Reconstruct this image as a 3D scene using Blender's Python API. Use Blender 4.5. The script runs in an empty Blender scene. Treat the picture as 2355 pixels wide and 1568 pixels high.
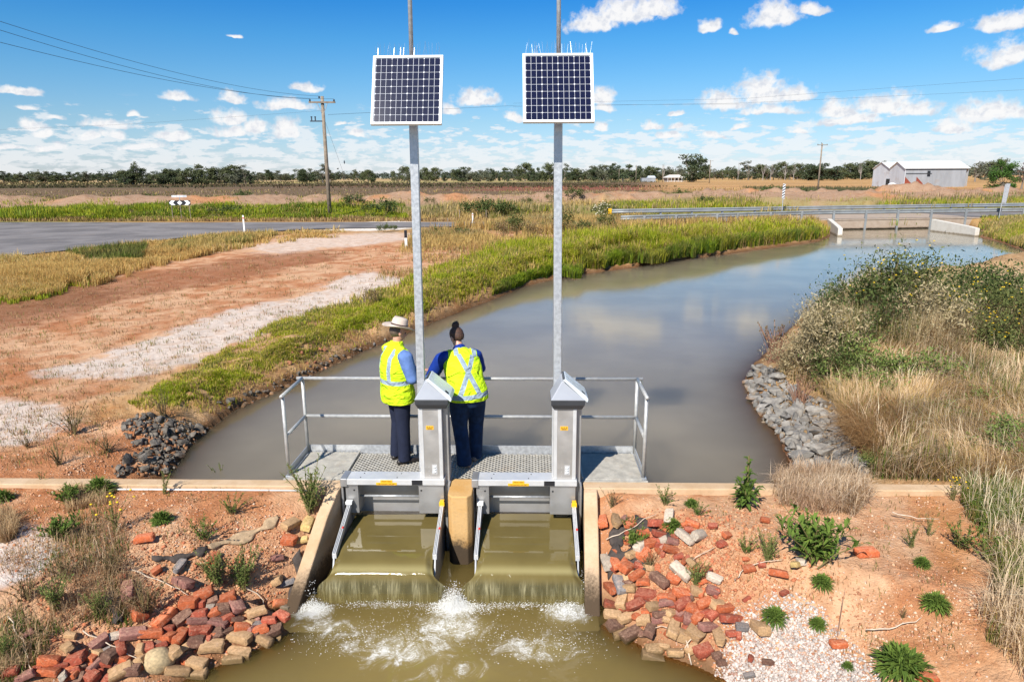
import bpy, math, random
import numpy as np
from mathutils import Vector, Matrix
random.seed(7)
rng = np.random.default_rng(11)
scene = bpy.context.scene
COL = scene.collection
R = math.radians

# ------------------------------------------------------------------ camera
CAM = np.array([0.0, 0.0, 3.45])
PITCH, ROLL, FPX = R(13.5), R(0.3), 1570.0
_F = np.array([0, math.cos(PITCH), -math.sin(PITCH)])
_U0 = np.array([0, math.sin(PITCH), math.cos(PITCH)])
_R0 = np.array([1.0, 0, 0])
_RT = _R0 * math.cos(ROLL) - _U0 * math.sin(ROLL)
_UP = _U0 * math.cos(ROLL) + _R0 * math.sin(ROLL)

def ray(u, v):
    u = np.asarray(u, float); v = np.asarray(v, float)
    a = (u - 1177.25) / FPX; b = -(v - 784.0) / FPX
    return a[..., None] * _RT + b[..., None] * _UP + _F

def at_z(u, v, z):
    d = ray(u, v)
    t = (np.asarray(z) - CAM[2]) / d[..., 2]
    return CAM + d * t[..., None]

def at_y(u, v, y):
    d = ray(u, v)
    return CAM + d * (y / d[..., 1])[..., None]

def dist_for(u, v, z=0.0):
    return float(at_z(u, v, z)[1])

cd = bpy.data.cameras.new("camera")
cam = bpy.data.objects.new("camera", cd)
COL.objects.link(cam)
cd.sensor_width = 36.0
cd.lens = 36.0 * FPX / 2354.5
cd.clip_start, cd.clip_end = 0.1, 30000
m = Matrix.Identity(4)
for i in range(3):
    m[i][0], m[i][1], m[i][2], m[i][3] = _RT[i], _UP[i], -_F[i], CAM[i]
cam.matrix_world = m
scene.camera = cam

# ------------------------------------------------------------------ numpy noise
def _hash(ix, iy, s):
    n = (ix.astype(np.int64) * 374761393 + iy.astype(np.int64) * 668265263 + s * 1442695041) & 0xffffffff
    n = ((n ^ (n >> 13)) * 1274126177) & 0xffffffff
    n = n ^ (n >> 16)
    return (n & 0xffff) / 65535.0

def vnoise(x, y, s=0):
    ix, iy = np.floor(x), np.floor(y)
    fx, fy = x - ix, y - iy
    fx = fx * fx * (3 - 2 * fx); fy = fy * fy * (3 - 2 * fy)
    a, b = _hash(ix, iy, s), _hash(ix + 1, iy, s)
    c, d = _hash(ix, iy + 1, s), _hash(ix + 1, iy + 1, s)
    return (a + (b - a) * fx) * (1 - fy) + (c + (d - c) * fx) * fy

def fbm(x, y, s=0, oct=4):
    x = np.asarray(x, float); y = np.asarray(y, float)
    t, amp, tot = np.zeros_like(x), 1.0, 0.0
    for o in range(oct):
        t += amp * vnoise(x * 2 ** o + 17.3 * o, y * 2 ** o - 9.1 * o, s + o)
        tot += amp; amp *= 0.5
    return t / tot

def sstep(a, b, x):
    t = np.clip((x - a) / (b - a), 0, 1)
    return t * t * (3 - 2 * t)

def sd_poly(x, y, poly):
    x = np.asarray(x, float); y = np.asarray(y, float)
    d = np.full(x.shape, 1e18); ins = np.zeros(x.shape, bool)
    n = len(poly)
    for i in range(n):
        ax, ay = poly[i]; bx, by = poly[(i + 1) % n]
        ex, ey = bx - ax, by - ay
        wx, wy = x - ax, y - ay
        t = np.clip((wx * ex + wy * ey) / (ex * ex + ey * ey + 1e-12), 0, 1)
        d = np.minimum(d, (wx - ex * t) ** 2 + (wy - ey * t) ** 2)
        if ay != by:
            c = ((ay > y) != (by > y)) & (x < (bx - ax) * (y - ay) / (by - ay) + ax)
            ins ^= c
    d = np.sqrt(d)
    return np.where(ins, -d, d)

# ------------------------------------------------------------------ object helpers
def tag(o, label=None, cat=None, group=None, kind=None):
    if label: o["label"] = label
    if cat: o["category"] = cat
    if group: o["group"] = group
    if kind: o["kind"] = kind
    return o

def empty(name, loc=(0, 0, 0), rz=0.0, label=None, cat=None, group=None):
    o = bpy.data.objects.new(name, None)
    o.empty_display_size = 0.2
    o.location = loc; o.rotation_euler = (0, 0, rz)
    COL.objects.link(o)
    return tag(o, label, cat, group)

def np_mesh(name, verts, faces, mats, parent=None, col=None, smooth=False, extra=None, midx=None):
    """verts (N,3); faces = list of int arrays of shape (M,k)"""
    me = bpy.data.meshes.new(name)
    verts = np.asarray(verts, np.float32)
    me.vertices.add(len(verts)); me.vertices.foreach_set("co", verts.ravel())
    loops = np.concatenate([f.ravel() for f in faces]).astype(np.int32)
    tot = np.concatenate([np.full(len(f), f.shape[1]) for f in faces]).astype(np.int32)
    st = np.concatenate([[0], np.cumsum(tot)[:-1]]).astype(np.int32)
    me.loops.add(len(loops)); me.loops.foreach_set("vertex_index", loops)
    me.polygons.add(len(tot))
    me.polygons.foreach_set("loop_start", st)
    me.polygons.foreach_set("loop_total", tot)
    if smooth: me.polygons.foreach_set("use_smooth", np.ones(len(tot), bool))
    if midx is not None: me.polygons.foreach_set("material_index", np.asarray(midx, np.int32))
    me.update(calc_edges=True); me.validate()
    if col is not None:
        ca = me.color_attributes.new("Col", 'FLOAT_COLOR', 'POINT')
        c4 = np.ones((len(verts), 4), np.float32); c4[:, :3] = col
        ca.data.foreach_set("color", c4.ravel())
    for k, arr in (extra or {}).items():
        a = me.attributes.new(k, 'FLOAT', 'POINT')
        a.data.foreach_set("value", np.asarray(arr, np.float32))
    for mm in (mats if isinstance(mats, (list, tuple)) else [mats]): me.materials.append(mm)
    o = bpy.data.objects.new(name, me); COL.objects.link(o)
    if parent is not None: o.parent = parent
    return o

class MB:
    """collects shapes, builds one mesh"""
    def __init__(s): s.v, s.f, s.m, s.n = [], [], [], 0
    def add(s, v, f, mi=0):
        s.v.append(np.asarray(v, float)); k = s.n
        for q in f: s.f.append([i + k for i in q]); s.m.append(mi)
        s.n += len(v); return s
    def box(s, lo, hi, rot=None, mi=0, c=None):
        lo, hi = np.array(lo, float), np.array(hi, float)
        v = np.array([[(lo, hi)[(i >> k) & 1][k] for k in range(3)] for i in range(8)])
        if rot is not None:
            cc = (lo + hi) / 2 if c is None else np.array(c)
            v = (v - cc) @ np.array(rot).T + cc
        return s.add(v, [(0, 2, 3, 1), (4, 5, 7, 6), (0, 1, 5, 4), (2, 6, 7, 3), (0, 4, 6, 2), (1, 3, 7, 5)], mi)
    def tube(s, pts, rad, n=10, mi=0, cap=True, squash=None, ref=None):
        pts = np.asarray(pts, float); k = len(pts)
        rad = np.broadcast_to(np.asarray(rad, float).reshape(-1, 1) if np.ndim(rad) == 1 else np.asarray(rad, float), (k, 1) if np.ndim(rad) < 2 else np.shape(rad))
        if rad.shape[1] == 1: rad = np.repeat(rad, 2, 1)
        rings = []
        for i in range(k):
            t = pts[min(i + 1, k - 1)] - pts[max(i - 1, 0)]; t = t / (np.linalg.norm(t) + 1e-12)
            a = np.array(ref if ref is not None else ((1.0, 0, 0) if abs(t[0]) < 0.8 else (0, 1.0, 0)))
            a = a - t * (a @ t); a /= np.linalg.norm(a); b = np.cross(t, a)
            th = np.linspace(0, 2 * math.pi, n, endpoint=False)
            rings.append(pts[i] + rad[i, 0] * np.outer(np.cos(th), a) + rad[i, 1] * np.outer(np.sin(th), b))
        v = np.concatenate(rings); f = []
        for i in range(k - 1):
            for j in range(n):
                f.append((i * n + j, i * n + (j + 1) % n, (i + 1) * n + (j + 1) % n, (i + 1) * n + j))
        if cap: f.append(tuple(range(n - 1, -1, -1))); f.append(tuple((k - 1) * n + j for j in range(n)))
        return s.add(v, f, mi)
    def blob(s, c, r, n=12, m=8, mi=0, rot=None):
        v, f = [(0, 0, -1)], []
        for i in range(1, m):
            ph = -math.pi / 2 + math.pi * i / m
            for j in range(n):
                a = 2 * math.pi * j / n
                v.append((math.cos(ph) * math.cos(a), math.cos(ph) * math.sin(a), math.sin(ph)))
        v.append((0, 0, 1)); top = len(v) - 1
        for j in range(n): f.append((0, 1 + (j + 1) % n, 1 + j))
        for i in range(m - 2):
            for j in range(n):
                a = 1 + i * n; b = a + n
                f.append((a + j, a + (j + 1) % n, b + (j + 1) % n, b + j))
        a = 1 + (m - 2) * n
        for j in range(n): f.append((a + j, a + (j + 1) % n, top))
        v = np.array(v) * np.array(r)
        if rot is not None: v = v @ np.array(rot).T
        return s.add(v + np.array(c), f, mi)
    def prism(s, poly, axis, a, b, mi=0):
        """poly = list of 2D points in the two other axes (in xyz order); extruded along axis from a to b"""
        n = len(poly); o = [i for i in range(3) if i != axis]; v = []
        for t in (a, b):
            for p in poly:
                q = [0, 0, 0]; q[axis] = t; q[o[0]] = p[0]; q[o[1]] = p[1]; v.append(q)
        f = [tuple(range(n - 1, -1, -1)), tuple(range(n, 2 * n))]
        for i in range(n): f.append((i, (i + 1) % n, n + (i + 1) % n, n + i))
        return s.add(v, f, mi)
    def lathe(s, prof, n=24, mi=0, c=(0, 0, 0), sx=1, sy=1):
        v, f = [], []
        for r, z in prof:
            for j in range(n):
                a = 2 * math.pi * j / n; v.append((c[0] + r * sx * math.cos(a), c[1] + r * sy * math.sin(a), c[2] + z))
        for i in range(len(prof) - 1):
            for j in range(n): f.append((i * n + j, i * n + (j + 1) % n, (i + 1) * n + (j + 1) % n, (i + 1) * n + j))
        return s.add(v, f, mi)
    def build(s, name, mats, parent=None, smooth=False, bevel=0.0, normals=True, local=True, segs=2):
        me = bpy.data.meshes.new(name)
        V = np.concatenate(s.v)
        me.from_pydata(V.tolist(), [], s.f)
        for mm in (mats if isinstance(mats, (list, tuple)) else [mats]): me.materials.append(mm)
        me.polygons.foreach_set("material_index", np.array(s.m, np.int32))
        if normals:
            import bmesh
            bm = bmesh.new(); bm.from_mesh(me); bmesh.ops.recalc_face_normals(bm, faces=bm.faces); bm.to_mesh(me); bm.free()
        if smooth: me.polygons.foreach_set("use_smooth", np.ones(len(me.polygons), bool))
        me.update()
        o = bpy.data.objects.new(name, me); COL.objects.link(o)
        if parent is not None: o.parent = parent
        if bevel:
            b = o.modifiers.new("bevel", 'BEVEL'); b.width = bevel; b.segments = segs; b.limit_method = 'ANGLE'; b.angle_limit = R(35)
        return o

def copy_tree(o, parent=None):
    c = o.copy(); COL.objects.link(c)
    if parent is not None: c.parent = parent
    for ch in list(o.children): copy_tree(ch, c)
    return c

ONES = "zeroth first second third fourth fifth sixth seventh eighth ninth tenth eleventh twelfth thirteenth fourteenth fifteenth sixteenth seventeenth eighteenth nineteenth".split()
TENS = {2: ("twenty", "twentieth"), 3: ("thirty", "thirtieth"), 4: ("forty", "fortieth"), 5: ("fifty", "fiftieth"), 6: ("sixty", "sixtieth"), 7: ("seventy", "seventieth"), 8: ("eighty", "eightieth"), 9: ("ninety", "ninetieth")}
def ordw(n):
    if n < 20: return ONES[n]
    t, u = divmod(n, 10)
    return TENS[t][1] if u == 0 else TENS[t][0] + "-" + ONES[u]

# ------------------------------------------------------------------ material helper
class NT:
    def __init__(s, tree): s.t = tree; s.l = tree.links
    def node(s, typ, **kw):
        n = s.t.nodes.new(typ)
        for k, v in kw.items(): setattr(n, k, v)
        return n
    def put(s, sock, val):
        if hasattr(val, "is_linked") or isinstance(val, bpy.types.NodeSocket): s.l.new(val, sock)
        elif val is not None: sock.default_value = val
    def math(s, op, a, b=None, c=None, clamp=False):
        n = s.node("ShaderNodeMath", operation=op, use_clamp=clamp)
        s.put(n.inputs[0], a)
        if b is not None: s.put(n.inputs[1], b)
        if c is not None: s.put(n.inputs[2], c)
        return n.outputs[0]
    def vmath(s, op, a, b=None, c=None, out=0):
        n = s.node("ShaderNodeVectorMath", operation=op)
        s.put(n.inputs[0], a)
        if b is not None: s.put(n.inputs[1], b)
        if c is not None: s.put(n.inputs[2], c)
        return n.outputs[out]
    def mix(s, f, a, b, blend='MIX'):
        n = s.node("ShaderNodeMix", data_type='RGBA', blend_type=blend)
        s.put(n.inputs[0], f); s.put(n.inputs[6], a); s.put(n.inputs[7], b)
        return n.outputs[2]
    def noise(s, vec, scale, detail=3, rough=0.55, dist=0.0, out=0):
        n = s.node("ShaderNodeTexNoise")
        if vec is not None: s.put(n.inputs["Vector"], vec)
        n.inputs["Scale"].default_value = scale; n.inputs["Detail"].default_value = detail
        n.inputs["Roughness"].default_value = rough; n.inputs["Distortion"].default_value = dist
        return n.outputs[out]
    def ramp(s, f, stops):
        n = s.node("ShaderNodeValToRGB"); cr = n.color_ramp
        while len(cr.elements) < len(stops): cr.elements.new(0.5)
        for e, (p, c) in zip(cr.elements, stops):
            e.position = p; e.color = (c, c, c, 1) if not hasattr(c, "__len__") else (*c, 1)
        s.put(n.inputs[0], f); return n.outputs[0]
    def mapr(s, v, a, b, c=0.0, d=1.0, smooth=True):
        n = s.node("ShaderNodeMapRange", interpolation_type='SMOOTHSTEP' if smooth else 'LINEAR')
        s.put(n.inputs[0], v)
        for i, x in enumerate((a, b, c, d)): s.put(n.inputs[1 + i], x)
        return n.outputs[0]
    def bump(s, h, strength=0.3, dist=0.01, normal=None):
        n = s.node("ShaderNodeBump"); s.put(n.inputs["Height"], h)
        n.inputs["Strength"].default_value = strength; n.inputs["Distance"].default_value = dist
        if normal is not None: s.put(n.inputs["Normal"], normal)
        return n.outputs[0]
    def coord(s, which="Object"): return s.node("ShaderNodeTexCoord").outputs[which]
    def pos(s): return s.node("ShaderNodeNewGeometry").outputs["Position"]
    def attr(s, name, out=0): return s.node("ShaderNodeAttribute", attribute_name=name).outputs[out]

def new_mat(name):
    mt = bpy.data.materials.new(name); mt.use_nodes = True
    t = mt.node_tree; b = t.nodes["Principled BSDF"]
    return mt, NT(t), b

def mat(name, color, rough=0.6, metal=0.0, var=0.12, vscale=8.0, bump=0.0, bscale=40.0, col2=None, spec=0.5, coord="Object", rvar=0.1, dirt=0.0, dirtcol=(0.25, 0.17, 0.1), dscale=3.0):
    mt, n, b = new_mat(name)
    vec = n.coord(coord)
    nz = n.noise(vec, vscale, 4, 0.6)
    c1 = tuple(max(0, x * (1 - var)) for x in color) if col2 is None else color
    c2 = tuple(min(1, x * (1 + var)) for x in color) if col2 is None else col2
    c = n.mix(n.mapr(nz, 0.3, 0.7), (*c1, 1), (*c2, 1))
    if dirt:
        dz = n.noise(vec, dscale, 6, 0.65)
        c = n.mix(n.math('MULTIPLY', n.mapr(dz, 0.5, 0.75), dirt), c, (*dirtcol, 1))
    n.put(b.inputs["Base Color"], c)
    b.inputs["Metallic"].default_value = metal
    n.put(b.inputs["Roughness"], n.mapr(nz, 0.2, 0.8, max(0.02, rough - rvar), min(1, rough + rvar)))
    b.inputs["Specular IOR Level"].default_value = spec
    if bump: n.put(b.inputs["Normal"], n.bump(n.noise(vec, bscale, 4, 0.6), bump, 0.01))
    return mt

def col_mat(name, rough=0.8, trans=0.0, spec=0.3, bump=0.0, bscale=60):
    """colour from the point attribute Col (albedo that belongs to the leaf or the soil itself)"""
    mt, n, b = new_mat(name)
    c = n.attr("Col")
    n.put(b.inputs["Base Color"], c)
    b.inputs["Roughness"].default_value = rough
    b.inputs["Specular IOR Level"].default_value = spec
    if bump: n.put(b.inputs["Normal"], n.bump(n.noise(n.coord("Object"), bscale, 4, 0.6), bump, 0.01))
    if trans:
        out = [x for x in n.t.nodes if x.type == 'OUTPUT_MATERIAL'][0]
        tr = n.node("ShaderNodeBsdfTranslucent"); n.put(tr.inputs[0], c)
        mx = n.node("ShaderNodeMixShader"); mx.inputs[0].default_value = trans
        n.l.new(b.outputs[0], mx.inputs[1]); n.l.new(tr.outputs[0], mx.inputs[2]); n.l.new(mx.outputs[0], out.inputs[0])
    return mt

def island_mat(name, base, alt, rough=0.85, trans=0.25):
    """leaves whose colour varies from leaf to leaf, and from plant to plant"""
    mt, n, b = new_mat(name)
    g = n.node("ShaderNodeNewGeometry"); oi = n.node("ShaderNodeObjectInfo")
    f = n.math('ADD', n.math('MULTIPLY', g.outputs["Random Per Island"], 0.75), n.math('MULTIPLY', oi.outputs["Random"], 0.25))
    c = n.mix(f, (*base, 1), (*alt, 1))
    n.put(b.inputs["Base Color"], c); b.inputs["Roughness"].default_value = rough; b.inputs["Specular IOR Level"].default_value = 0.25
    if trans:
        out = [x for x in n.t.nodes if x.type == 'OUTPUT_MATERIAL'][0]
        tr = n.node("ShaderNodeBsdfTranslucent"); n.put(tr.inputs[0], c)
        mx = n.node("ShaderNodeMixShader"); mx.inputs[0].default_value = trans
        n.l.new(b.outputs[0], mx.inputs[1]); n.l.new(tr.outputs[0], mx.inputs[2]); n.l.new(mx.outputs[0], out.inputs[0])
    return mt
# ------------------------------------------------------------------ sky, clouds, sun
SUN = np.array([-0.48, -0.96, 1.0]); SUN /= np.linalg.norm(SUN)
SUN_EL = math.asin(SUN[2]); SUN_AZ = math.atan2(SUN[0], SUN[1])
world = bpy.data.worlds.new("World"); scene.world = world; world.use_nodes = True
n = NT(world.node_tree)
bg = world.node_tree.nodes["Background"]
sky = n.node("ShaderNodeTexSky"); sky.sky_type = 'NISHITA'; sky.sun_disc = False
sky.sun_elevation = SUN_EL; sky.sun_rotation = SUN_AZ % (2 * math.pi)
sky.air_density = 1.0; sky.dust_density = 0.25; sky.ozone_density = 2.2; sky.altitude = 100
dirv = n.node("ShaderNodeTexCoord").outputs["Generated"]
sp = n.node("ShaderNodeSeparateXYZ"); n.put(sp.inputs[0], dirv)
az = n.math('ARCTAN2', sp.outputs[0], sp.outputs[1]); el = n.math('ARCSINE', sp.outputs[2])
cb = n.node("ShaderNodeCombineXYZ"); n.put(cb.inputs[0], az); n.put(cb.inputs[1], el)
P = cb.outputs[0]
warp = n.node("ShaderNodeTexNoise"); warp.inputs["Scale"].default_value = 30; warp.inputs["Detail"].default_value = 3
n.put(warp.inputs["Vector"], P)
wv = n.vmath('MULTIPLY', n.vmath('SUBTRACT', warp.outputs[1], (0.5, 0.5, 0.5)), (0.035, 0.018, 0))
PW = n.vmath('ADD', P, wv)
HERO = []
for (cx, cy, w, h) in [(150,115,135,52),(300,65,170,66),(450,35,130,56),(1070,75,112,66),(1265,55,58,32),(735,140,58,24),(870,165,24,12),
        (1945,145,52,20),(2270,108,125,42),(2275,285,125,58),(800,515,112,55),(1010,465,130,80),(1180,475,95,35),(1030,562,150,30),
        (1380,560,85,50),(1640,540,125,60),(1790,560,100,35),(1450,612,160,30),(2170,568,145,52),(195,495,58,44),(195,550,62,25),
        (590,580,40,11),(570,643,42,20),(450,640,42,26),(900,655,46,18),(1215,662,58,22),(190,655,38,24),(1990,645,85,38),(530,692,72,22),(780,692,72,20)]:
    HERO.append((1300 + cx * .4479, cy * .4479, w * .4479, h * .4479))
for (cx, cy, w, h) in [(130,585,92,27),(195,690,46,16),(345,750,50,16),(195,805,62,30),(265,852,78,24),(1140,610,86,36),(1480,625,82,36),
        (1960,560,105,30),(1830,668,165,36),(860,730,46,18),(700,785,126,34),(1465,755,112,48),(570,878,92,38),(740,870,82,38),(1100,878,120,36),
        (1640,810,90,55),(1840,825,115,72),(1480,835,130,35),(310,942,112,25),(75,942,82,16),(900,938,130,22),(1505,225,42,10),(2280,860,74,32),(2165,792,26,14)]:
    HERO.append((cx * .36, cy * .36, w * .36, h * .36))
HERO += [(1095, 222, 52, 22), (1035, 250, 20, 12), (1180, 270, 22, 13)]
def cloud_field(vec):
    best = None
    for (u, v, w, h) in HERO:
        d0 = ray(u, v + h * 0.45); d0 /= np.linalg.norm(d0)
        a0, e0 = math.atan2(d0[0], d0[1]), math.asin(d0[2])
        sx, sy = 1.0 / (w / FPX * 1.12), 1.0 / (h * 1.5 / FPX)
        q = n.vmath('MULTIPLY_ADD', vec, (sx, sy, 0), (-a0 * sx, -e0 * sy, 0))
        q = n.vmath('MAXIMUM', q, n.vmath('MULTIPLY', q, (1, -3.2, 1)))
        d = n.vmath('LENGTH', q, out=1)
        best = d if best is None else n.math('MINIMUM', best, d)
    return best
d1 = cloud_field(PW)
fine = n.noise(P, 75, 5, 0.6)
fsh = n.noise(n.vmath('ADD', P, (-0.004, 0.007, 0)), 75, 5, 0.6)
q1 = n.math('ADD', n.math('SUBTRACT', 1.0, d1), n.math('MULTIPLY', n.math('SUBTRACT', fine, 0.5), 1.5))
D1 = n.mapr(q1, -0.10, 0.55)
# low bank of small clouds towards the horizon
low_v = n.vmath('MULTIPLY', P, (1, 3.4, 1))
low_n = n.noise(low_v, 30, 6, 0.6)
low_v2 = n.vmath('MULTIPLY', P, (1, 6.0, 1))
low_n2 = n.noise(low_v2, 34, 5, 0.6)
lowmask = n.mapr(el, R(4.6), R(2.2))
thr = n.math('SUBTRACT', 0.565, n.math('MULTIPLY', lowmask, 0.14))
D2a = n.math('MULTIPLY', n.mapr(n.math('SUBTRACT', low_n, thr), 0.0, 0.10), n.mapr(el, R(6.0), R(4.0)))
D2b = n.math('MULTIPLY', n.mapr(low_n2, 0.47, 0.60), n.mapr(el, R(2.8), R(1.6)))
D2 = n.math('MAXIMUM', D2a, n.math('MULTIPLY', D2b, .8))
D = n.math('MAXIMUM', n.math('MULTIPLY', D1, 0.97), n.math('MULTIPLY', D2, 0.68))
shade = n.mapr(n.math('ADD', n.math('MULTIPLY', n.math('SUBTRACT', fsh, fine), 3.0), n.math('MULTIPLY', q1, 0.35)), -0.45, 0.45)
ccol = n.mix(shade, (0.74, 0.77, 0.84, 1), (1.0, 0.99, 0.985, 1))
ccol = n.vmath('MULTIPLY', n.mix(D2, ccol, (.95, .955, .97, 1)), (7.9, 7.9, 7.9))
ramp_el = n.math('DIVIDE', el, R(30))
mul = n.ramp(ramp_el, [(.018, (.50, .58, .82)), (.14, (.42, .57, .72)), (.245, (.30, .56, .75)), (.34, (.19, .53, .78)), (.43, (.10, .46, .80)), (.75, (.20, .50, .78)), (1.0, (.30, .55, .75))])
skyc = n.vmath('MULTIPLY', n.vmath('MULTIPLY', sky.outputs[0], mul), (1.30, 1.30, 1.30))
fincol = n.mix(D, skyc, ccol)
n.put(bg.inputs[0], fincol)
bg.inputs[1].default_value = 0.085
world.cycles.sampling_method = 'MANUAL'; world.cycles.sample_map_resolution = 512

sd = bpy.data.lights.new("sun", 'SUN'); sd.energy = 5.0; sd.angle = R(0.53); sd.color = (1.0, 0.955, 0.88)
so = bpy.data.objects.new("sun", sd); COL.objects.link(so)
so.rotation_mode = 'QUATERNION'; so.rotation_quaternion = Vector(SUN).to_track_quat('Z', 'Y')
so.location = (0, 0, 50)
vs = scene.view_settings
vs.view_transform = 'Standard'; vs.look = 'None'; vs.exposure = 0.55; vs.gamma = 1.0; vs.use_curve_mapping = False
scene.cycles.max_bounces = 6; scene.cycles.diffuse_bounces = 3; scene.cycles.glossy_bounces = 3
scene.cycles.transmission_bounces = 4; scene.cycles.transparent_max_bounces = 8
scene.cycles.caustics_reflective = False; scene.cycles.caustics_refractive = False
scene.cycles.sample_clamp_indirect = 6.0

# ------------------------------------------------------------------ site layout (world metres, z = 0 is the walkway deck)
ZW, ZL = -0.40, -0.80            # canal level, level of the pool below the gates
PSI = R(-1.6)                    # the structure is turned a little to the camera
PC = np.array([-0.6, 7.3])
def S(x, y, z=0.0):
    c, s = math.cos(PSI), math.sin(PSI)
    dx, dy = x - PC[0], y - PC[1]
    return (PC[0] + dx * c - dy * s, PC[1] + dx * s + dy * c, z)
def kerb_y(x): return PC[1] + math.tan(PSI) * (x - PC[0])

def ppts(pts, z): return [tuple(at_z(u, v, z)[:2]) for u, v in pts]
LEFT_W = ppts([(360,1108),(390,1090),(430,1040),(480,987),(540,940),(620,905),(700,868),(760,840),(850,800),(930,768),(1010,735),(1070,712),(1130,690),(1210,657),(1300,636),(1450,616),(1600,594),(1750,573),(1880,556),(1908,545)], ZW)
RIGHT_W = ppts([(1826,1118),(1822,1080),(1790,1005),(1745,950),(1718,905),(1713,870),(1738,832)], ZW) + [(6.3, 15.8), (8.0, 18.5), (10.5, 21.3), (14.5, 24.6), (20, 28.4), (27, 31.5), (40, 33.5), (60, 33.5)]
FAR_R = [(60, 37.5), (40, 37.0)] + ppts([(2356,577),(2300,557),(2250,545)], ZW)
BRIDGE_Y = 50.6
CANAL = [(LEFT_W[0][0] - .1, 7.0)] + LEFT_W + [(22.9, BRIDGE_Y - 1), (22.9, 66), (34.0, 66), (34.0, BRIDGE_Y - 2)] + FAR_R[::-1] + RIGHT_W[::-1] + [(RIGHT_W[0][0], 7.0)]
LOWL = ppts([(698,1432),(640,1472),(540,1514),(450,1552),(370,1592),(230,1660),(0,1800)], ZL)
LOWR = ppts([(1384,1436),(1400,1446),(1480,1490),(1600,1532),(1690,1572),(1820,1650),(2000,1800)], ZL)
POOL = LOWL[::-1] + [(-2.15, 5.95), (0.92, 5.95)] + LOWR + [(2.6, 1.0), (-5, 1.0)]
POOLX = LOWL[::-1] + [(-2.15, 7.6), (0.92, 7.6)] + LOWR + [(2.6, 1.0), (-5, 1.0)]
ROAD_NEAR = ppts([(-700,760),(-300,655),(0,592),(120,580),(300,561),(430,546),(560,536),(700,528),(800,525),(950,523),(1120,520)], 0.33) + [(3, 46.3), (8, 46.8), (15, 48.5), (23, 50.4), (34, 51.9), (60, 55.6), (140, 67)]
ROAD_FAR = [(140, 76.5), (60, 65.5), (34, 60.0), (23, 58.0), (8, 55.0), (0, 52.6)] + [tuple(at_z(u, v, 0.33)[:2]) for u, v in ((1120,511),(757,511.5),(415,512.5),(0,511.5))] + [(-60, 49), (-140, 50)]
ROAD = ROAD_NEAR + ROAD_FAR + [(-140, 20)]
SPOIL = [  # mounds: x, y, rx, ry, h
]
_r2 = np.random.default_rng(5)
for i in range(60):
    x = -70 + i * 2.6 + _r2.uniform(-1, 1)
    SPOIL.append((x, 68 + 0.09 * x + _r2.uniform(-2, 2), _r2.uniform(1.8, 4.2), _r2.uniform(1.8, 3.0), _r2.uniform(0.25, 0.7) + (0.15 if -3 < x < 12 else 0)))
for (u, v, h, rx) in ((2090, 436, 1.5, 5.5), (2160, 445, .8, 4), (2010, 450, .7, 4), (1890, 445, .8, 3), (1800, 445, 1.0, 4), (1730, 443, .9, 3.5), (1640, 442, 1.0, 3.5), (2290, 445, .9, 5)):
    p = at_y(u, v, 78.0); SPOIL.append((p[0], 78.0, rx, 3.0, h + 0.2))

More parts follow.
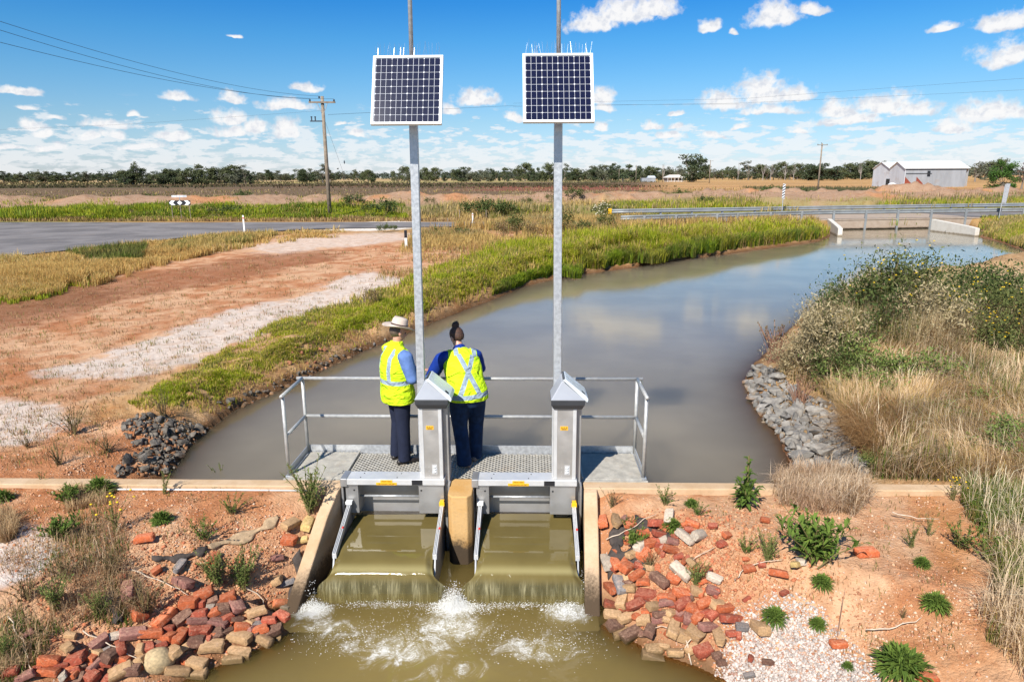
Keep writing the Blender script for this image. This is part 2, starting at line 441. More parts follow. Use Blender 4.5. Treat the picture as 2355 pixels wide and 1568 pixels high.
def hf(x, y):
    x = np.asarray(x, float); y = np.asarray(y, float)
    ky = kerb_y(x)
    # upstream plateau
    base = -0.04 + 0.34 * sstep(9, 36, y) + 0.05 * (fbm(x * .35, y * .35, 3) - .5) + 0.10 * (fbm(x * .08, y * .08, 8, 2) - .5) * sstep(12, 40, y)
    # right peninsula rises more
    base = base + 0.38 * sstep(3.5, 7.5, x) * sstep(8.0, 13, y) * (1 - sstep(30, 40, y))
    # left bank lip
    dc = sd_poly(x, y, CANAL)
    w = np.where(x < 3.0, 0.75, 1.5) + 0.5 * sstep(14, 30, y)
    lip = 0.10 * np.exp(-((dc - w) / 0.8) ** 2) * (x < 12) * sstep(9, 11, y)
    micro = 0.05 * (fbm(x * 2.3, y * 2.3, 21) - .5) + 0.025 * (fbm(x * 9, y * 9, 31, 3) - .5)
    hum = sstep(2.8, .9, dc) * (dc > 0) * (y > 9) * (fbm(x * 1.9, y * 1.9, 23, 3) - .5) * .26
    hum = hum + (x > 3.2) * sstep(.2, 1.0, dc) * (fbm(x * .9, y * .9, 25, 3) - .5) * .5 * sstep(8.0, 9.5, y) * (y < 30)
    rise = np.clip(dc / w, 0, 1) ** 0.8
    up = ZW + (base - ZW) * rise + micro * (0.5 + 1.6 * (rise < 1) * (rise > 0)) + lip + hum * sstep(0, .5, rise)
    up = np.where(dc < 0, ZW - 0.02 - np.minimum(1.1, -dc * 0.42) + micro, up)
    # downstream
    dp = sd_poly(x, y, POOL)
    dpx = sd_poly(x, y, POOLX)
    plat = -0.06 + 0.05 * (fbm(x * .8, y * .8, 13) - .5)
    wl = np.where(x > 0.5, 1.25 + 0.5 * sstep(5.9, 5.0, y) * (x > 1.2), 1.3)
    rr = np.clip(dp / wl, 0, 1)
    dn = ZL + (plat - ZL) * (1 - (1 - rr) ** 1.35) + micro * (0.6 + 0.9 * (rr < 1))
    dn = np.where(dp < 0, ZL - 0.02 - np.minimum(1.1, np.maximum(-dp, -dpx) * 0.9) + micro, dn)
    tw = np.clip((ky - y) / 1.32, 0, 1)
    wtop = np.where(tw < .28, -.02 - .55 * tw, -.17 - (tw - .28) * .96) - .07
    dl, drr = (-2.06 - .17 * tw) - x, x - (.905 - .07 * tw)
    side_d = np.where(x < -.6, dl, drr)
    cap = wtop + .9 * np.clip(side_d - .10, 0, 1) + .02 * (fbm(x * 5, y * 5, 19) - .5)
    dn = np.where((y > 5.85) & (side_d > 0), np.minimum(dn, cap), dn)
    inch = (dl < 0) & (drr < 0) & (y > 5.75) & (y < ky)
    dn = np.where(inch, -1.92, dn)
    h = np.where(y > ky, up, dn)
    h = np.where(np.abs(y - ky) < 0.075, np.minimum(h, -0.09), h)
    # road bed
    far = y > 18
    if np.any(far):
        dr = sd_poly(x, y, ROAD)
        k = sstep(2.2, 0.2, dr) * (dc > 0.0) * far
        h = h * (1 - k) + 0.30 * k
        # ground beyond the road, spoil mounds, then flat paddocks at z = 0
        by = y - 0.07 * x
        k = sstep(54, 60, by)
        g = 0.30 + 0.55 * sstep(54, 63, by) - 0.85 * sstep(72, 90, by)
        mm = np.zeros_like(x)
        for (mx, my, rx, ry, mh) in SPOIL:
            mm = np.maximum(mm, mh * np.clip(1 - ((x - mx) / rx) ** 2 - ((y - my) / ry) ** 2, 0, 1) ** 0.8)
        mm = mm * (0.65 + 0.7 * fbm(x * .9, y * .9, 51, 3)) + sstep(.02, .3, mm) * 0.75 * (fbm(x * 1.5, y * 1.5, 77, 3) - .45)
        ridge = .75 * np.exp(-((by - 68 - 2.0 * (fbm(x * .12, x * 0 + 3, 71) - .5)) / 3.4) ** 2) * (.35 + 1.1 * fbm(x * .28, y * .28, 72, 3))
        mm = np.maximum(mm, ridge) + ridge * .35
        mm = mm + sstep(.1, .5, mm) * .3 * (fbm(x * 1.3, y * 1.3, 79, 3) - .5)
        g = g + mm + 0.08 * (fbm(x * .5, y * .5, 61) - .5) * (by < 110)
        h = np.where(dc > 0, h * (1 - k) + g * k, h)
    return h

def hz(x, y): return float(hf(np.array([x]), np.array([y]))[0])

def on_ground(u, v, z0=0.0, up=0.0, it=14):
    """points where the sight lines meet the terrain"""
    u = np.asarray(u, float); v = np.asarray(v, float)
    z = np.full(u.shape, float(z0))
    for _ in range(it):
        p = at_z(u, v, np.minimum(z, CAM[2] - 0.5))
        z = 0.5 * z + 0.5 * (hf(p[..., 0], p[..., 1]) + up)
    return np.stack([p[..., 0], p[..., 1], z], -1)

# ------------------------------------------------------------------ ground sheet
def geo(a, b, rate):
    k = int(math.log(b / a) / rate) + 1
    return a * np.exp(np.linspace(0, math.log(b / a), k))
ys = np.concatenate([np.linspace(1.0, 2.45, 8), geo(2.5, 120, 0.0058), geo(121.5, 9000, 0.02)])
ky_rows = ys
ncol = 440
ts = np.linspace(-1, 1, ncol); ts = ts * (0.82 + 0.18 * ts ** 2)
YY, TT = np.meshgrid(ys, ts, indexing='ij')
HW = np.where(YY < 100, 1.02 * YY + 2.2, 1.02 * YY * 1.0 + 2.2)
XX = TT * HW
ZZ = hf(XX, YY)
gv = np.stack([XX.ravel(), YY.ravel(), ZZ.ravel()], 1)
nr = len(ys)
idx = np.arange(nr * ncol).reshape(nr, ncol)
gf = np.stack([idx[:-1, :-1].ravel(), idx[:-1, 1:].ravel(), idx[1:, 1:].ravel(), idx[1:, :-1].ravel()], 1)

def soil_colour(x, y, z):
    ky = kerb_y(x)
    n1, n2, n3 = fbm(x * .55, y * .55, 101), fbm(x * 2.7, y * 2.7, 102), fbm(x * .16, y * .16, 103)
    n4 = fbm(x * 14, y * 14, 104, 3)
    def lerp(c, d, k): return c + (np.array(d) - c) * k[:, None]
    red, sand, white, brown = (.48, .21, .095), (.60, .365, .215), (.66, .56, .48), (.23, .105, .05)
    c = np.tile(np.array(red), (len(x), 1))
    c = lerp(c, sand, sstep(.34, .62, n1 * .5 + n2 * .5))
    def pm(poly, soft, amp=.5, zz=-.02):
        w = np.array(ppts(poly, zz))
        d = sd_poly(x, y, w.tolist())
        sc = np.maximum(0.25, np.abs(y) * 0.03)
        return sstep(soft, -soft, d / sc * .25 + (n2 - .5) * amp + (n1 - .5) * amp)
    upm = (y > ky) * 1.0
    # upstream left: pale gravel track, red wheel ruts, darker patch
    k = pm([(110,850),(330,785),(500,735),(700,685),(850,640),(930,655),(850,700),(700,740),(560,790),(440,835),(300,868),(180,870)], .12) * upm
    c = lerp(c, white, k * .95)
    k = pm([(-300,930),(0,918),(130,925),(165,965),(90,1010),(0,1025),(-300,1060)], .10) * upm
    c = lerp(c, white, k * .9)
    k = pm([(560,575),(640,552),(760,545),(880,535),(960,540),(900,560),(760,572),(640,590)], .14, zz=.25) * upm
    c = lerp(c, (.64, .50, .40), k)
    k = pm([(-300,760),(0,690),(230,650),(420,632),(600,600),(760,590),(800,606),(560,650),(300,700),(0,775),(-300,830)], .2) * upm
    c = lerp(c, (.30, .125, .06), k * .75)
    k = pm([(-100,700),(100,672),(250,660),(300,680),(200,710),(0,745),(-100,770)], .2) * upm
    c = lerp(c, brown, k * .7)
    # verge by the road: straw and thin green
    dr = sd_poly(x, y, ROAD)
    k = sstep(7, 1.2, dr + (n1 - .5) * 5) * (y > 18) * (y < 62) * sstep(.35, .55, n2 * .5 + n3 * .5 + .12)
    c = lerp(c, (.36, .235, .085), k * .85)
    # white apron between the road and the bank
    k = pm([(740,530),(800,512),(940,508),(1000,517),(930,528),(850,533)], .06, .2, .3) * upm
    c = lerp(c, (.74, .68, .60), k)
    # left canal bank under the grass
    dc = sd_poly(x, y, CANAL)
    k = sstep(2.6, 1.2, dc + (n1 - .5) * 1.2) * upm * (x < 22) * (y > 9.5) * (y < 49)
    c = lerp(c, (.36, .24, .09), k * .5)
    # wet edge
    k = sstep(.22, .02, z - ZW) * upm * (y < 60)
    c = lerp(c, (.13, .065, .03), k * .9)
    # right peninsula: straw litter over soil
    k = upm * sstep(3.0, 4.4, x) * (y < 40) * (dc > .3)
    c = lerp(c, (.36, .24, .12), k * .8)
    # downstream
    dnm = 1 - upm
    k = pm([(1690,1420),(1800,1380),(1880,1410),(1930,1470),(1990,1520),(2030,1600),(2000,1700),(1660,1640),(1640,1560),(1665,1480)], .07, .35, -.25) * dnm
    c = lerp(c, (.66, .56, .49), k)
    k = pm([(-200,1225),(0,1240),(100,1235),(150,1270),(90,1330),(0,1360),(-200,1380)], .10, .5, -.1) * dnm
    c = lerp(c, (.72, .63, .57), k)
    k = pm([(2080,1120),(2180,1115),(2260,1240),(2240,1330),(2150,1280),(2080,1180)], .25, .5, -.05) * dnm
    c = lerp(c, (.52, .235, .09), k * .8)
    k = pm([(2060,1400),(2250,1400),(2400,1480),(2400,1700),(2180,1700)], .3, .5, -.1) * dnm
    c = lerp(c, (.47, .245, .12), k * .7)
    dp = sd_poly(x, y, POOL)
    k = sstep(1.1, .3, dp) * dnm
    c = lerp(c, (.48, .24, .125), k * .6)
    k = sstep(.14, .0, z - ZL) * dnm
    c = lerp(c, (.15, .085, .04), k * .85)
    # beyond the road
    by = y - .07 * x
    side = x / np.maximum(y, 1)
    k = sstep(53.5, 56, by)
    c = lerp(c, (.22, .21, .06), k)
    k = sstep(62, 66, by + (n1 - .5) * 4) * 1.0
    c = lerp(c, (.36, .235, .155), k)
    c = lerp(c, (.46, .22, .10), k * sstep(.56, .68, fbm(x * .22, y * .22, 140)) * .8)
    stripes = fbm(x * .012, y * .16, 141)
    k = sstep(92, 120, by)
    c = lerp(c, (.155, .105, .06), k)
    k2 = sstep(165, 180, y) * sstep(275, 262, y) * sstep(-.12, .05, side + (stripes - .5) * .2)
    c = lerp(c, (.23, .085, .05), k2)
    k3 = sstep(262, 285, y)
    c = lerp(c, (.105, .085, .045), k3)
    c = lerp(c, (.19, .10, .06), k3 * sstep(.5, .62, fbm(x * .02, y * .045, 142)))
    k4 = sstep(430, 470, y + (n3 - .5) * 60)
    c = lerp(c, (.36, .30, .12), k4)
    c = lerp(c, (.44, .31, .15), sstep(640, 760, y))
    k5 = sstep(.17, .24, side) * sstep(130, 170, y)
    c = lerp(c, (.50, .30, .125), k5 * (.75 + .25 * sstep(.4, .6, stripes)))
    c = c * (1 + (n4 - .5) * .35 * (y < 60))[:, None] * (1 + (n2 - .5) * .22)[:, None]
    return np.clip(c, .01, .95)
gc = soil_colour(gv[:, 0], gv[:, 1], gv[:, 2])

mt, n, b = new_mat("soil")
vec = n.pos(); c = n.attr("Col")
f1 = n.noise(vec, 9, 6, 0.7); f2 = n.noise(vec, 55, 4, 0.7)
peb = n.node("ShaderNodeTexVoronoi"); peb.inputs["Scale"].default_value = 34; n.put(peb.inputs["Vector"], vec)
pc = n.node("ShaderNodeSeparateColor"); n.put(pc.inputs[0], peb.outputs["Color"])
f3 = n.noise(vec, 2.6, 7, .72, .6)
cc = n.mix(n.math('MULTIPLY', n.mapr(f1, .35, .72), .45), c, n.vmath('MULTIPLY', c, (.66, .55, .46)))
cc = n.mix(n.math('MULTIPLY', n.mapr(f3, .47, .63), .7), cc, n.vmath('MULTIPLY', c, (.78, .62, .50)))
cc = n.mix(n.math('MULTIPLY', n.mapr(f2, .5, .75), .5), cc, n.vmath('MULTIPLY', c, (1.28, 1.25, 1.22)))
spk = n.math('MULTIPLY', n.mapr(peb.outputs["Distance"], .33, .2), n.math('GREATER_THAN', pc.outputs[0], .82))
cc = n.mix(n.math('MULTIPLY', spk, .75), cc, n.mix(pc.outputs[1], (.32, .13, .07, 1), (.72, .62, .52, 1)))
n.put(b.inputs["Base Color"], cc); b.inputs["Roughness"].default_value = .95; b.inputs["Specular IOR Level"].default_value = .12
hgt = n.math('ADD', n.math('MULTIPLY', n.math('ADD', f1, f3), .8), n.math('ADD', n.math('MULTIPLY', f2, .5), n.math('MULTIPLY', n.math('SUBTRACT', 1, peb.outputs["Distance"]), .22)))
n.put(b.inputs["Normal"], n.bump(hgt, 0.75, 0.05))
M_SOIL = mt
tag(np_mesh("ground", gv, [gf], M_SOIL, col=gc, smooth=True), kind="structure")

# ------------------------------------------------------------------ road
mt, n, b = new_mat("asphalt"); vec = n.pos()
a1 = n.noise(vec, .35, 4, .6, .4); a2 = n.noise(vec, 30, 3, .6)
c = n.mix(n.mapr(a1, .35, .65), (.16, .147, .145, 1), (.25, .228, .22, 1))
c = n.mix(n.math('MULTIPLY', n.mapr(n.noise(vec, .8, 5, .65), .55, .75), .6), c, (.30, .245, .21, 1))
c = n.mix(n.math('MULTIPLY', a2, .3), c, (.06, .06, .06, 1))
n.put(b.inputs["Base Color"], c); b.inputs["Roughness"].default_value = 1.0; b.inputs["Specular IOR Level"].default_value = .08
n.put(b.inputs["Normal"], n.bump(a2, .3, .02)); M_ROAD = mt
def dense(poly, step=1.2):
    out = []
    for i in range(len(poly)):
        a, c2 = np.array(poly[i]), np.array(poly[(i + 1) % len(poly)])
        k = max(1, int(np.linalg.norm(c2 - a) / step))
        for j in range(k): out.append(a + (c2 - a) * j / k)
    return np.array(out)
import bmesh
bm = bmesh.new()
rp = dense(ROAD, 2.0)
rp = rp + np.stack([fbm(rp[:, 0] * .9, rp[:, 1] * .9, 5) - .5, fbm(rp[:, 0] * .9, rp[:, 1] * .9, 6) - .5], 1) * .5
fv = [bm.verts.new((p[0], p[1], .345)) for p in rp]
bf = bm.faces.new(fv)
if bf.normal.z < 0: bf.normal_flip()
bmesh.ops.triangulate(bm, faces=bm.faces)
for f in bm.faces:
    f.normal_update()
    if f.normal.z < 0: f.normal_flip()
me = bpy.data.meshes.new("road"); bm.to_mesh(me); bm.free(); me.materials.append(M_ROAD)
o = bpy.data.objects.new("road", me); COL.objects.link(o); tag(o, kind="structure")

# ------------------------------------------------------------------ water
def water_mat(name, murk, shallow, wave_scale, wave_str, foam=False):
    mt, n, b = new_mat(name); vec = n.pos()
    out = [x for x in n.t.nodes if x.type == 'OUTPUT_MATERIAL'][0]
    big = n.noise(vec, .5, 3, .5)
    col = n.mix(n.mapr(big, .3, .7), (*[x * .9 for x in murk], 1), (*[x * 1.1 for x in murk], 1))
    dep = n.attr("depth", 2)
    wv = n.vmath('MULTIPLY', vec, (1.0, 2.1, 1.0))
    w1 = n.noise(wv, wave_scale, 4, .6, .5); w2 = n.noise(wv, wave_scale * .22, 2, .5, .3)
    hh = n.math('ADD', n.math('MULTIPLY', w1, .5), w2)
    rough = .04
    if foam:
        fo = n.attr("foam", 2)
        vo = n.node("ShaderNodeTexVoronoi", feature='DISTANCE_TO_EDGE'); vo.inputs["Scale"].default_value = 13
        wn = n.noise(vec, 4.5, 4, .6, out=1)
        n.put(vo.inputs["Vector"], n.vmath('ADD', vec, n.vmath('MULTIPLY', n.vmath('SUBTRACT', wn, (.5, .5, .5)), (.55, .55, 0))))
        lace = n.mapr(vo.outputs["Distance"], .16, .02)
        fn = n.noise(vec, 3.4, 6, .72, 1.2)
        fm = n.math('MULTIPLY', n.math('ADD', n.math('MULTIPLY', lace, .55), .45), n.mapr(n.math('ADD', fn, n.math('MULTIPLY', fo, .42)), .66, .92))
        fm = n.math('MULTIPLY', fm, n.mapr(fo, .02, .4))
        core = n.mapr(n.math('ADD', fo, n.math('MULTIPLY', fn, .5)), 1.05, 1.35)
        fm = n.math('MAXIMUM', fm, core)
        # aerated water is lighter and yellower
        col = n.mix(n.mapr(fo, .25, 1.0), col, (.34, .27, .11, 1))
        col = n.mix(fm, col, (.80, .78, .72, 1))
        hh = n.math('ADD', hh, n.math('MULTIPLY', fm, .6))
        n.put(b.inputs["Roughness"], n.math('ADD', .05, n.math('MULTIPLY', fm, .6)))
    else:
        b.inputs["Roughness"].default_value = rough
    n.put(b.inputs["Base Color"], col)
    b.subsurface_method = 'BURLEY'; b.inputs["Subsurface Weight"].default_value = 1.0
    b.inputs["Subsurface Radius"].default_value = (1.0, 1.0, .9); b.inputs["Subsurface Scale"].default_value = 3.5
    b.inputs["IOR"].default_value = 1.33; b.inputs["Specular IOR Level"].default_value = .5
    n.put(b.inputs["Normal"], n.bump(hh, wave_str, .03))
    # turbid but not opaque: the bed shows in the shallows (depth is stored per vertex)
    clear = n.math('POWER', 2.718, n.math('MULTIPLY', dep, -5.0))
    tr = n.node("ShaderNodeBsdfTransparent"); tr.inputs[0].default_value = (*shallow, 1)
    lw = n.node("ShaderNodeFresnel"); lw.inputs["IOR"].default_value = 1.33
    clear = n.math('MULTIPLY', clear, n.math('SUBTRACT', .88, lw.outputs[0]), clamp=True)
    mx = n.node("ShaderNodeMixShader"); n.put(mx.inputs[0], clear)
    n.l.new(b.outputs[0], mx.inputs[1]); n.l.new(tr.outputs[0], mx.inputs[2]); n.l.new(mx.outputs[0], out.inputs[0])
    return mt
M_CANAL = water_mat("canal_water", (.235, .195, .128), (.80, .58, .34), 7.0, .055)
M_POOL = water_mat("pool_water", (.215, .155, .048), (.82, .62, .36), 5.0, .35, foam=True)

wy = geo(7.25, 66, .012); wt = np.linspace(-1, 1, 200)
WY, WT = np.meshgrid(wy, wt, indexing='ij'); WX = 1.05 * WY * WT + 1.0
wd = ZW - hf(WX, WY)
wi = np.arange(WY.size).reshape(WY.shape)
wf = np.stack([wi[:-1, :-1].ravel(), wi[:-1, 1:].ravel(), wi[1:, 1:].ravel(), wi[1:, :-1].ravel()], 1)
keep = (wd.ravel()[wf].max(1) > -0.15) & (sd_poly(WX.ravel()[wf].mean(1), WY.ravel()[wf].mean(1), CANAL) < 1.2)
kb = WY.ravel()[wf].min(1) >= kerb_y(WX.ravel()[wf].mean(1)) - .02
wv_ = np.stack([WX.ravel(), WY.ravel(), np.full(WX.size, ZW)], 1)
tag(np_mesh("canal_water", wv_, [wf[keep & kb]], M_CANAL, extra={"depth": np.maximum(wd.ravel(), 0)}, smooth=True), kind="structure")

py, pxs = np.arange(1.5, 7.21, .03), np.arange(-6.0, 4.5, .03)
PY, PX = np.meshgrid(py, pxs, indexing='ij')
pd_ = ZL - hf(PX, PY)
fo = np.zeros_like(PX)
for (u, v, sx, sy, a) in ((1045,1398,.26,.22,1.25),(1040,1440,.42,.28,.9),(715,1405,.22,.14,1.15),(1300,1408,.28,.20,1.05),(760,1445,.5,.25,.6),(1250,1490,.6,.3,.6),(950,1490,.8,.4,.6),(1150,1396,.45,.08,.55),(900,1396,.45,.09,.5),(1060,1540,1.0,.35,.45)):
    p = at_z(u, v, ZL); fo = np.maximum(fo, a * np.exp(-((PX - p[0]) / sx) ** 2 - ((PY - p[1]) / sy) ** 2))
pz = ZL + .022 * (fbm(PX * 2.5, PY * 2.5, 201, 3) - .5) * (0.4 + 2 * fo) + .05 * fo * (fbm(PX * 9, PY * 9, 202, 3) - .3)
pi_ = np.arange(PY.size).reshape(PY.shape)
pf = np.stack([pi_[:-1, :-1].ravel(), pi_[:-1, 1:].ravel(), pi_[1:, 1:].ravel(), pi_[1:, :-1].ravel()], 1)
cx, cy = PX.ravel()[pf].mean(1), PY.ravel()[pf].mean(1)
keep = ((pd_.ravel()[pf].max(1) > -.12) & (sd_poly(cx, cy, POOL) < .4)) | ((cx > -2.05) & (cx < .86) & (cy > 5.6))
keep &= cy < kerb_y(cx) - .06
tag(np_mesh("pool_water", np.stack([PX.ravel(), PY.ravel(), pz.ravel()], 1), [pf[keep]], M_POOL, extra={"depth": np.maximum(pd_.ravel(), 0), "foam": fo.ravel()}, smooth=True), kind="structure")
# ------------------------------------------------------------------ metals, concrete, plastics
M_ALU = mat("aluminium", (.50, .475, .45), rough=.45, metal=.6, var=.08, vscale=6, dirt=.35, dirtcol=(.45, .40, .36), dscale=2.5)
M_ALUD = mat("aluminium_sheet", (.44, .43, .42), rough=.42, metal=.65, var=.10, vscale=3, dirt=.4, dirtcol=(.36, .32, .29), dscale=2)
M_ALUB = mat("bright_aluminium", (.66, .655, .65), rough=.45, metal=.4, var=.05, vscale=5, dirt=.25, dirtcol=(.6, .57, .53))
M_GALV = mat("galvanised_steel", (.50, .51, .52), rough=.45, metal=.55, var=.16, vscale=24, dirt=.35, dirtcol=(.62, .61, .58), dscale=5)
M_RAIL = mat("galvanised_rail", (.46, .455, .435), rough=.5, metal=.4, var=.12, vscale=18, dirt=.4, dirtcol=(.50, .45, .38), dscale=4)
M_DECK = mat("galvanised_deck", (.47, .44, .38), rough=.6, metal=.25, var=.12, vscale=10, dirt=.5, dirtcol=(.50, .40, .29), dscale=3)
M_GREYP = mat("grey_plastic", (.33, .345, .38), rough=.42, var=.05, vscale=3)
M_DARKP = mat("dark_plastic", (.035, .037, .042), rough=.45, var=.1)
M_LIDP = mat("pale_lid_plastic", (.62, .66, .68), rough=.25, var=.06)
M_YEL = mat("yellow_label", (.80, .42, .02), rough=.5, var=.04)
M_YELP = mat("yellow_plastic", (.82, .44, .01), rough=.4, var=.05)
M_REDP = mat("red_plastic", (.60, .03, .02), rough=.4, var=.05)
M_BLK = mat("black", (.012, .012, .014), rough=.6, var=.1)
M_RUB = mat("black_rubber", (.02, .02, .022), rough=.5, var=.2)
M_WHITE = mat("white_paint", (.80, .80, .78), rough=.5, var=.03, dirt=.25, dirtcol=(.5, .42, .34), dscale=4)

def concrete_mat(name, base, stain, zlo, zhi, alg):
    mt, n, b = new_mat(name); vec = n.pos()
    n1 = n.noise(vec, 3, 6, .65); n2 = n.noise(vec, 40, 4, .65)
    c = n.mix(n.mapr(n1, .35, .7), (*base, 1), (*stain, 1))
    c = n.mix(n.math('MULTIPLY', n.mapr(n2, .5, .75), .35), c, (.30, .22, .14, 1))
    s = n.node("ShaderNodeSeparateXYZ"); n.put(s.inputs[0], vec)
    zz = n.math('ADD', s.outputs[2], n.math('MULTIPLY', n.math('SUBTRACT', n1, .5), .28))
    zz = n.math('ADD', zz, n.math('MULTIPLY', n.math('SUBTRACT', n2, .5), .22))
    c = n.mix(n.mapr(zz, zhi, zlo), c, (*alg, 1))
    n.put(b.inputs["Base Color"], c); b.inputs["Roughness"].default_value = .9; b.inputs["Specular IOR Level"].default_value = .2
    n.put(b.inputs["Normal"], n.bump(n.math('ADD', n2, n1), .35, .012))
    return mt
M_CONC = concrete_mat("weathered_concrete", (.56, .40, .255), (.47, .31, .175), -.70, -.46, (.075, .05, .03))
M_PIER = concrete_mat("pier_concrete", (.56, .35, .15), (.52, .28, .085), -.62, -.44, (.06, .042, .027))

def label_plate(parent, cx, y, cz, w, h, text_lines, m=M_YEL, name="warning_label", tm=M_BLK, size=.02):
    """thin plate facing -y with lettering"""
    o = MB().box((cx - w / 2, y - .003, cz - h / 2), (cx + w / 2, y, cz + h / 2)).build(name, m, parent)
    for i, (tx, tz, t, sz) in enumerate(text_lines):
        cu = bpy.data.curves.new("lettering", 'FONT'); cu.body = t; cu.size = sz; cu.align_x = 'CENTER'; cu.align_y = 'CENTER'
        cu.extrude = .0004
        tmp = bpy.data.objects.new("tmp_text", cu); COL.objects.link(tmp)
        bpy.context.view_layer.update()
        me = bpy.data.meshes.new_from_object(tmp.evaluated_get(bpy.context.evaluated_depsgraph_get()))
        bpy.data.objects.remove(tmp)
        me.materials.clear(); me.materials.append(tm); me.name = "lettering"
        to = bpy.data.objects.new("lettering", me); COL.objects.link(to)
        to.location = (cx + tx, y - .0042, cz + tz); to.rotation_euler = (R(90), 0, 0)
        to.parent = o
    return o

# ------------------------------------------------------------------ concrete headwall with wing walls and middle pier
hw = empty("concrete_headwall", (PC[0], PC[1], 0), PSI, "long low weathered concrete wall with wing walls and middle pier, carrying the sluice gates", "headwall")
def hx(x): return x - PC[0]
def hy(y): return y - PC[1]
kb_ = MB()
kb_.box((hx(-9.5), -.085, -1.7), (hx(-1.975), .085, 0))
kb_.box((hx(.815), -.085, -1.7), (hx(6.6), .085, 0))
kb_.build("kerb_wall", M_CONC, hw, bevel=.012)
MB().box((hx(-1.975), -.02, -1.7), (hx(.815), .12, -.72)).build("sill", M_CONC, hw)
def wing(xa, xb, xa2, xb2):
    # sloping top from z=0 at the kerb to the pool; (xa,xb) at the kerb, (xa2,xb2) at the toe
    y0, y1, y2 = -.087, -.45, -1.40
    top = [(y0, -.002), (-.17, -.015), (y1 - .02, -.17), (y2, -.86), (y2 - .12, -1.0)]
    k = len(top); v = []; f = []
    for i, (y, z) in enumerate(top):
        t = (y0 - y) / (y0 - y2)
        for x in (xa + (xa2 - xa) * t, xb + (xb2 - xb) * t): v += [(hx(x), y, z), (hx(x), y, -1.7)]
    for i in range(k - 1):
        a = 4 * i; b = a + 4
        f += [(a, a + 2, b + 2, b), (a, b, b + 1, a + 1), (a + 2, a + 3, b + 3, b + 2), (a + 1, b + 1, b + 3, a + 3)]
    f += [(0, 1, 3, 2), (4 * k - 4, 4 * k - 2, 4 * k - 1, 4 * k - 3)]
    MB().add(v, f).build("wing_wall", M_CONC, hw, bevel=.015)
wing(-2.105, -1.972, -2.29, -2.155)
wing(.812, .965, .74, .895)
pm_ = MB()
# pier: chamfered nose towards the camera
pl = [(hx(-.715), .08), (hx(-.715), -.32), (hx(-.665), -.385), (hx(-.495), -.385), (hx(-.445), -.32), (hx(-.445), .08)]
pm_.prism(pl, 2, -1.7, .03)
pm_.build("pier", M_PIER, hw, bevel=.012)

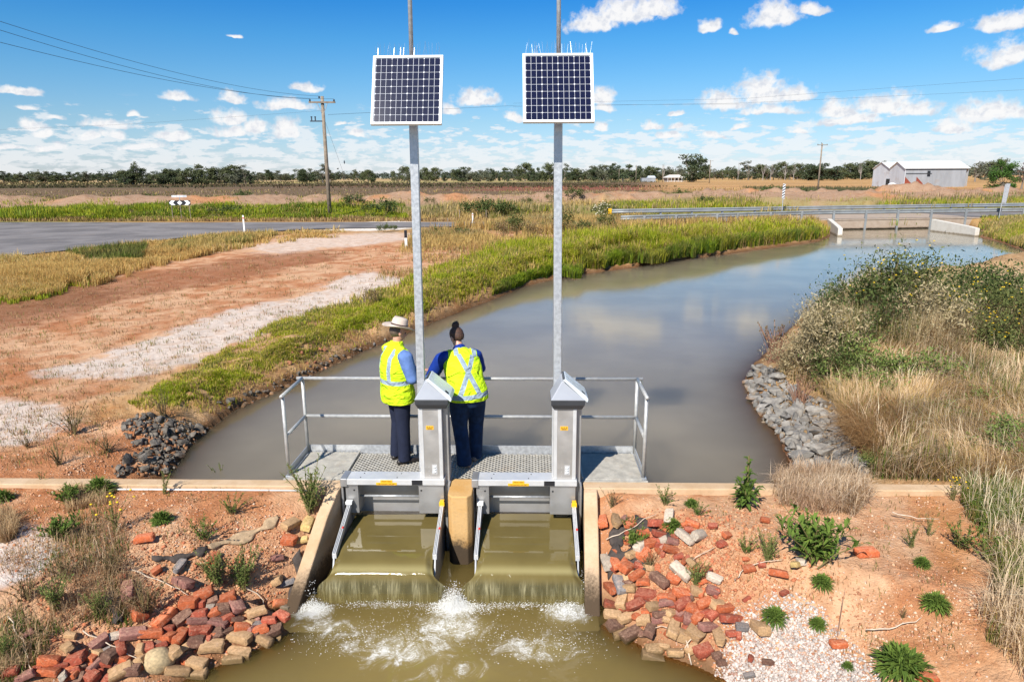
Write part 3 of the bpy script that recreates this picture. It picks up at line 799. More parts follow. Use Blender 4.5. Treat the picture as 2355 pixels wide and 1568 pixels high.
# ------------------------------------------------------------------ sluice gates
def make_gate(X0, label):
    loc = S(X0, 7.3)
    g = empty("sluice_gate", loc, PSI, label, "sluice gate", "pair of sluice gates in the headwall")
    Y = lambda y: y - 7.3
    # beam across the top
    b = MB().box((-.61, Y(7.14), .055), (.565, Y(7.36), .125)).build("cross_beam", M_ALUB, g, bevel=.004)
    MB().box((-.625, Y(7.135), .03), (-.545, Y(7.365), .132)).build("beam_end", M_ALUD, b, bevel=.01)
    label_plate(b, -.095, Y(7.139), .104, .135, .031, [(0, 0, "Master Gate", .021)])
    label_plate(b, -.095, Y(7.1385), .073, .235, .030, [(0, 0, "Fully automatic, auto start", .0185)])
    np_ = MB().box((.195, Y(7.135), .062), (.315, Y(7.14), .118)).build("name_plate", M_BLK, b)
    for x, y in ((-.38, 7.30), (.05, 7.30), (-.40, 7.19), (.02, 7.19)):
        MB().tube([(x, Y(y), .124), (x, Y(y), .129)], [.009, .007], 8).build("bolt", M_DARKP, b)
    # side housings and brackets in front
    for (x0, x1, nm, dpt) in ((-.575, -.43, "side_housing", .30), (.265, .552, "side_housing", .22)):
        h = MB().box((x0, Y(7.165), -.305), (x1, Y(7.165) + dpt, .035)).build(nm, M_ALUD, g, bevel=.004)
        q = MB()
        q.box((x0 - .004, Y(7.155), .036), (x1 + .004, Y(7.30), .05))
        q.box((x0 + .0, Y(7.150), .05), (x0 + (x1 - x0) * .55, Y(7.17), .115))
        q.box((x0 + (x1 - x0) * .62, Y(7.150), .05), (x1 + .003, Y(7.17), .105))
        q.build("bracket", M_ALU, h, bevel=.002)
        MB().tube([(x0 + (.10 if x0 < 0 else .03), Y(7.163), -.02), (x0 + (.10 if x0 < 0 else .03), Y(7.168), -.02)], .011, 10).build("bolt_hole", M_BLK, h)
    # back plate and pipe
    MB().box((-.60, Y(7.40), -.95), (.60, Y(7.425), .06)).build("back_plate", M_ALUD, g)
    for xa, xb in ((-.622, -.60), (.60, .622)): MB().box((xa, Y(7.16), -1.3), (xb, Y(7.45), .05)).build("side_frame", M_ALUD, g)
    MB().tube([(-.43, Y(7.27), -.14), (.265, Y(7.27), -.14)], .013, 12).build("drive_rod", M_GALV, g, smooth=True)
    # column
    c = MB().box((.318, Y(7.18), .126), (.548, Y(7.44), .965)).build("column", M_ALU, g, bevel=.004)
    q = MB()
    q.box((.300, Y(7.175), .127), (.340, Y(7.30), .962)); q.box((.512, Y(7.172), .127), (.551, Y(7.30), .962))
    q.box((.286, Y(7.22), .127), (.299, Y(7.44), .95))
    q.build("rib", M_ALUB, c, bevel=.003)
    MB().box((.552, Y(7.26), -.9), (.61, Y(7.46), .955)).build("channel", M_ALUD, c, bevel=.004)
    lp = label_plate(c, .415, Y(7.1795), .735, .085, .046, [])
    mk_ = MB(); yy = Y(7.1795) - .0036
    for x in (.389, .415, .441):
        o3 = [(x - .010, .7365), (x + .010, .7365), (x, .7535)]; i3 = [(x - .006, .7388), (x + .006, .7388), (x, .749)]
        mk_.add([(p[0], yy, p[1]) for p in o3 + i3], [(0, 1, 4, 3), (1, 2, 5, 4), (2, 0, 3, 5)]); mk_.box((x - .0012, yy - .0002, .7405), (x + .0012, yy, .746))
    for z, w in ((.729, .030), (.720, .026)): mk_.box((.415 - w, yy - .0002, z - .0022), (.415 + w, yy, z + .0022))
    mk_.build("symbols", M_BLK, lp, normals=False)
    w = label_plate(c, .455, Y(7.1795), .235, .06, .115, [], M_ALUB, "vent_plate")
    for k in range(3): MB().blob((.455, Y(7.176), .203 + k * .031), (.021, .012, .011), 12, 6).build("louvre", M_LIDP, w, smooth=True)
    for k in range(3):
        for x in (.39, .52): MB().blob((x, Y(7.178), .165 + k * .05), (.004, .003, .004), 8, 5).build("rivet", M_ALUB, c)
    # control box: gabled grey housing, dark collar, pale sloping lid
    bx = MB()
    zb, L, Rr = 1.075, .262, .640
    y0, y1 = Y(7.12), Y(7.47)
    ap = (.262 + .120, 1.29)
    v = [(L, y0, zb), (Rr, y0, zb), (ap[0], y0 + .055, ap[1] - .012), (ap[0] + .03, y0 + .055, ap[1] - .012),
         (L, y1, zb), (Rr, y1, zb), (ap[0], y1 - .02, ap[1]), (ap[0] + .03, y1 - .02, ap[1])]
    bx.add(v, [(0, 1, 3, 2), (4, 6, 7, 5), (0, 2, 6, 4), (1, 5, 7, 3), (2, 3, 7, 6), (0, 4, 5, 1)])
    bxo = bx.build("control_box", M_GREYP, g, bevel=.008)
    q = MB(); v = []
    for z, i in ((1.074, .004), (1.02, .006), (.966, .032)):
        for (x, y) in ((L + i, y0 + i), (Rr - i, y0 + i), (Rr - i, y1 - i), (L + i, y1 - i)): v.append((x, y, z))
    q.add(v, [(0, 3, 2, 1), (8, 9, 10, 11)] + [(r * 4 + j, r * 4 + (j + 1) % 4, r * 4 + 4 + (j + 1) % 4, r * 4 + 4 + j) for r in (0, 1) for j in range(4)])
    q.build("collar", M_DARKP, bxo, bevel=.006)
    # lid along the right slope
    a = np.array([ap[0] + .012, ap[1] + .012]); e = np.array([Rr + .022, zb - .018]); d = (e - a) / np.linalg.norm(e - a); nn = np.array([-d[1], d[0]])
    poly = [a, a + nn * .030 + d * .015, e + nn * .042 - d * .05, e + nn * .030 - d * .012, e + nn * .004 + d * .004, e - nn * .006]
    lid = MB().prism([(p[0], p[1]) for p in poly], 1, y0 + .012, y1 - .01).build("lid", M_LIDP, bxo, bevel=.009)
    # poly is x,z when extruded along y
    t = e - d * .075 + nn * .042
    MB().prism([tuple(t - d * .045), tuple(t - d * .045 + nn * .003), tuple(t + nn * .003), tuple(t)], 1, y0 + .03, y0 + .075).build("keypad", M_BLK, lid)
    MB().tube([(a[0] + .01, y0 + .04, a[1] + .008), (a[0] + .01, y1 - .05, a[1] + .008)], .014, 8).build("hinge", M_DARKP, lid)
    # struts of the leaf, with their tracks and red markers
    for sx, st in ((-1, "strut"), (1, "strut")):
        x = -.528 if sx < 0 else .535
        p0, p1 = np.array([x, Y(7.13), -.165]), np.array([x, Y(6.44), -.405])
        sb = MB()
        for off, hw_, up in ((0, .022, 0), (-.016, .004, .012), (.016, .004, .012), (0, .003, .014)):
            v = []
            for p in (p0, p1):
                for dx in (-hw_, hw_):
                    for dz in (-.05 if up == 0 else 0, up + .004): v.append((p[0] + off + dx, p[1], p[2] + dz))
            sb.add(v, [(0, 1, 3, 2), (4, 6, 7, 5), (0, 4, 5, 1), (2, 3, 7, 6), (1, 5, 7, 3), (0, 2, 6, 4)])
        so_ = sb.build("strut", M_ALUB, g, bevel=.002)
        mk = p0 + (p1 - p0) * .52
        MB().blob((mk[0] + .012, mk[1], mk[2] + .016), (.013, .022, .010), 10, 6).build("red_marker", M_REDP, so_)
        # leaf side plate below the strut
        xs = x + sx * .004
        MB().prism([(Y(7.16), -.22), (Y(6.44), -.43), (Y(6.36), -.60), (Y(6.40), -1.0), (Y(7.16), -1.2)], 0, xs - .008, xs + .008).build("side_plate", M_ALUD, g)
        tr = MB()
        tr.box((x - .026, Y(7.09), -.19), (x + .026, Y(7.16), -.135)); tr.build("strut_clamp", M_RUB if sx < 0 else M_RUB, so_, bevel=.004)
        if sx > 0:
            cl = MB().box((x - .030, Y(7.085), -.175), (x + .030, Y(7.10), -.125)).box((x - .024, Y(7.09), -.125), (x + .024, Y(7.15), -.118))
            cl.box((x - .022, Y(7.08), -.19), (x + .022, Y(7.09), -.172)).build("latch", M_YELP, g, bevel=.004)
        else:
            MB().box((x - .036, Y(7.085), -.165), (x + .036, Y(7.15), -.13)).build("latch", M_WHITE, g, bevel=.003)
    # leaf under the water
    MB().box((-.53, Y(6.34), -.98), (.53, Y(6.40), -.60)).build("leaf", M_ALUD, g)
    return g
make_gate(-1.335, "aluminium sluice gate with grey control box, between the two people, the left of two")
make_gate(.163, "aluminium sluice gate with grey control box, the right of two, beside the brick-covered bank")

# water in the gates and over the leaf
mt, n, b = new_mat("falling_water"); vec = n.pos()
st = n.noise(n.vmath('MULTIPLY', vec, (1, .14, .10)), 24, 6, .75, 1.1)
st2 = n.noise(n.vmath('MULTIPLY', vec, (1, .2, .12)), 7, 3, .6)
fall = n.attr("fall", 2)
c = n.mix(n.mapr(n.noise(vec, 2.5, 3, .5), .3, .7), (.125, .094, .03, 1), (.15, .114, .038, 1))
glass = n.mix(n.mapr(n.math('ADD', n.math('MULTIPLY', st, .45), n.math('MULTIPLY', st2, .55)), .44, .66), (.115, .10, .045, 1), (.33, .295, .17, 1))
c0 = c
c = n.mix(n.mapr(fall, .25, .8), c, glass)
zs_ = n.node("ShaderNodeSeparateXYZ"); n.put(zs_.inputs[0], vec)
c = n.mix(n.math('MULTIPLY', n.mapr(zs_.outputs[2], ZL + .16, ZL + .02), .8), c, (.16, .125, .042, 1))
lip = n.mapr(n.math('ABSOLUTE', n.math('SUBTRACT', fall, .14)), .13, .0)
c = n.mix(n.math('MULTIPLY', lip, .55), c, (.33, .285, .13, 1))
n.put(b.inputs["Base Color"], c); n.put(b.inputs["Roughness"], n.math("ADD", .04, n.math("MULTIPLY", lip, .16))); b.inputs["IOR"].default_value = 1.33
flat = n.noise(vec, 5, 3, .5)
hh = n.math('ADD', n.math('MULTIPLY', flat, .06), n.math('MULTIPLY', fall, n.math('ADD', n.math('MULTIPLY', st, .35), n.math('MULTIPLY', st2, .8))))
n.put(b.inputs["Normal"], n.bump(hh, .5, .03))
# the thin sheet lets the dark hollow behind it show between the streaks
out = [x for x in n.t.nodes if x.type == 'OUTPUT_MATERIAL'][0]
tr = n.node("ShaderNodeBsdfTransparent"); tr.inputs[0].default_value = (.62, .60, .42, 1)
mx = n.node("ShaderNodeMixShader"); n.put(mx.inputs[0], n.math('MULTIPLY', n.mapr(fall, .3, .7), n.mapr(st, .66, .42, .08, .5)))
n.l.new(b.outputs[0], mx.inputs[1]); n.l.new(tr.outputs[0], mx.inputs[2]); n.l.new(mx.outputs[0], out.inputs[0])
M_FALL = mt
def weir(X0):
    prof = [(7.36, ZW, 0), (7.0, ZW - .001, 0), (6.75, ZW - .003, 0), (6.55, ZW - .010, 0), (6.44, ZW - .022, 0), (6.36, ZW - .043, .03), (6.30, ZW - .078, .12), (6.262, ZW - .115, .24), (6.232, ZW - .165, .42), (6.208, ZW - .23, .7), (6.190, ZW - .30, .95), (6.175, ZW - .37, 1), (6.165, ZW - .45, 1)]
    k = 61; v, fa = [], []
    for i, (y, z, f) in enumerate(prof):
        for j in range(k):
            t = -1 + 2 * j / (k - 1)
            hw_ = .512 if y > 6.43 else .512 + .165 * sstep(0, 1, np.array(f)) + .006
            e = sstep(.86, 1.0, np.array(abs(t))) * (y < 6.5)
            x = t * hw_
            zz = z - .05 * e * (1 - f)
            yy = y + .10 * e * f + .022 * f * (vnoise(np.array([t * 7 + X0 * 3]), np.array([y * 2]), 5)[0] - .5) + .012 * f * (vnoise(np.array([t * 23]), np.array([X0]), 6)[0] - .5)
            v.append((x, yy - 7.3, zz)); fa.append(f)
    f = [(i * k + j, i * k + j + 1, (i + 1) * k + j + 1, (i + 1) * k + j) for i in range(len(prof) - 1) for j in range(k - 1)]
    o = np_mesh("falling_water", v, [np.array(f)[:, ::-1]], M_FALL, extra={"fall": fa}, smooth=True)
    o.location = S(X0, 7.3); o.rotation_euler = (0, 0, PSI)
    ms = o.modifiers.new("sub", 'SUBSURF'); ms.levels = 1; ms.render_levels = 1
    tag(o, kind="structure")
weir(-1.335); weir(.163)

# foam and spray where the sheets strike the pool
mt, n, b = new_mat("foam"); b.inputs["Base Color"].default_value = (.82, .81, .77, 1); b.inputs["Roughness"].default_value = .35
b.inputs["Subsurface Weight"].default_value = 0.0
M_FOAM = mt
fb = []
for (u, v, sx, sy, hgt, cnt) in ((1042,1392,.13,.12,.085,3200),(1055,1402,.26,.09,.03,2400),(722,1402,.13,.07,.04,1800),(715,1360,.03,.12,.16,90),(1302,1402,.18,.10,.03,2000),(1340,1345,.02,.14,.18,90),(890,1393,.42,.05,.02,700),(1185,1395,.42,.05,.02,700),(1000,1450,.7,.3,.010,900),(1250,1480,.5,.25,.01,500),(800,1470,.45,.22,.01,500)):
    p = at_z(u, v, ZL)
    if hgt > .15: p = at_z(u, v, ZL + .15)
    q = rng.normal(size=(cnt, 3)) * np.array([sx, sy, 0]) * .6
    q[:, 2] = np.abs(rng.normal(size=cnt)) * hgt * np.exp(-(q[:, 0] / sx) ** 2)
    pz0 = ZL + .012
    fb.append(np.concatenate([p[None, :2] + q[:, :2], pz0 + q[:, 2:3] if hgt < .15 else ZL + np.abs(rng.normal(size=(cnt, 1))) * .16], 1))
fb = np.concatenate(fb); fr_ = rng.uniform(.0014, .0038, len(fb)) * rng.choice([1, 1, 1, 1.8], len(fb))
oct_v = np.array([(1, 0, 0), (-1, 0, 0), (0, 1, 0), (0, -1, 0), (0, 0, .7), (0, 0, -.7)], float)
oct_f = np.array([(0, 2, 4), (2, 1, 4), (1, 3, 4), (3, 0, 4), (2, 0, 5), (1, 2, 5), (3, 1, 5), (0, 3, 5)])
vv = (fb[:, None, :] + oct_v[None] * fr_[:, None, None]).reshape(-1, 3)
ff = (oct_f[None] + 6 * np.arange(len(fb))[:, None, None]).reshape(-1, 3)
tag(np_mesh("foam", vv, [ff], M_FOAM, smooth=True), kind="stuff")

# ------------------------------------------------------------------ walkway with handrail
wk = empty("walkway", S(-.58, 7.8), PSI, "galvanised footbridge with pipe handrail and mesh deck behind the two sluice gates", "walkway")
WX0, WX1, WY0, WY1 = -2.09, 2.11, -.36, .40     # local, relative to (-.58, 7.8)
r_ = .0215
for (x, y) in ((WX0, WY0 + .05), (WX0 + .0, WY1), (WX1, WY0 + .05), (WX1, WY1)):
    p = MB().tube([(x, y, -.01), (x, y, 1.005)], r_, 12)
    p.build("post", M_RAIL, wk, smooth=True)
    MB().box((x - .035, y - .035, -.03), (x + .035, y + .035, .012)).build("post_foot", M_GALV, wk, bevel=.003)
tr = MB()
tr.tube([(WX0 - .07, WY1, 1.0), (WX1 + .07, WY1, 1.0)], r_, 12)
tr.build("top_rail", M_RAIL, wk, smooth=True)
MB().tube([(WX0, WY1, .50), (WX1, WY1, .50)], r_, 12).build("mid_rail", M_RAIL, wk, smooth=True)
for x in (WX0, WX1):
    MB().tube([(x, WY0 - .0, 1.0), (x, WY1, 1.0)], r_, 12).build("end_rail", M_RAIL, wk, smooth=True)
    MB().tube([(x, WY0 + .05, .50), (x, WY1, .50)], r_ * .95, 12).build("end_rail", M_RAIL, wk, smooth=True)
    MB().box((x - .004, WY0 + .08, 0), (x + .004, WY1, .10)).build("kick_plate", M_GALV, wk)
MB().box((WX0, WY1 + .022, -.04), (WX1, WY1 + .028, .10)).build("kick_plate", M_GALV, wk)
fr = MB()
for y in (WY0, WY1): fr.box((WX0, y - .012 + (.0 if y < 0 else -.01), -.11), (WX1, y + .012 - (.0 if y < 0 else .01), -.012))
for x in (WX0, -1.28, -.3, .62, 1.33, WX1): fr.box((x - .015, WY0 + .013, -.10), (x + .015, WY1 - .023, -.018))
fr.build("frame", M_GALV, wk)
# ribbed tread plates at the two ends (with a front lip)
def tread(x0, x1):
    v, f = [], []
    nyr = 30; xs = np.linspace(x0, x1, int((x1 - x0) / .012))
    ysr = np.linspace(WY0 - .02, WY1 - .005, nyr * 2 + 1)
    for j, y in enumerate(ysr):
        for i, x in enumerate(xs):
            tooth = .005 * ((i // 2 + (j // 2)) % 2)
            z = .006 + (.007 if j % 2 else 0.0) + tooth * (j % 2)
            v.append((x, y, z))
    k = len(xs)
    for j in range(len(ysr) - 1):
        for i in range(k - 1): f.append((j * k + i, j * k + i + 1, (j + 1) * k + i + 1, (j + 1) * k + i))
    o = np_mesh("tread_plate", v, [np.array(f)], M_DECK, wk)
    return o
tread(WX0 + .02, -1.42); tread(1.40, WX1 - .02)
for xa, xb in ((WX0 - .04, -1.40), (1.38, WX1 + .04)): MB().box((xa, WY0 - .05, -.055), (xb, WY0 - .02, .004)).build("front_lip", M_DECK, wk)
for xa, xb in ((-1.425, -1.405), (1.385, 1.405)): MB().box((xa, WY0, -.01), (xb, WY1 - .02, .035)).build("edge_trim", M_DECK, wk)
# expanded mesh: zig-zag strands
me_ = MB(); v, f = [], []
pitch, nrow = .075, 12
ys2 = np.linspace(WY0 + .01, WY1 - .03, nrow * 2 + 1)
def strand(a, b2, w=.0075, t=.010):
    a, b2 = np.array(a), np.array(b2); d = b2 - a; d /= np.linalg.norm(d); s = np.array([-d[1], d[0], 0]) * w
    k = len(v)
    for p in (a, b2):
        for q in (s, -s):
            for z in (0, -t): v.append(tuple(p + q + np.array([0, 0, z])))
    f.extend([(k, k + 4, k + 6, k + 2), (k + 1, k + 3, k + 7, k + 5), (k, k + 1, k + 5, k + 4), (k + 2, k + 6, k + 7, k + 3)])
nx_ = int((1.385 + 1.405) / pitch)
for j in range(nrow * 2):
    for i in range(nx_ + 1):
        x = -1.40 + i * pitch
        xa = x + (pitch / 2 if j % 2 else 0); xb = x + (0 if j % 2 else pitch / 2)
        strand((xa, ys2[j], .006), (xb, ys2[j + 1], .006))
        xb2 = x + (pitch if j % 2 else -pitch / 2)
        if -1.40 <= xb2 <= 1.385: strand((xa, ys2[j], .0055), (xb2, ys2[j + 1], .0055))
np_mesh("mesh_deck", v, [np.array(f)], M_DECK, wk)

# ------------------------------------------------------------------ solar masts
mt, n, b = new_mat("solar_cell")
n.put(b.inputs["Base Color"], n.mix(n.noise(n.coord("Object"), 30, 3, .6), (.006, .007, .022, 1), (.012, .013, .04, 1)))
b.inputs["Roughness"].default_value = .1; b.inputs["Specular IOR Level"].default_value = .4; M_CELL = mt
M_BACK = mat("white_backsheet", (.72, .73, .76), rough=.7, spec=.2, var=.03)
M_SPIKE = mat("spike_wire", (.45, .46, .5), rough=.3, metal=.8, var=.05)
def make_mast(px_bottom, px_top, panel_c, yaw, label):
    b0 = at_y(px_bottom[0], px_bottom[1], 7.46); t0 = at_y(px_top[0], px_top[1], 7.46)
    lean = (t0[0] - b0[0]) / (t0[2] - b0[2])
    x0 = b0[0] - lean * (b0[2] + .10)
    ms_ = empty("solar_mast", (x0, 7.46, -.10), 0, label, "solar mast", "solar masts behind the sluice gates")
    Z = lambda z: z + .10
    lx = lambda z: lean * Z(z)
    h = .043; v = []
    for z in (-.10, 4.55):
        for (a, c2) in ((-h, -h), (h, -h), (h, h), (-h, h)): v.append((lx(z) + a, c2, Z(z)))
    MB().add(v, [(0, 1, 5, 4), (1, 2, 6, 5), (2, 3, 7, 6), (3, 0, 4, 7), (4, 5, 6, 7), (3, 2, 1, 0)]).build("pole", M_GALV, ms_, bevel=.006)
    MB().tube([(lx(4.4), -.0, Z(4.5)), (lx(6.6) + 0.0, 0, Z(6.6))], .022, 14).build("antenna_pipe", M_GALV, ms_, smooth=True)
    pc = at_y(panel_c[0], panel_c[1], 7.20)
    tilt = R(22); w, hgt = .705, .73
    pn = bpy.data.objects.new("solar_panel", None); COL.objects.link(pn); pn.parent = ms_
    pn.location = (pc[0] - x0, 7.20 - 7.46, Z(pc[2])); pn.rotation_euler = (-tilt, 0, yaw)
    # local: x right, z up the panel, -y outward
    bs = MB().box((-w / 2 + .02, -.004, -hgt / 2 + .02), (w / 2 - .02, .004, hgt / 2 - .02)).build("backsheet", M_BACK, pn)
    fr = MB()
    fr.box((-w / 2, -.016, -hgt / 2), (w / 2, .022, -hgt / 2 + .024)); fr.box((-w / 2, -.016, hgt / 2 - .024), (w / 2, .022, hgt / 2))
    fr.box((-w / 2, -.016, -hgt / 2 + .0241), (-w / 2 + .024, .022, hgt / 2 - .0241)); fr.box((w / 2 - .024, -.016, -hgt / 2 + .0241), (w / 2, .022, hgt / 2 - .0241))
    fr.build("frame", M_WHITE, pn, bevel=.002)
    cb_, bb = MB(), MB()
    ix, iz = w - .058, hgt - .056
    cw, chh = ix / 4, iz / 9
    for i in range(4):
        for j in range(9):
            cx = -ix / 2 + cw * (i + .5); cz = -iz / 2 + chh * (j + .5)
            a, d, k = cw / 2 - .0014, chh / 2 - .0021, .007
            top_, bot = True, True
            pts = [(cx - a + k, cz - d), (cx + a - k, cz - d), (cx + a, cz - d + k), (cx + a, cz + d - k), (cx + a - k, cz + d), (cx - a + k, cz + d), (cx - a, cz + d - k), (cx - a, cz - d + k)]
            cb_.prism(pts, 1, -.0062, -.0042)
        for q in (.335, .665):
            x = -ix / 2 + cw * (i + q)
            bb.box((x - .0012, -.0072, -iz / 2), (x + .0012, -.0064, iz / 2))
    cells = cb_.build("solar_cells", M_CELL, bs)
    bb.build("busbar", M_BACK, bs)
    # bracket to the pole
    MB().box((-.05, .023, -.10), (.05, .20, .10)).box((-.20, .023, -.02), (.20, .05, .02)).build("bracket", M_GALV, pn)
    sp_ = MB()
    for k in range(26):
        x = -w / 2 + .03 + k * (w - .06) / 25 + random.uniform(-.006, .006)
        a, c2 = random.uniform(-.02, .02), random.uniform(-.06, .02)
        sp_.tube([(x, .0, hgt / 2), (x + a, c2, hgt / 2 + random.uniform(.10, .135))], [.0013, .0009], 5)
    for k in range(5):
        x = -w / 2 + .04 + random.random() * (w - .08)
        sp_.tube([(x, -.002, hgt / 2), (x + .004, -.012, hgt / 2 + .085)], [.0024, .0014], 6)
    sp_.build("bird_spikes", M_SPIKE, pn)
    return ms_
make_mast((968, 870), (951, 290), (936.5, 208), R(-2.0), "tall galvanised mast with tilted solar panel and bird spikes, behind the left sluice gate")
make_mast((1281, 870), (1283.5, 290), (1283.5, 203), R(0), "tall galvanised mast with tilted solar panel and bird spikes, behind the right sluice gate")
# ------------------------------------------------------------------ people
def skin_mat(): return mat("skin", (.52, .27, .18), rough=.5, var=.08, vscale=20)
M_SKIN = skin_mat()
def cloth(name, c, var=.15, bump=1.0, bs=9, rough=.85): return mat(name, c, rough=rough, var=var, vscale=12, bump=bump, bscale=bs, spec=.2)
M_NAVY = cloth("navy_trousers", (.016, .02, .04))
M_JEANS = cloth("blue_denim", (.012, .030, .075), var=.35)
M_BLUE = cloth("pale_blue_shirt", (.11, .19, .42))
M_ROYAL = cloth("royal_blue_shirt", (.008, .035, .24))
M_SHOE = mat("dark_leather", (.020, .016, .014), rough=.45)
M_TAN = mat("tan_leather", (.34, .21, .15), rough=.7)
M_HAIRB = mat("brown_hair", (.06, .028, .016), rough=.75, var=.5, vscale=60, bump=.4, bscale=90)
M_HAIRG = mat("grey_brown_hair", (.10, .07, .05), rough=.6, var=.3, vscale=60)
M_HAT = mat("felt_hat", (.56, .46, .385), rough=.95, var=.08, vscale=12, bump=.15, spec=.15)
M_BAND = mat("hat_band", (.045, .022, .018), rough=.6)
M_EYE = mat("eye", (.05, .04, .035), rough=.2)

def vest_mat(name, mode):
    mt, n, b = new_mat(name); vec = n.coord("Object")
    s = n.node("ShaderNodeSeparateXYZ"); n.put(s.inputs[0], vec); x, y, z = s.outputs
    wr = n.noise(n.vmath('MULTIPLY', vec, (1, 1, 1.9)), 6.5, 2, .5, 1.2)
    hi = n.mix(n.mapr(wr, .3, .7), (.50, .76, .012, 1), (.62, .84, .02, 1))
    ax = n.math('ABSOLUTE', x)
    band = lambda v, c, w: n.math('LESS_THAN', n.math('ABSOLUTE', n.math('SUBTRACT', v, c)), w)
    if mode == 'man':
        belt = band(z, 1.075, .027)
        vert = n.math('MULTIPLY', band(ax, .112, .026), n.math('GREATER_THAN', z, 1.05))
        vert = n.math('MULTIPLY', vert, n.math('LESS_THAN', z, 1.475))
        m_ = n.math('MAXIMUM', belt, vert)
    else:
        zz = n.math('SUBTRACT', z, .125 * 0)
        belt = band(n.math('SUBTRACT', z, n.math('MULTIPLY', x, .06)), .925, .027)
        up = n.math('GREATER_THAN', z, .93)
        back = n.math('LESS_THAN', y, .06)
        dx = n.math('MULTIPLY', n.math('SUBTRACT', z, 1.20), .47)
        X1 = band(x, dx, .030); X2 = band(n.math('MULTIPLY', x, -1), dx, .030)
        xx = n.math('MULTIPLY', n.math('MULTIPLY', n.math('MAXIMUM', X1, X2), up), back)
        fr = n.math('MULTIPLY', n.math('MULTIPLY', band(ax, .11, .026), up), n.math('SUBTRACT', 1, back))
        m_ = n.math('MAXIMUM', belt, n.math('MAXIMUM', xx, fr))
    c = n.mix(m_, hi, (.27, .34, .41, 1))
    n.put(b.inputs["Base Color"], c); n.put(b.inputs["Roughness"], n.math('SUBTRACT', .8, n.math('MULTIPLY', m_, .35)))
    b.inputs["Specular IOR Level"].default_value = .2
    f2 = n.noise(vec, 40, 3, .6)
    n.put(b.inputs["Normal"], n.bump(n.math('ADD', wr, n.math('MULTIPLY', f2, .06)), .8, .07))
    return mt

WIDEN = None
def soft(mb, name, m, parent, vox=.012, it=5):
    if WIDEN and name not in ("hair", "shoe"):
        for i, v in enumerate(mb.v):
            k, cy = WIDEN(v[:, 2]); v = v.copy(); v[:, 0] *= k; v[:, 1] = cy + (v[:, 1] - cy) * k; mb.v[i] = v
    o = mb.build(name, m, parent, smooth=True, normals=True)
    r = o.modifiers.new("remesh", 'REMESH'); r.mode = 'VOXEL'; r.voxel_size = vox; r.use_smooth_shade = True
    s = o.modifiers.new("smooth", 'SMOOTH'); s.iterations = it; s.factor = .5
    return o

def arm(mb, sh, el, wr, r0, r1, r2):
    sh, el, wr = map(np.array, (sh, el, wr))
    mb.tube([sh, sh + (el - sh) * .5, el, el + (wr - el) * .5, wr], [r0, (r0 + r1) / 2 * 1.02, r1, (r1 + r2) / 2 * 1.03, r2], 14)
    mb.blob(sh, (r0, r0, r0)); mb.blob(el, (r1, r1, r1)); mb.blob(wr, (r2, r2, r2))

def hand(mb, wr, d, up, side):
    """palm, four curled fingers of different lengths and a thumb from the side of the palm"""
    wr, d, up = map(np.array, (wr, d, up)); d = d / np.linalg.norm(d)
    s = np.cross(d, up); s /= np.linalg.norm(s); up = np.cross(s, d)
    Rm = np.stack([s, d, up], 1)
    mb.blob(wr + d * .05, (.040, .052, .017), rot=Rm)
    for k, (o, L) in enumerate(((-.030, .062), (-.010, .075), (.010, .078), (.030, .068))):
        a = wr + d * .090 + s * o
        b = a + d * L * .5 - up * L * .14; c = b + d * L * .38 - up * L * .36
        mb.tube([a - d * .02, a, b, c], [.009, .0095, .0085, .0065], 8); mb.blob(c, (.0068,) * 3, 8, 6)
    a = wr + d * .035 + s * side * .036
    mb.tube([a - s * side * .015, a + s * side * .018 + d * .025, a + s * side * .020 + d * .055 - up * .012], [.012, .011, .008], 8)

def head(mb, c, yaw, nod, face_parent, eyes):
    cy, sy = math.cos(yaw), math.sin(yaw); cn, sn = math.cos(nod), math.sin(nod)
    Rz = np.array([[cy, -sy, 0], [sy, cy, 0], [0, 0, 1.]]); Rx = np.array([[1., 0, 0], [0, cn, -sn], [0, sn, cn]]); M = Rz @ Rx
    P = lambda p: np.array(c) + M @ np.array(p)
    mb.blob(P((0, -.008, .025)), (.076, .095, .092), rot=M)          # skull
    mb.blob(P((0, .030, -.045)), (.058, .062, .075), rot=M)          # jaw and face
    mb.blob(P((0, .055, -.095)), (.026, .026, .022), rot=M)          # chin
    mb.tube([P((0, .088, .012)), P((0, .108, -.030)), P((0, .094, -.042))], [.008, .014, .012], 8)   # nose
    mb.tube([P((-.024, .084, -.070)), P((0, .094, -.070)), P((.024, .084, -.070))], [.006, .009, .006], 8)  # lips
    mb.tube([P((-.05, .070, .022)), P((0, .088, .020)), P((.05, .070, .022))], [.009, .010, .009], 8)   # brow
    for s in (-1, 1):
        mb.blob(P((s * .078, -.005, -.015)), (.010, .022, .034), rot=M)   # ears
        e = MB().blob(P((s * .030, .080, .000)), (.011, .009, .009)); eyes.append(e)
    return P, M

def boot(mb, a, toe_dir, L=.27, w=.048):
    a = np.array(a); t = np.array(toe_dir); t = t / np.linalg.norm(t)
    mb.tube([a - t * .07 + (0, 0, .035), a + (0, 0, .045), a + t * (L * .4) + (0, 0, .035), a + t * (L * .68) + (0, 0, .026)], [[.036, .034], [w * .9, .045], [w, .034], [w * .6, .022]], 14, ref=(-t[1], t[0], 0))
    mb.blob(a - t * .07 + (0, 0, .036), (.037, .037, .036)); mb.blob(a + t * (L * .66) + (0, 0, .026), (w * .75, w * .75, .024))

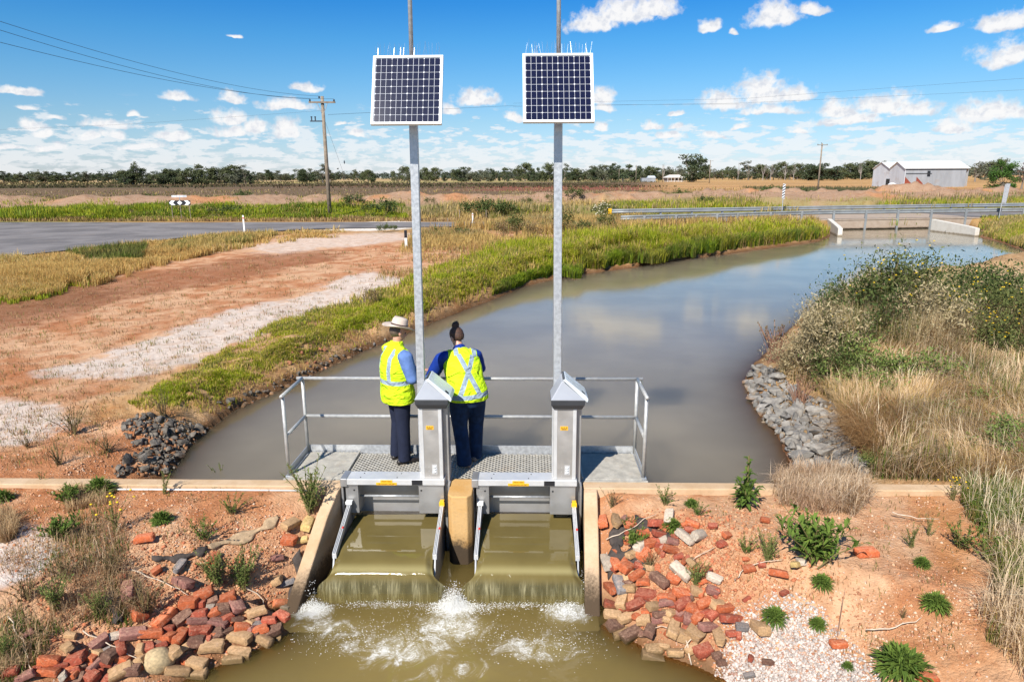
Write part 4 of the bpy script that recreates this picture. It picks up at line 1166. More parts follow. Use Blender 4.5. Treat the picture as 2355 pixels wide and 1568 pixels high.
def person_man():
    feet = at_z(922, 1060, 0.0)
    rt = empty("person", (feet[0], feet[1], 0.0), R(-52), "x", "person")
    rt["label"] = "person in pale felt hat, yellow vest, pale blue shirt and dark trousers on the walkway"
    global WIDEN
    WIDEN = lambda z: (1 + (.04 + .20 * sstep(.72, .84, z)) * sstep(1.50, 1.44, z), 0 * z)
    # local frame: +y is the way the body faces, +x its right
    B = MB(); eyes = []
    B.tube([(0, 0, .86), (0, 0, .97), (0, -.01, 1.12), (0, -.015, 1.28), (0, -.01, 1.42), (0, .005, 1.50)], [[.13, .10], [.15, .11], [.14, .10], [.16, .115], [.13, .085], [.06, .06]], 16)
    B.tube([(0, .0, 1.46), (0, .02, 1.53), (0, .035, 1.60)], [.058, .055, .055], 12)
    P, Mh = head(B, (0, .045, 1.655), R(-6), R(-16), rt, eyes)
    for s, kn in ((-1, .03), (1, .0)):
        B.tube([(s * .085, 0, .92), (s * .095, kn, .50), (s * .10, kn * .2 - .01, .08)], [.075, .052, .036], 12)
    shR, elR, wrR = (.195, -.01, 1.405), (.245, .03, 1.13), (.19, .285, 1.06)
    shL, elL, wrL = (-.155, .02, 1.39), (-.24, .09, 1.14), (-.12, .33, 1.08)
    for a, e, w in ((shR, elR, wrR), (shL, elL, wrL)): arm(B, a, e, w, .045, .036, .026)
    hand(B, wrR, (-.15, .9, -.2), (0, .2, 1), -1); hand(B, wrL, (.15, .9, -.1), (0, .2, 1), 1)
    soft(B, "body", M_SKIN, rt, .0085, 3)
    for e in eyes: e.build("eye", M_EYE, rt, smooth=True)
    T = MB()
    T.tube([(0, 0, .84), (0, 0, .92), (0, 0, 1.02)], [[.165, .125], [.17, .13], [.15, .115]], 18)
    for s, kn in ((-1, .035), (1, .0)):
        T.tube([(s * .082, 0, .95), (s * .088, kn * .6, .74), (s * .095, kn, .50), (s * .10, kn * .3, .26), (s * .102, -.005, .045)], [[.092, .112], [.088, .10], [.074, .082], [.069, .076], [.068, .078]], 16, ref=(1, 0, 0))
    soft(T, "trousers", M_NAVY, rt, .012, 4)
    sh = MB()
    for a, e, w in ((shR, elR, wrR), (shL, elL, wrL)): arm(sh, a, e, w, .074, .060, .042)
    sh.tube([(0, 0, 1.1), (0, -.01, 1.38), (0, 0, 1.50)], [[.16, .115], [.165, .11], [.065, .068]], 16)
    soft(sh, "shirt", M_BLUE, rt, .012, 3)
    V = MB()
    V.tube([(0, .0, .795), (0, -.0, .90), (0, -.01, 1.05), (0, -.018, 1.22), (0, -.015, 1.36), (0, -.005, 1.455), (0, .01, 1.50)], [[.205, .165], [.205, .163], [.193, .145], [.197, .142], [.182, .122], [.120, .085], [.085, .078]], 22)
    for s in (-1, 1): V.tube([(s * .10, -.008, 1.455), (s * .175, -.005, 1.425)], [[.07, .07], [.062, .062]], 14)
    V.tube([(0, .005, 1.46), (0, .012, 1.545)], [[.088, .080], [.082, .076]], 18)
    vo = soft(V, "vest", vest_mat("hi_vis_vest_belted", 'man'), rt, .011, 4)
    for s in (-1, 1):
        b_ = MB(); boot(b_, (s * .10, 0.0 if s > 0 else .02, 0), (s * .18, 1, 0)); soft(b_, "shoe", M_SHOE, rt, .008, 3)
    h_ = MB(); h_.blob(P((0, -.030, .010)), (.082, .088, .085), rot=Mh); soft(h_, "hair", M_HAIRG, rt, .010, 2)
    # hat: dished brim, band, pinched crown
    H = MB(); n_ = 40; v, f = [], []
    prof = [(.088, .060), (.120, .050), (.165, .046), (.193, .052), (.197, .058), (.165, .054), (.120, .058), (.092, .075), (.090, .105), (.084, .150), (.070, .176), (.040, .172), (.0, .160)]
    for r0, z0 in prof:
        for j in range(n_):
            a = 2 * math.pi * j / n_; cx, sy = math.cos(a), math.sin(a)
            z = z0
            if r0 > .1: z += .030 * (abs(cx) ** 2.2) * ((r0 - .1) / .1) - .012 * abs(sy) ** 2 * ((r0 - .1) / .1)
            rx = r0 * (.92 if r0 > .1 else .95); ry = r0 * (1.06 if r0 > .1 else 1.12)
            if z0 > .14: z -= .020 * math.exp(-(cx * r0 / .03) ** 2)
            v.append(P((rx * cx, ry * sy - .005, z)))
    k = len(prof)
    for i in range(k - 1):
        for j in range(n_): f.append((i * n_ + j, i * n_ + (j + 1) % n_, (i + 1) * n_ + (j + 1) % n_, (i + 1) * n_ + j))
    H.add(v, f); ho = H.build("hat", M_HAT, rt, smooth=True)
    bd = MB(); v, f = [], []
    for z in (.070, .092):
        for j in range(n_):
            a = 2 * math.pi * j / n_; r0 = .0935 if z < .08 else .0925
            v.append(P((.955 * r0 * math.cos(a), 1.125 * r0 * math.sin(a) - .005, z)))
    for j in range(n_): f.append((j, (j + 1) % n_, n_ + (j + 1) % n_, n_ + j))
    bd.add(v, f); bd.build("hat_band", M_BAND, ho, smooth=True)
    return rt

def person_woman():
    feet = at_z(1078, 1066, 0.0)
    rt = empty("person", (feet[0], feet[1], 0.0), R(14), "person with hair bun, yellow vest with crossed back stripes, royal blue sleeves and jeans", "person")
    B = MB(); eyes = []
    global WIDEN
    WIDEN = lambda z: (1 + .25 * sstep(1.43, 1.36, z), .26 * (np.maximum(0, z - .95) / .6) ** 1.25 * (z < 1.5))
    lean = lambda z: (-.055 * max(0, z - .95) / .55 , .26 * (max(0, z - .95) / .6) ** 1.25)
    c = lambda z, dy=0: (lean(z)[0], lean(z)[1] + dy, z)
    B.tube([c(.86), c(.97), c(1.12), c(1.26), c(1.36), c(1.43, .01)], [[.14, .105], [.155, .12], [.125, .095], [.14, .105], [.12, .08], [.055, .055]], 16)
    nk = np.array(c(1.40, .0)); hd = nk + np.array((-.025, .085, .155))
    B.tube([nk, (nk + hd) / 2, hd - (0, 0, .03)], [.055, .05, .05], 12)
    P, Mh = head(B, hd, R(24), R(-38), rt, eyes)
    legs = (((-.085, 0, .92), (-.075, .03, .49), (-.055, -.06, .08)), ((.085, .02, .92), (.10, .10, .50), (.085, .12, .08)))
    for h0, k0, a0 in legs: B.tube([h0, k0, a0], [.08, .055, .036], 12)
    shL, elL, wrL = np.array(c(1.345)) + (-.175, .0, 0), (-.315, .21, 1.08), (-.235, .43, 1.10)
    shR, elR, wrR = np.array(c(1.345)) + (.145, .03, 0), (.19, .33, 1.10), (.03, .50, 1.10)
    for a, e, w in ((shR, elR, wrR), (shL, elL, wrL)): arm(B, a, e, w, .042, .034, .024)
    hand(B, wrL, (.3, .9, .0), (0, .1, 1), 1); hand(B, wrR, (-.5, .8, .0), (0, .1, 1), -1)
    soft(B, "body", M_SKIN, rt, .0085, 3)
    for e in eyes: e.build("eye", M_EYE, rt, smooth=True)
    T = MB()
    T.tube([(0, -.005, .80), (0, -.02, .88), (0, .0, .98), (0, .02, 1.05)], [[.175, .135], [.188, .155], [.172, .135], [.15, .11]], 20)
    for (h0, k0, a0) in legs:
        h0, k0, a0 = map(np.array, (h0, k0, a0)); s = 1 if h0[0] > 0 else -1
        T.tube([h0 + (0, -.01, .03), h0 * .55 + k0 * .45 + (0, 0, 0), k0, k0 * .5 + a0 * .5 + (0, -.015, 0), a0 + (0, -.01, -.045)], [[.102, .128], [.097, .110], [.076, .084], [.070, .080], [.074, .090]], 16, ref=(1, 0, 0))
    soft(T, "jeans", M_JEANS, rt, .012, 4)
    sh = MB()
    for a, e, w in ((shR, elR, wrR), (shL, elL, wrL)): arm(sh, a, e, w, .076, .064, .045)
    sh.tube([c(1.10), c(1.30), c(1.40), c(1.455, .015)], [[.15, .11], [.16, .105], [.085, .078], [.068, .066]], 16)
    soft(sh, "shirt", M_ROYAL, rt, .012, 3)
    V = MB()
    V.tube([c(.855, -.012), c(.95, -.01), c(1.08), c(1.20), c(1.30), c(1.385), c(1.42, .01)], [[.205, .170], [.198, .160], [.182, .135], [.188, .135], [.180, .115], [.125, .085], [.086, .074]], 22)
    for s in (-1, 1): V.tube([np.array(c(1.375)) + (s * .10, 0, 0), np.array(c(1.355)) + (s * .168, 0, 0)], [[.062, .062], [.058, .058]], 14)
    soft(V, "vest", vest_mat("hi_vis_vest_crossed", 'woman'), rt, .011, 4)
    for (h0, k0, a0), s in zip(legs, (-1, 1)):
        b_ = MB(); boot(b_, (a0[0], a0[1] + .0, 0), (-.35 if s < 0 else .1, 1, 0), .25, .044); soft(b_, "shoe", M_TAN, rt, .008, 3)
    h_ = MB()
    h_.blob(P((0, -.022, .030)), (.086, .098, .098), rot=Mh)
    h_.blob(P((0, -.055, .0)), (.074, .060, .075), rot=Mh)
    h_.tube([P((0, -.050, .09)), P((0, -.070, .12))], [.036, .04], 10)
    h_.blob(P((0, -.074, .128)), (.050, .044, .042), rot=Mh)
    h_.blob(P((.018, -.084, .150)), (.028, .028, .024), rot=Mh)
    soft(h_, "hair", M_HAIRB, rt, .008, 2)
    return rt
person_man(); person_woman()
# ------------------------------------------------------------------ bricks and stones
BR = {'o': (.48, .12, .045), 'r': (.35, .078, .043), 'p': (.28, .125, .10), 'd': (.16, .08, .055), 'c': (.44, .27, .135), 'w': (.50, .42, .33), 'g': (.20, .185, .18), 'y': (.52, .36, .14)}
BNAME = {'o': 'orange-red', 'r': 'dark red', 'p': 'mauve', 'd': 'dark brown', 'c': 'tan', 'w': 'cream-white', 'g': 'grey', 'y': 'yellow-tan'}
BMAT = {}
for k, c in BR.items():
    mt, n, b = new_mat("brick_" + BNAME[k].replace("-", "_")); vec = n.coord("Object"); oi = n.node("ShaderNodeObjectInfo")
    v2 = n.vmath('ADD', vec, n.vmath('MULTIPLY', oi.outputs["Location"], (3.1, 2.7, 1.9)))
    a1, a2 = n.noise(v2, 9, 5, .65), n.noise(v2, 60, 3, .6)
    cc = n.mix(n.mapr(a1, .35, .7), (*[x * .78 for x in c], 1), (*[min(1, x * 1.18) for x in c], 1))
    cc = n.mix(n.math('MULTIPLY', n.mapr(n.noise(v2, 5.5, 5, .72), .52, .70), .5), cc, (.52, .34, .23, 1))
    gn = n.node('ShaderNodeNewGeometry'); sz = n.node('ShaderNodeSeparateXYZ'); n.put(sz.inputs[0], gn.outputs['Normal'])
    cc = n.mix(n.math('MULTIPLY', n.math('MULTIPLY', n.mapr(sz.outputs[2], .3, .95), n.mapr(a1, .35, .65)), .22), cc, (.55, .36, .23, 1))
    cc = n.mix(n.math('MULTIPLY', n.mapr(a2, .55, .75), .35), cc, (*[x * .45 for x in c], 1))
    # wet and slimy near the pool
    ps = n.node("ShaderNodeSeparateXYZ"); n.put(ps.inputs[0], n.pos())
    wet = n.mapr(n.math('ADD', ps.outputs[2], n.math('MULTIPLY', n.math('SUBTRACT', a1, .5), .08)), ZL + .10, ZL + .02)
    cc = n.mix(n.math('MULTIPLY', wet, .8), cc, (.13, .09, .04, 1))
    hv = n.math('MULTIPLY', n.math('SUBTRACT', oi.outputs["Random"], .5), .5)
    hs = n.node("ShaderNodeHueSaturation"); n.put(hs.inputs["Value"], n.math('ADD', 1.0, hv)); n.put(hs.inputs["Color"], cc)
    n.put(b.inputs["Base Color"], hs.outputs[0]); n.put(b.inputs["Roughness"], n.math('SUBTRACT', .92, n.math('MULTIPLY', wet, .55)))
    b.inputs["Specular IOR Level"].default_value = .25
    n.put(b.inputs["Normal"], n.bump(n.math('ADD', n.math('MULTIPLY', a1, .8), n.math('MULTIPLY', a2, .4)), .6, .012))
    BMAT[k] = mt

def brick_mesh(seed, fx):
    """a worn brick: subdivided block, rounded edges, chips and a broken end; unit length 1 along x"""
    rr = np.random.default_rng(seed)
    bm = bmesh.new(); bmesh.ops.create_cube(bm, size=1.0)
    for v in bm.verts: v.co.x *= 1.0; v.co.y *= fx; v.co.z *= fx * .72
    bmesh.ops.bevel(bm, geom=bm.edges[:], offset=.085, segments=2, affect='EDGES', profile=.6)
    bmesh.ops.subdivide_edges(bm, edges=bm.edges[:], cuts=1, use_grid_fill=True)
    cuts = []
    for _ in range(rr.integers(2, 6)):
        d = rr.normal(size=3); d[0] *= 1.6; d /= np.linalg.norm(d); cuts.append((d, rr.uniform(.36, .52)))
    for v in bm.verts:
        p = np.array(v.co)
        for d, o in cuts:
            s = p @ d - o * (abs(d[0]) + fx * abs(d[1]) + fx * .72 * abs(d[2])) * .82
            if s > 0: p = p - d * s * .85
        p = p * (1 + .05 * (rr.random(3) - .5)) + .028 * (rr.random(3) - .5)
        v.co = p
    me = bpy.data.meshes.new("brick"); bm.to_mesh(me); bm.free()
    me.polygons.foreach_set("use_smooth", np.ones(len(me.polygons), bool))
    me.set_sharp_from_angle(angle=R(38))
    return me
BMESH = [brick_mesh(100 + i, f) for i, f in enumerate((.5, .55, .62, .7, .8, .52, .48, .75, .66, .58))]
BLOB = []
def stone_mesh(seed, flat=.75, sub=2, amp=.35):
    rr = np.random.default_rng(seed); bm = bmesh.new(); bmesh.ops.create_icosphere(bm, subdivisions=sub, radius=.5)
    planes = [(d / np.linalg.norm(d), rr.uniform(.17, .36)) for d in rr.normal(size=(13, 3))]
    for v in bm.verts:
        p = np.array(v.co)
        for d, o in planes:
            s = p @ d - o
            if s > 0: p = p - d * s * .92
        p = p * np.array((1.0, .8, flat)) * 1.5 + (rr.random(3) - .5) * .02
        v.co = p
    me = bpy.data.meshes.new("rock"); bm.to_mesh(me); bm.free()
    me.polygons.foreach_set("use_smooth", np.ones(len(me.polygons), bool)); me.set_sharp_from_angle(angle=R(20))
    return me
STONE = [stone_mesh(300 + i, f) for i, f in enumerate((.7, .6, .8, .55, .75, .65, .85, .7))]

LB = [(1010,540,115,15,'o'),(1260,735,110,80,'g'),(1285,850,140,-20,'p'),(1100,755,60,40,'o'),(850,795,60,10,'r'),(900,900,150,-60,'p'),(1500,680,110,75,'o'),
(1430,930,110,30,'o'),(1325,990,110,20,'o'),(1405,990,60,0,'r'),(1490,970,70,30,'d'),(1595,955,110,20,'o'),(1655,1015,110,-40,'p'),(1475,1010,50,10,'w'),(1560,1030,90,20,'d'),(1285,1095,110,40,'d'),
(1400,1065,95,15,'r'),(1495,1060,95,20,'o'),(1380,1115,120,30,'p'),(1525,1130,120,0,'p'),(1660,1100,80,20,'d'),(1735,1035,45,0,'c'),(1805,1055,120,25,'c'),(1725,1120,60,30,'c'),(1800,1135,70,20,'g'),
(1965,995,100,35,'o'),(2025,1020,90,60,'g'),(1975,1080,110,-30,'r'),(1890,1110,90,15,'r'),(1700,1165,95,20,'o'),(1820,1175,100,30,'o'),(1920,1190,110,20,'d'),(1155,1100,150,55,'o'),(985,1075,90,50,'o'),
(955,1035,60,20,'r'),(1060,1205,140,25,'o'),(940,1210,210,35,'p'),(1175,1230,90,-10,'o'),(1265,1225,120,80,'o'),(1375,1180,80,20,'r'),(1435,1185,90,-10,'r'),(1515,1210,90,20,'d'),(1375,1260,100,15,'d'),
(1590,1190,80,30,'d'),(1680,1235,180,-5,'c'),(1480,1300,200,20,'c'),(1680,1330,200,0,'c'),(1850,1265,170,-15,'c'),(1640,1385,130,5,'c'),(800,1220,85,15,'w'),(700,1265,110,40,'p'),(470,1300,115,-30,'c'),
(850,1305,120,-45,'r'),(745,1325,60,30,'g'),(790,1355,150,70,'d'),(860,1385,80,10,'o'),(990,1380,90,80,'c'),(985,1310,80,85,'c'),(1075,1335,90,0,'d'),(1205,1340,180,-30,'c'),(920,1455,110,0,'d'),
(840,1480,150,30,'c'),(340,1400,120,15,'o'),(340,1475,125,10,'o'),(525,1385,120,10,'r'),(630,1370,80,0,'o'),(535,1475,100,75,'o'),(440,1495,100,-50,'w'),(665,1420,90,60,'p'),(630,1500,110,-15,'r'),
(430,1420,80,20,'r'),(180,1500,110,20,'p'),(190,1200,70,30,'p'),(495,1210,70,0,'c'),(1380,1420,120,0,'c'),(1250,1470,150,20,'c'),(1380,1490,150,0,'c'),(2060,270,80,-20,'p'),(1980,310,100,20,'w'),
(2070,335,85,0,'p'),(2000,255,50,0,'g'),(2040,440,165,55,'c'),(2160,440,130,80,'y'),(2030,550,90,0,'o'),(2115,550,90,-10,'y'),(1945,670,75,30,'p'),(2020,845,95,10,'g'),(1945,830,90,80,'c'),
(1590,1090,80,40,'r'),(1120,1290,90,20,'r'),(560,1440,80,30,'d'),(740,1410,80,20,'r'),(250,1440,70,10,'r'),(70,1470,90,20,'r'),(1180,1160,70,10,'r'),(1450,1250,70,10,'r'),(1780,1210,70,0,'d')]
RB = [(170,320,100,0,'c'),(265,300,110,65,'w'),(310,315,130,65,'o'),(350,325,120,65,'r'),(440,290,140,30,'r'),(490,265,90,20,'r'),(455,350,100,10,'r'),(545,325,90,0,'r'),(150,430,130,80,'o'),(245,430,150,80,'c'),
(360,455,110,20,'o'),(540,445,130,20,'r'),(450,520,100,15,'o'),(565,520,110,20,'r'),(625,405,130,60,'w'),(585,555,55,0,'w'),(650,565,80,0,'p'),(745,545,150,-55,'w'),(840,530,120,30,'w'),(795,440,90,-20,'o'),
(635,630,110,10,'o'),(425,600,120,40,'w'),(495,580,80,0,'o'),(370,660,110,35,'c'),(445,660,100,30,'o'),(305,705,70,40,'o'),(240,730,130,80,'o'),(180,725,150,80,'w'),(330,760,170,35,'o'),(395,810,110,30,'o'),
(435,860,90,0,'o'),(275,880,150,-65,'g'),(210,910,130,-60,'o'),(345,900,80,-20,'c'),(455,960,150,-20,'r'),(560,850,200,-50,'d'),(655,840,90,-20,'o'),(710,790,150,-50,'w'),(600,1005,100,-10,'p'),(520,1035,100,20,'c'),
(650,960,90,60,'o'),(715,945,110,10,'o'),(720,1020,120,20,'r'),(210,1025,90,0,'r'),(290,1000,110,60,'c'),(380,1030,130,30,'r'),(875,1015,110,5,'o'),(790,1040,80,0,'o'),(980,1025,100,10,'c'),(1025,1050,120,10,'o'),
(835,1115,140,40,'o'),(940,1090,90,30,'r'),(765,1120,80,60,'p'),(700,1115,70,0,'r'),(905,1185,130,25,'p'),(1060,1130,160,15,'r'),(980,1260,170,70,'c'),(1080,1225,80,10,'r'),(1125,1235,60,60,'r'),(220,1100,110,0,'c'),
(320,1120,110,20,'c'),(245,1175,110,20,'d'),(355,1235,150,30,'d'),(490,1205,140,60,'d'),(655,1200,150,65,'c'),(570,1090,110,10,'d'),(810,1235,110,-30,'c'),(735,1250,90,0,'c'),(870,1355,120,10,'r'),(790,1340,90,20,'c'),
(280,1235,120,20,'c'),(520,1330,110,0,'c'),(515,1410,210,0,'c'),(675,1370,110,0,'c'),(590,1320,70,0,'c'),(1200,760,80,0,'o'),(1410,800,120,-30,'o'),(1175,690,50,30,'o'),(1290,730,50,0,'r'),(950,835,100,-20,'w'),
(865,850,60,0,'o'),(940,455,60,0,'r'),(740,440,50,0,'o'),(940,920,80,0,'p'),(830,925,80,0,'c'),(1150,1180,80,0,'g'),(1280,1190,120,80,'c'),(1210,1400,60,60,'r'),(1330,1430,80,10,'d'),(970,1380,60,10,'d'),
(1000,1430,60,0,'d'),(1200,1520,70,0,'g'),(1310,410,60,0,'o'),(730,710,60,60,'o'),(690,675,70,0,'r'),(1450,930,60,20,'r'),(1540,735,100,30,'y'),(1575,710,60,0,'w'),(500,330,60,0,'w'),(400,270,70,10,'w'),(720,365,60,0,'o'),(820,360,50,0,'o'),
(440,1130,90,0,'c'),(640,1080,80,30,'c'),(300,1045,70,0,'r'),(410,740,60,0,'r'),(770,480,60,0,'r'),(1040,520,60,20,'o'),(1000,580,60,10,'r'),(900,760,60,0,'r'),(620,1130,80,0,'c')]
items = []
for (x, y, s, a, k) in LB: items.append(('L', x * .3482 * .9418, (1130 + y * .3482) * .9418, s * .3482 * .9418, a, k))
for (x, y, s, a, k) in RB: items.append(('R', (1420 + x * .3411) * .9418, (1130 + y * .3411) * .9418, s * .3411 * .9418, a, k))
for (x, y, s, k) in ((1993, 1270, 46, 'o'), (1929, 1478, 34, 'o'), (2134, 1555, 40, 'o')): items.append(('S', x, y, s, 3 if x < 2000 else -5, k))
U = np.array([i[1] for i in items]); Vv = np.array([i[2] for i in items])
G = on_ground(U, Vv, -.4, up=.03)
dep = (G - CAM) @ _F
brk = []
for i, (sd_, u, v, s, a, k) in enumerate(items):
    x, y, z = G[i]
    L = s / FPX * dep[i] * 1.16
    L = min(max(L, .05), .225)
    mi = int(rng.integers(len(BMESH)))
    if L > .18: mi = (0, 5, 6, 1)[int(rng.integers(4))]
    o = bpy.data.objects.new("brick", BMESH[mi]); COL.objects.link(o)
    o.scale = (L, L * rng.uniform(.9, 1.15), L * rng.uniform(.9, 1.2)) if L < .15 else (L, L * .9, L * .9)
    yaw = R(a) * 1.15 + rng.uniform(-.15, .15); tl = .10 if sd_ == 'S' else .38
    o.rotation_euler = (rng.uniform(-tl, tl), rng.uniform(-tl, tl) , yaw)
    gz = hz(x, y)
    o.location = (x, y, gz + L * .16 + (.022 if sd_ != 'S' else .0))
    if len(o.data.materials) == 0: o.data.materials.append(None)
    o.material_slots[0].link = 'OBJECT'; o.material_slots[0].material = BMAT[k]
    brk.append((o, sd_, x, y, L, k))
# a second, loose layer of broken pieces where the heaps are thick
fill = []
for (cx, cy, sx, sy, cnt, sd_) in ((1500,1240,80,70,34,'R'),(1560,1390,95,55,40,'R'),(1430,1320,30,80,18,'R'),(560,1440,120,40,22,'L'),(330,1500,120,40,20,'L'),(180,1545,80,25,12,'L')):
    for _ in range(cnt): fill.append((cx + rng.normal() * sx * .6, cy + rng.normal() * sy * .6, sd_))
FG = on_ground([f[0] for f in fill], [f[1] for f in fill], -.4)
for (u, v, sd_), p in zip(fill, FG):
    if sd_poly(np.array([p[0]]), np.array([p[1]]), [(-2.35, 5.7), (-2.35, 7.4), (1.02, 7.4), (1.02, 5.7)])[0] < .04 or p[1] > 7.05: continue
    L = rng.uniform(.06, .135); k = rng.choice(list('ooorrrpdc'))
    o = bpy.data.objects.new("brick", BMESH[int(rng.integers(3, 9))]); COL.objects.link(o)
    o.scale = (L, L, L); o.rotation_euler = tuple(rng.uniform(-.6, .6, 2)) + (rng.uniform(0, 6.28),)
    o.location = (p[0], p[1], hz(p[0], p[1]) + .015)
    o.material_slots[0].link = 'OBJECT'; o.material_slots[0].material = BMAT[k]
    brk.append((o, sd_, p[0], p[1], L, k))
def size_word(L): return "whole" if L > .165 else ("broken" if L > .10 else "small broken")
# labels: colour, size, heap and rank within its kind
from collections import defaultdict
kinds = defaultdict(list)
for t in brk:
    o, sd_, x, y, L, k = t
    zone = {'L': "left heap", 'R': "right heap", 'S': "bare sand far right"}[sd_]
    gz = o.location.z
    lev = "at the waterline of the" if gz < -.62 else ("low in the" if gz < -.38 else ("halfway up the" if gz < -.16 else "at the top of the"))
    kinds[(sd_, size_word(L), k, lev if sd_ != 'S' else 'alone on the', zone)].append((x, o))
for (sd_, sw, k, lev, zone), lst in kinds.items():
    lst.sort(key=lambda q: q[0])
    for i, (_, o) in enumerate(lst):
        nm = f"{sw} {BNAME[k]} brick {lev} {zone}"
        if len(lst) > 1: nm = f"{nm}, {ordw(i + 1)} from left"
        tag(o, nm, "brick", {'L': "bricks dumped on the left bank", 'R': "bricks dumped on the right bank", 'S': "loose bricks on the sand"}[sd_])

# big pale boulder in the left heap
M_BOUL = mat("lichen_stone", (.42, .31, .17), rough=.9, var=.25, vscale=9, bump=.5, bscale=14, dirt=.5, dirtcol=(.22, .18, .12), dscale=6)
p = on_ground([365], [1528], -.7)[0]
bm = bmesh.new(); bmesh.ops.create_icosphere(bm, subdivisions=3, radius=.5)
for v in bm.verts:
    q = np.array(v.co); v.co = q * (1 + .22 * (fbm(np.array([q[0] * 1.7 + 3]), np.array([q[1] * 1.7 + q[2] * 2.1]), 41, 3)[0] - .5))
round_stone = bpy.data.meshes.new('boulder'); bm.to_mesh(round_stone); bm.free(); round_stone.polygons.foreach_set('use_smooth', np.ones(len(round_stone.polygons), bool))
o = bpy.data.objects.new("boulder", round_stone); COL.objects.link(o); o.data.materials.append(M_BOUL)
o.location = (p[0], p[1], p[2] + .04); o.scale = (.26, .22, .24); o.rotation_euler = (.3, .2, .4)
tag(o, "rounded tan boulder half in the water at the foot of the left brick heap", "boulder")

# basalt riprap
def rock_mat(name, c1, c2):
    mt, n, b = new_mat(name); oi = n.node("ShaderNodeObjectInfo")
    vec = n.vmath('ADD', n.coord("Object"), n.vmath('MULTIPLY', oi.outputs["Location"], (2.3, 1.7, 3.1)))
    a1, a2 = n.noise(vec, 2.5, 5, .65), n.noise(vec, 14, 4, .6)
    c = n.mix(n.mapr(a1, .3, .7), (*c1, 1), (*c2, 1))
    ps = n.node("ShaderNodeSeparateXYZ"); n.put(ps.inputs[0], n.pos())
    c = n.mix(n.math('MULTIPLY', n.mapr(n.math('ADD', ps.outputs[2], n.math('MULTIPLY', n.math('SUBTRACT', a1, .5), .1)), ZW + .10, ZW + .02), .85), c, (.22, .12, .055, 1))
    hs = n.node("ShaderNodeHueSaturation"); n.put(hs.inputs["Value"], n.math('ADD', .72, n.math('MULTIPLY', oi.outputs["Random"], .56))); n.put(hs.inputs["Color"], c)
    n.put(b.inputs["Base Color"], hs.outputs[0]); b.inputs["Roughness"].default_value = .85; b.inputs["Specular IOR Level"].default_value = .3
    n.put(b.inputs["Normal"], n.bump(n.math('ADD', a1, n.math('MULTIPLY', a2, .4)), .7, .03))
    return mt
M_ROCKR = rock_mat("grey_basalt", (.16, .145, .13), (.30, .275, .24)); M_ROCKL = rock_mat("dark_basalt", (.085, .07, .056), (.19, .165, .135))
M_CLOD = mat('red_earth_clod', (.30, .12, .06), rough=.95, var=.3, vscale=6, bump=.6, bscale=20)
for s in STONE: s.materials.append(None)
def scatter_rocks(poly, cnt, mn, mx, m, side, group, jitter_up=.0):
    us, vs_ = np.array(poly).T
    pts = []
    for _ in range(cnt * 40):
        u, v = rng.uniform(us.min(), us.max()), rng.uniform(vs_.min(), vs_.max())
        if sd_poly(np.array([u]), np.array([v]), poly)[0] < 0: pts.append((u, v))
    pts = np.array(pts); g = on_ground(pts[:, 0], pts[:, 1], -.2)
    got = []
    for p in g:
        r0 = mn + (mx - mn) * rng.random() ** 1.8
        if all((p[0] - q[0]) ** 2 + (p[1] - q[1]) ** 2 > (.38 * (r0 + q[3])) ** 2 for q in got): got.append((*p, r0))
        if len(got) >= cnt: break
    L = []
    for (x, y, z, r0) in got:
        o = bpy.data.objects.new("rock", STONE[int(rng.integers(len(STONE)))]); COL.objects.link(o)
        o.scale = (r0, r0 * rng.uniform(.75, 1.1), r0 * rng.uniform(.7, 1.1)); o.rotation_euler = (*rng.uniform(-.5, .5, 2), rng.uniform(0, 6.28))
        o.location = (x, y, z + r0 * .22)
        o.material_slots[0].link = 'OBJECT'; o.material_slots[0].material = m
        L.append((o, r0))
    cls = defaultdict(list)
    for o, r0 in L:
        sw = "large" if r0 > mn + (mx - mn) * .55 else ("medium" if r0 > mn + (mx - mn) * .2 else "small")
        zz = o.location.z; lev = "at waterline" if zz < ZW + .12 else ("on slope" if zz < ZW + .30 else "at top")
        cls[(sw, lev)].append(o)
    for (sw, lev), lst in cls.items():
        lst.sort(key=lambda q: q.location.y)
        for i, o in enumerate(lst):
            tag(o, f"{sw} {side}, {lev}, {ordw(i + 1)} going away from gates", "rock", group)
scatter_rocks([(1713,880),(1740,845),(1775,848),(1800,880),(1850,915),(1915,935),(1940,990),(2000,1060),(1985,1100),(1900,1095),(1835,1085),(1808,1015),(1760,965),(1722,915)], 150, .13, .36, M_ROCKR, "grey rock of right bank pile", "grey rocks heaped on the right bank")
scatter_rocks([(275,985),(330,955),(400,968),(480,985),(450,1010),(420,1045),(385,1090),(270,1096),(255,1080),(330,1040),(300,1010)], 84, .08, .22, M_ROCKL, "dark rock of left bank pile", "dark rocks heaped on the left bank")
scatter_rocks([(560,925),(640,880),(700,850),(760,825),(820,800),(825,812),(760,845),(700,874),(620,910),(560,938)], 36, .06, .15, M_ROCKL, "dark stone under left grass bank", "dark stones along the left grass bank")
scatter_rocks([(640,820),(690,800),(740,795),(770,810),(720,840),(660,850)], 9, .08, .20, M_CLOD, "earth clod on left bank", "earth clods on the left bank")
scatter_rocks([(500,930),(560,910),(590,905),(560,935),(510,950)], 10, .06, .15, M_ROCKL, "dark stone near left bank foot", "dark stones near the foot of the left bank")

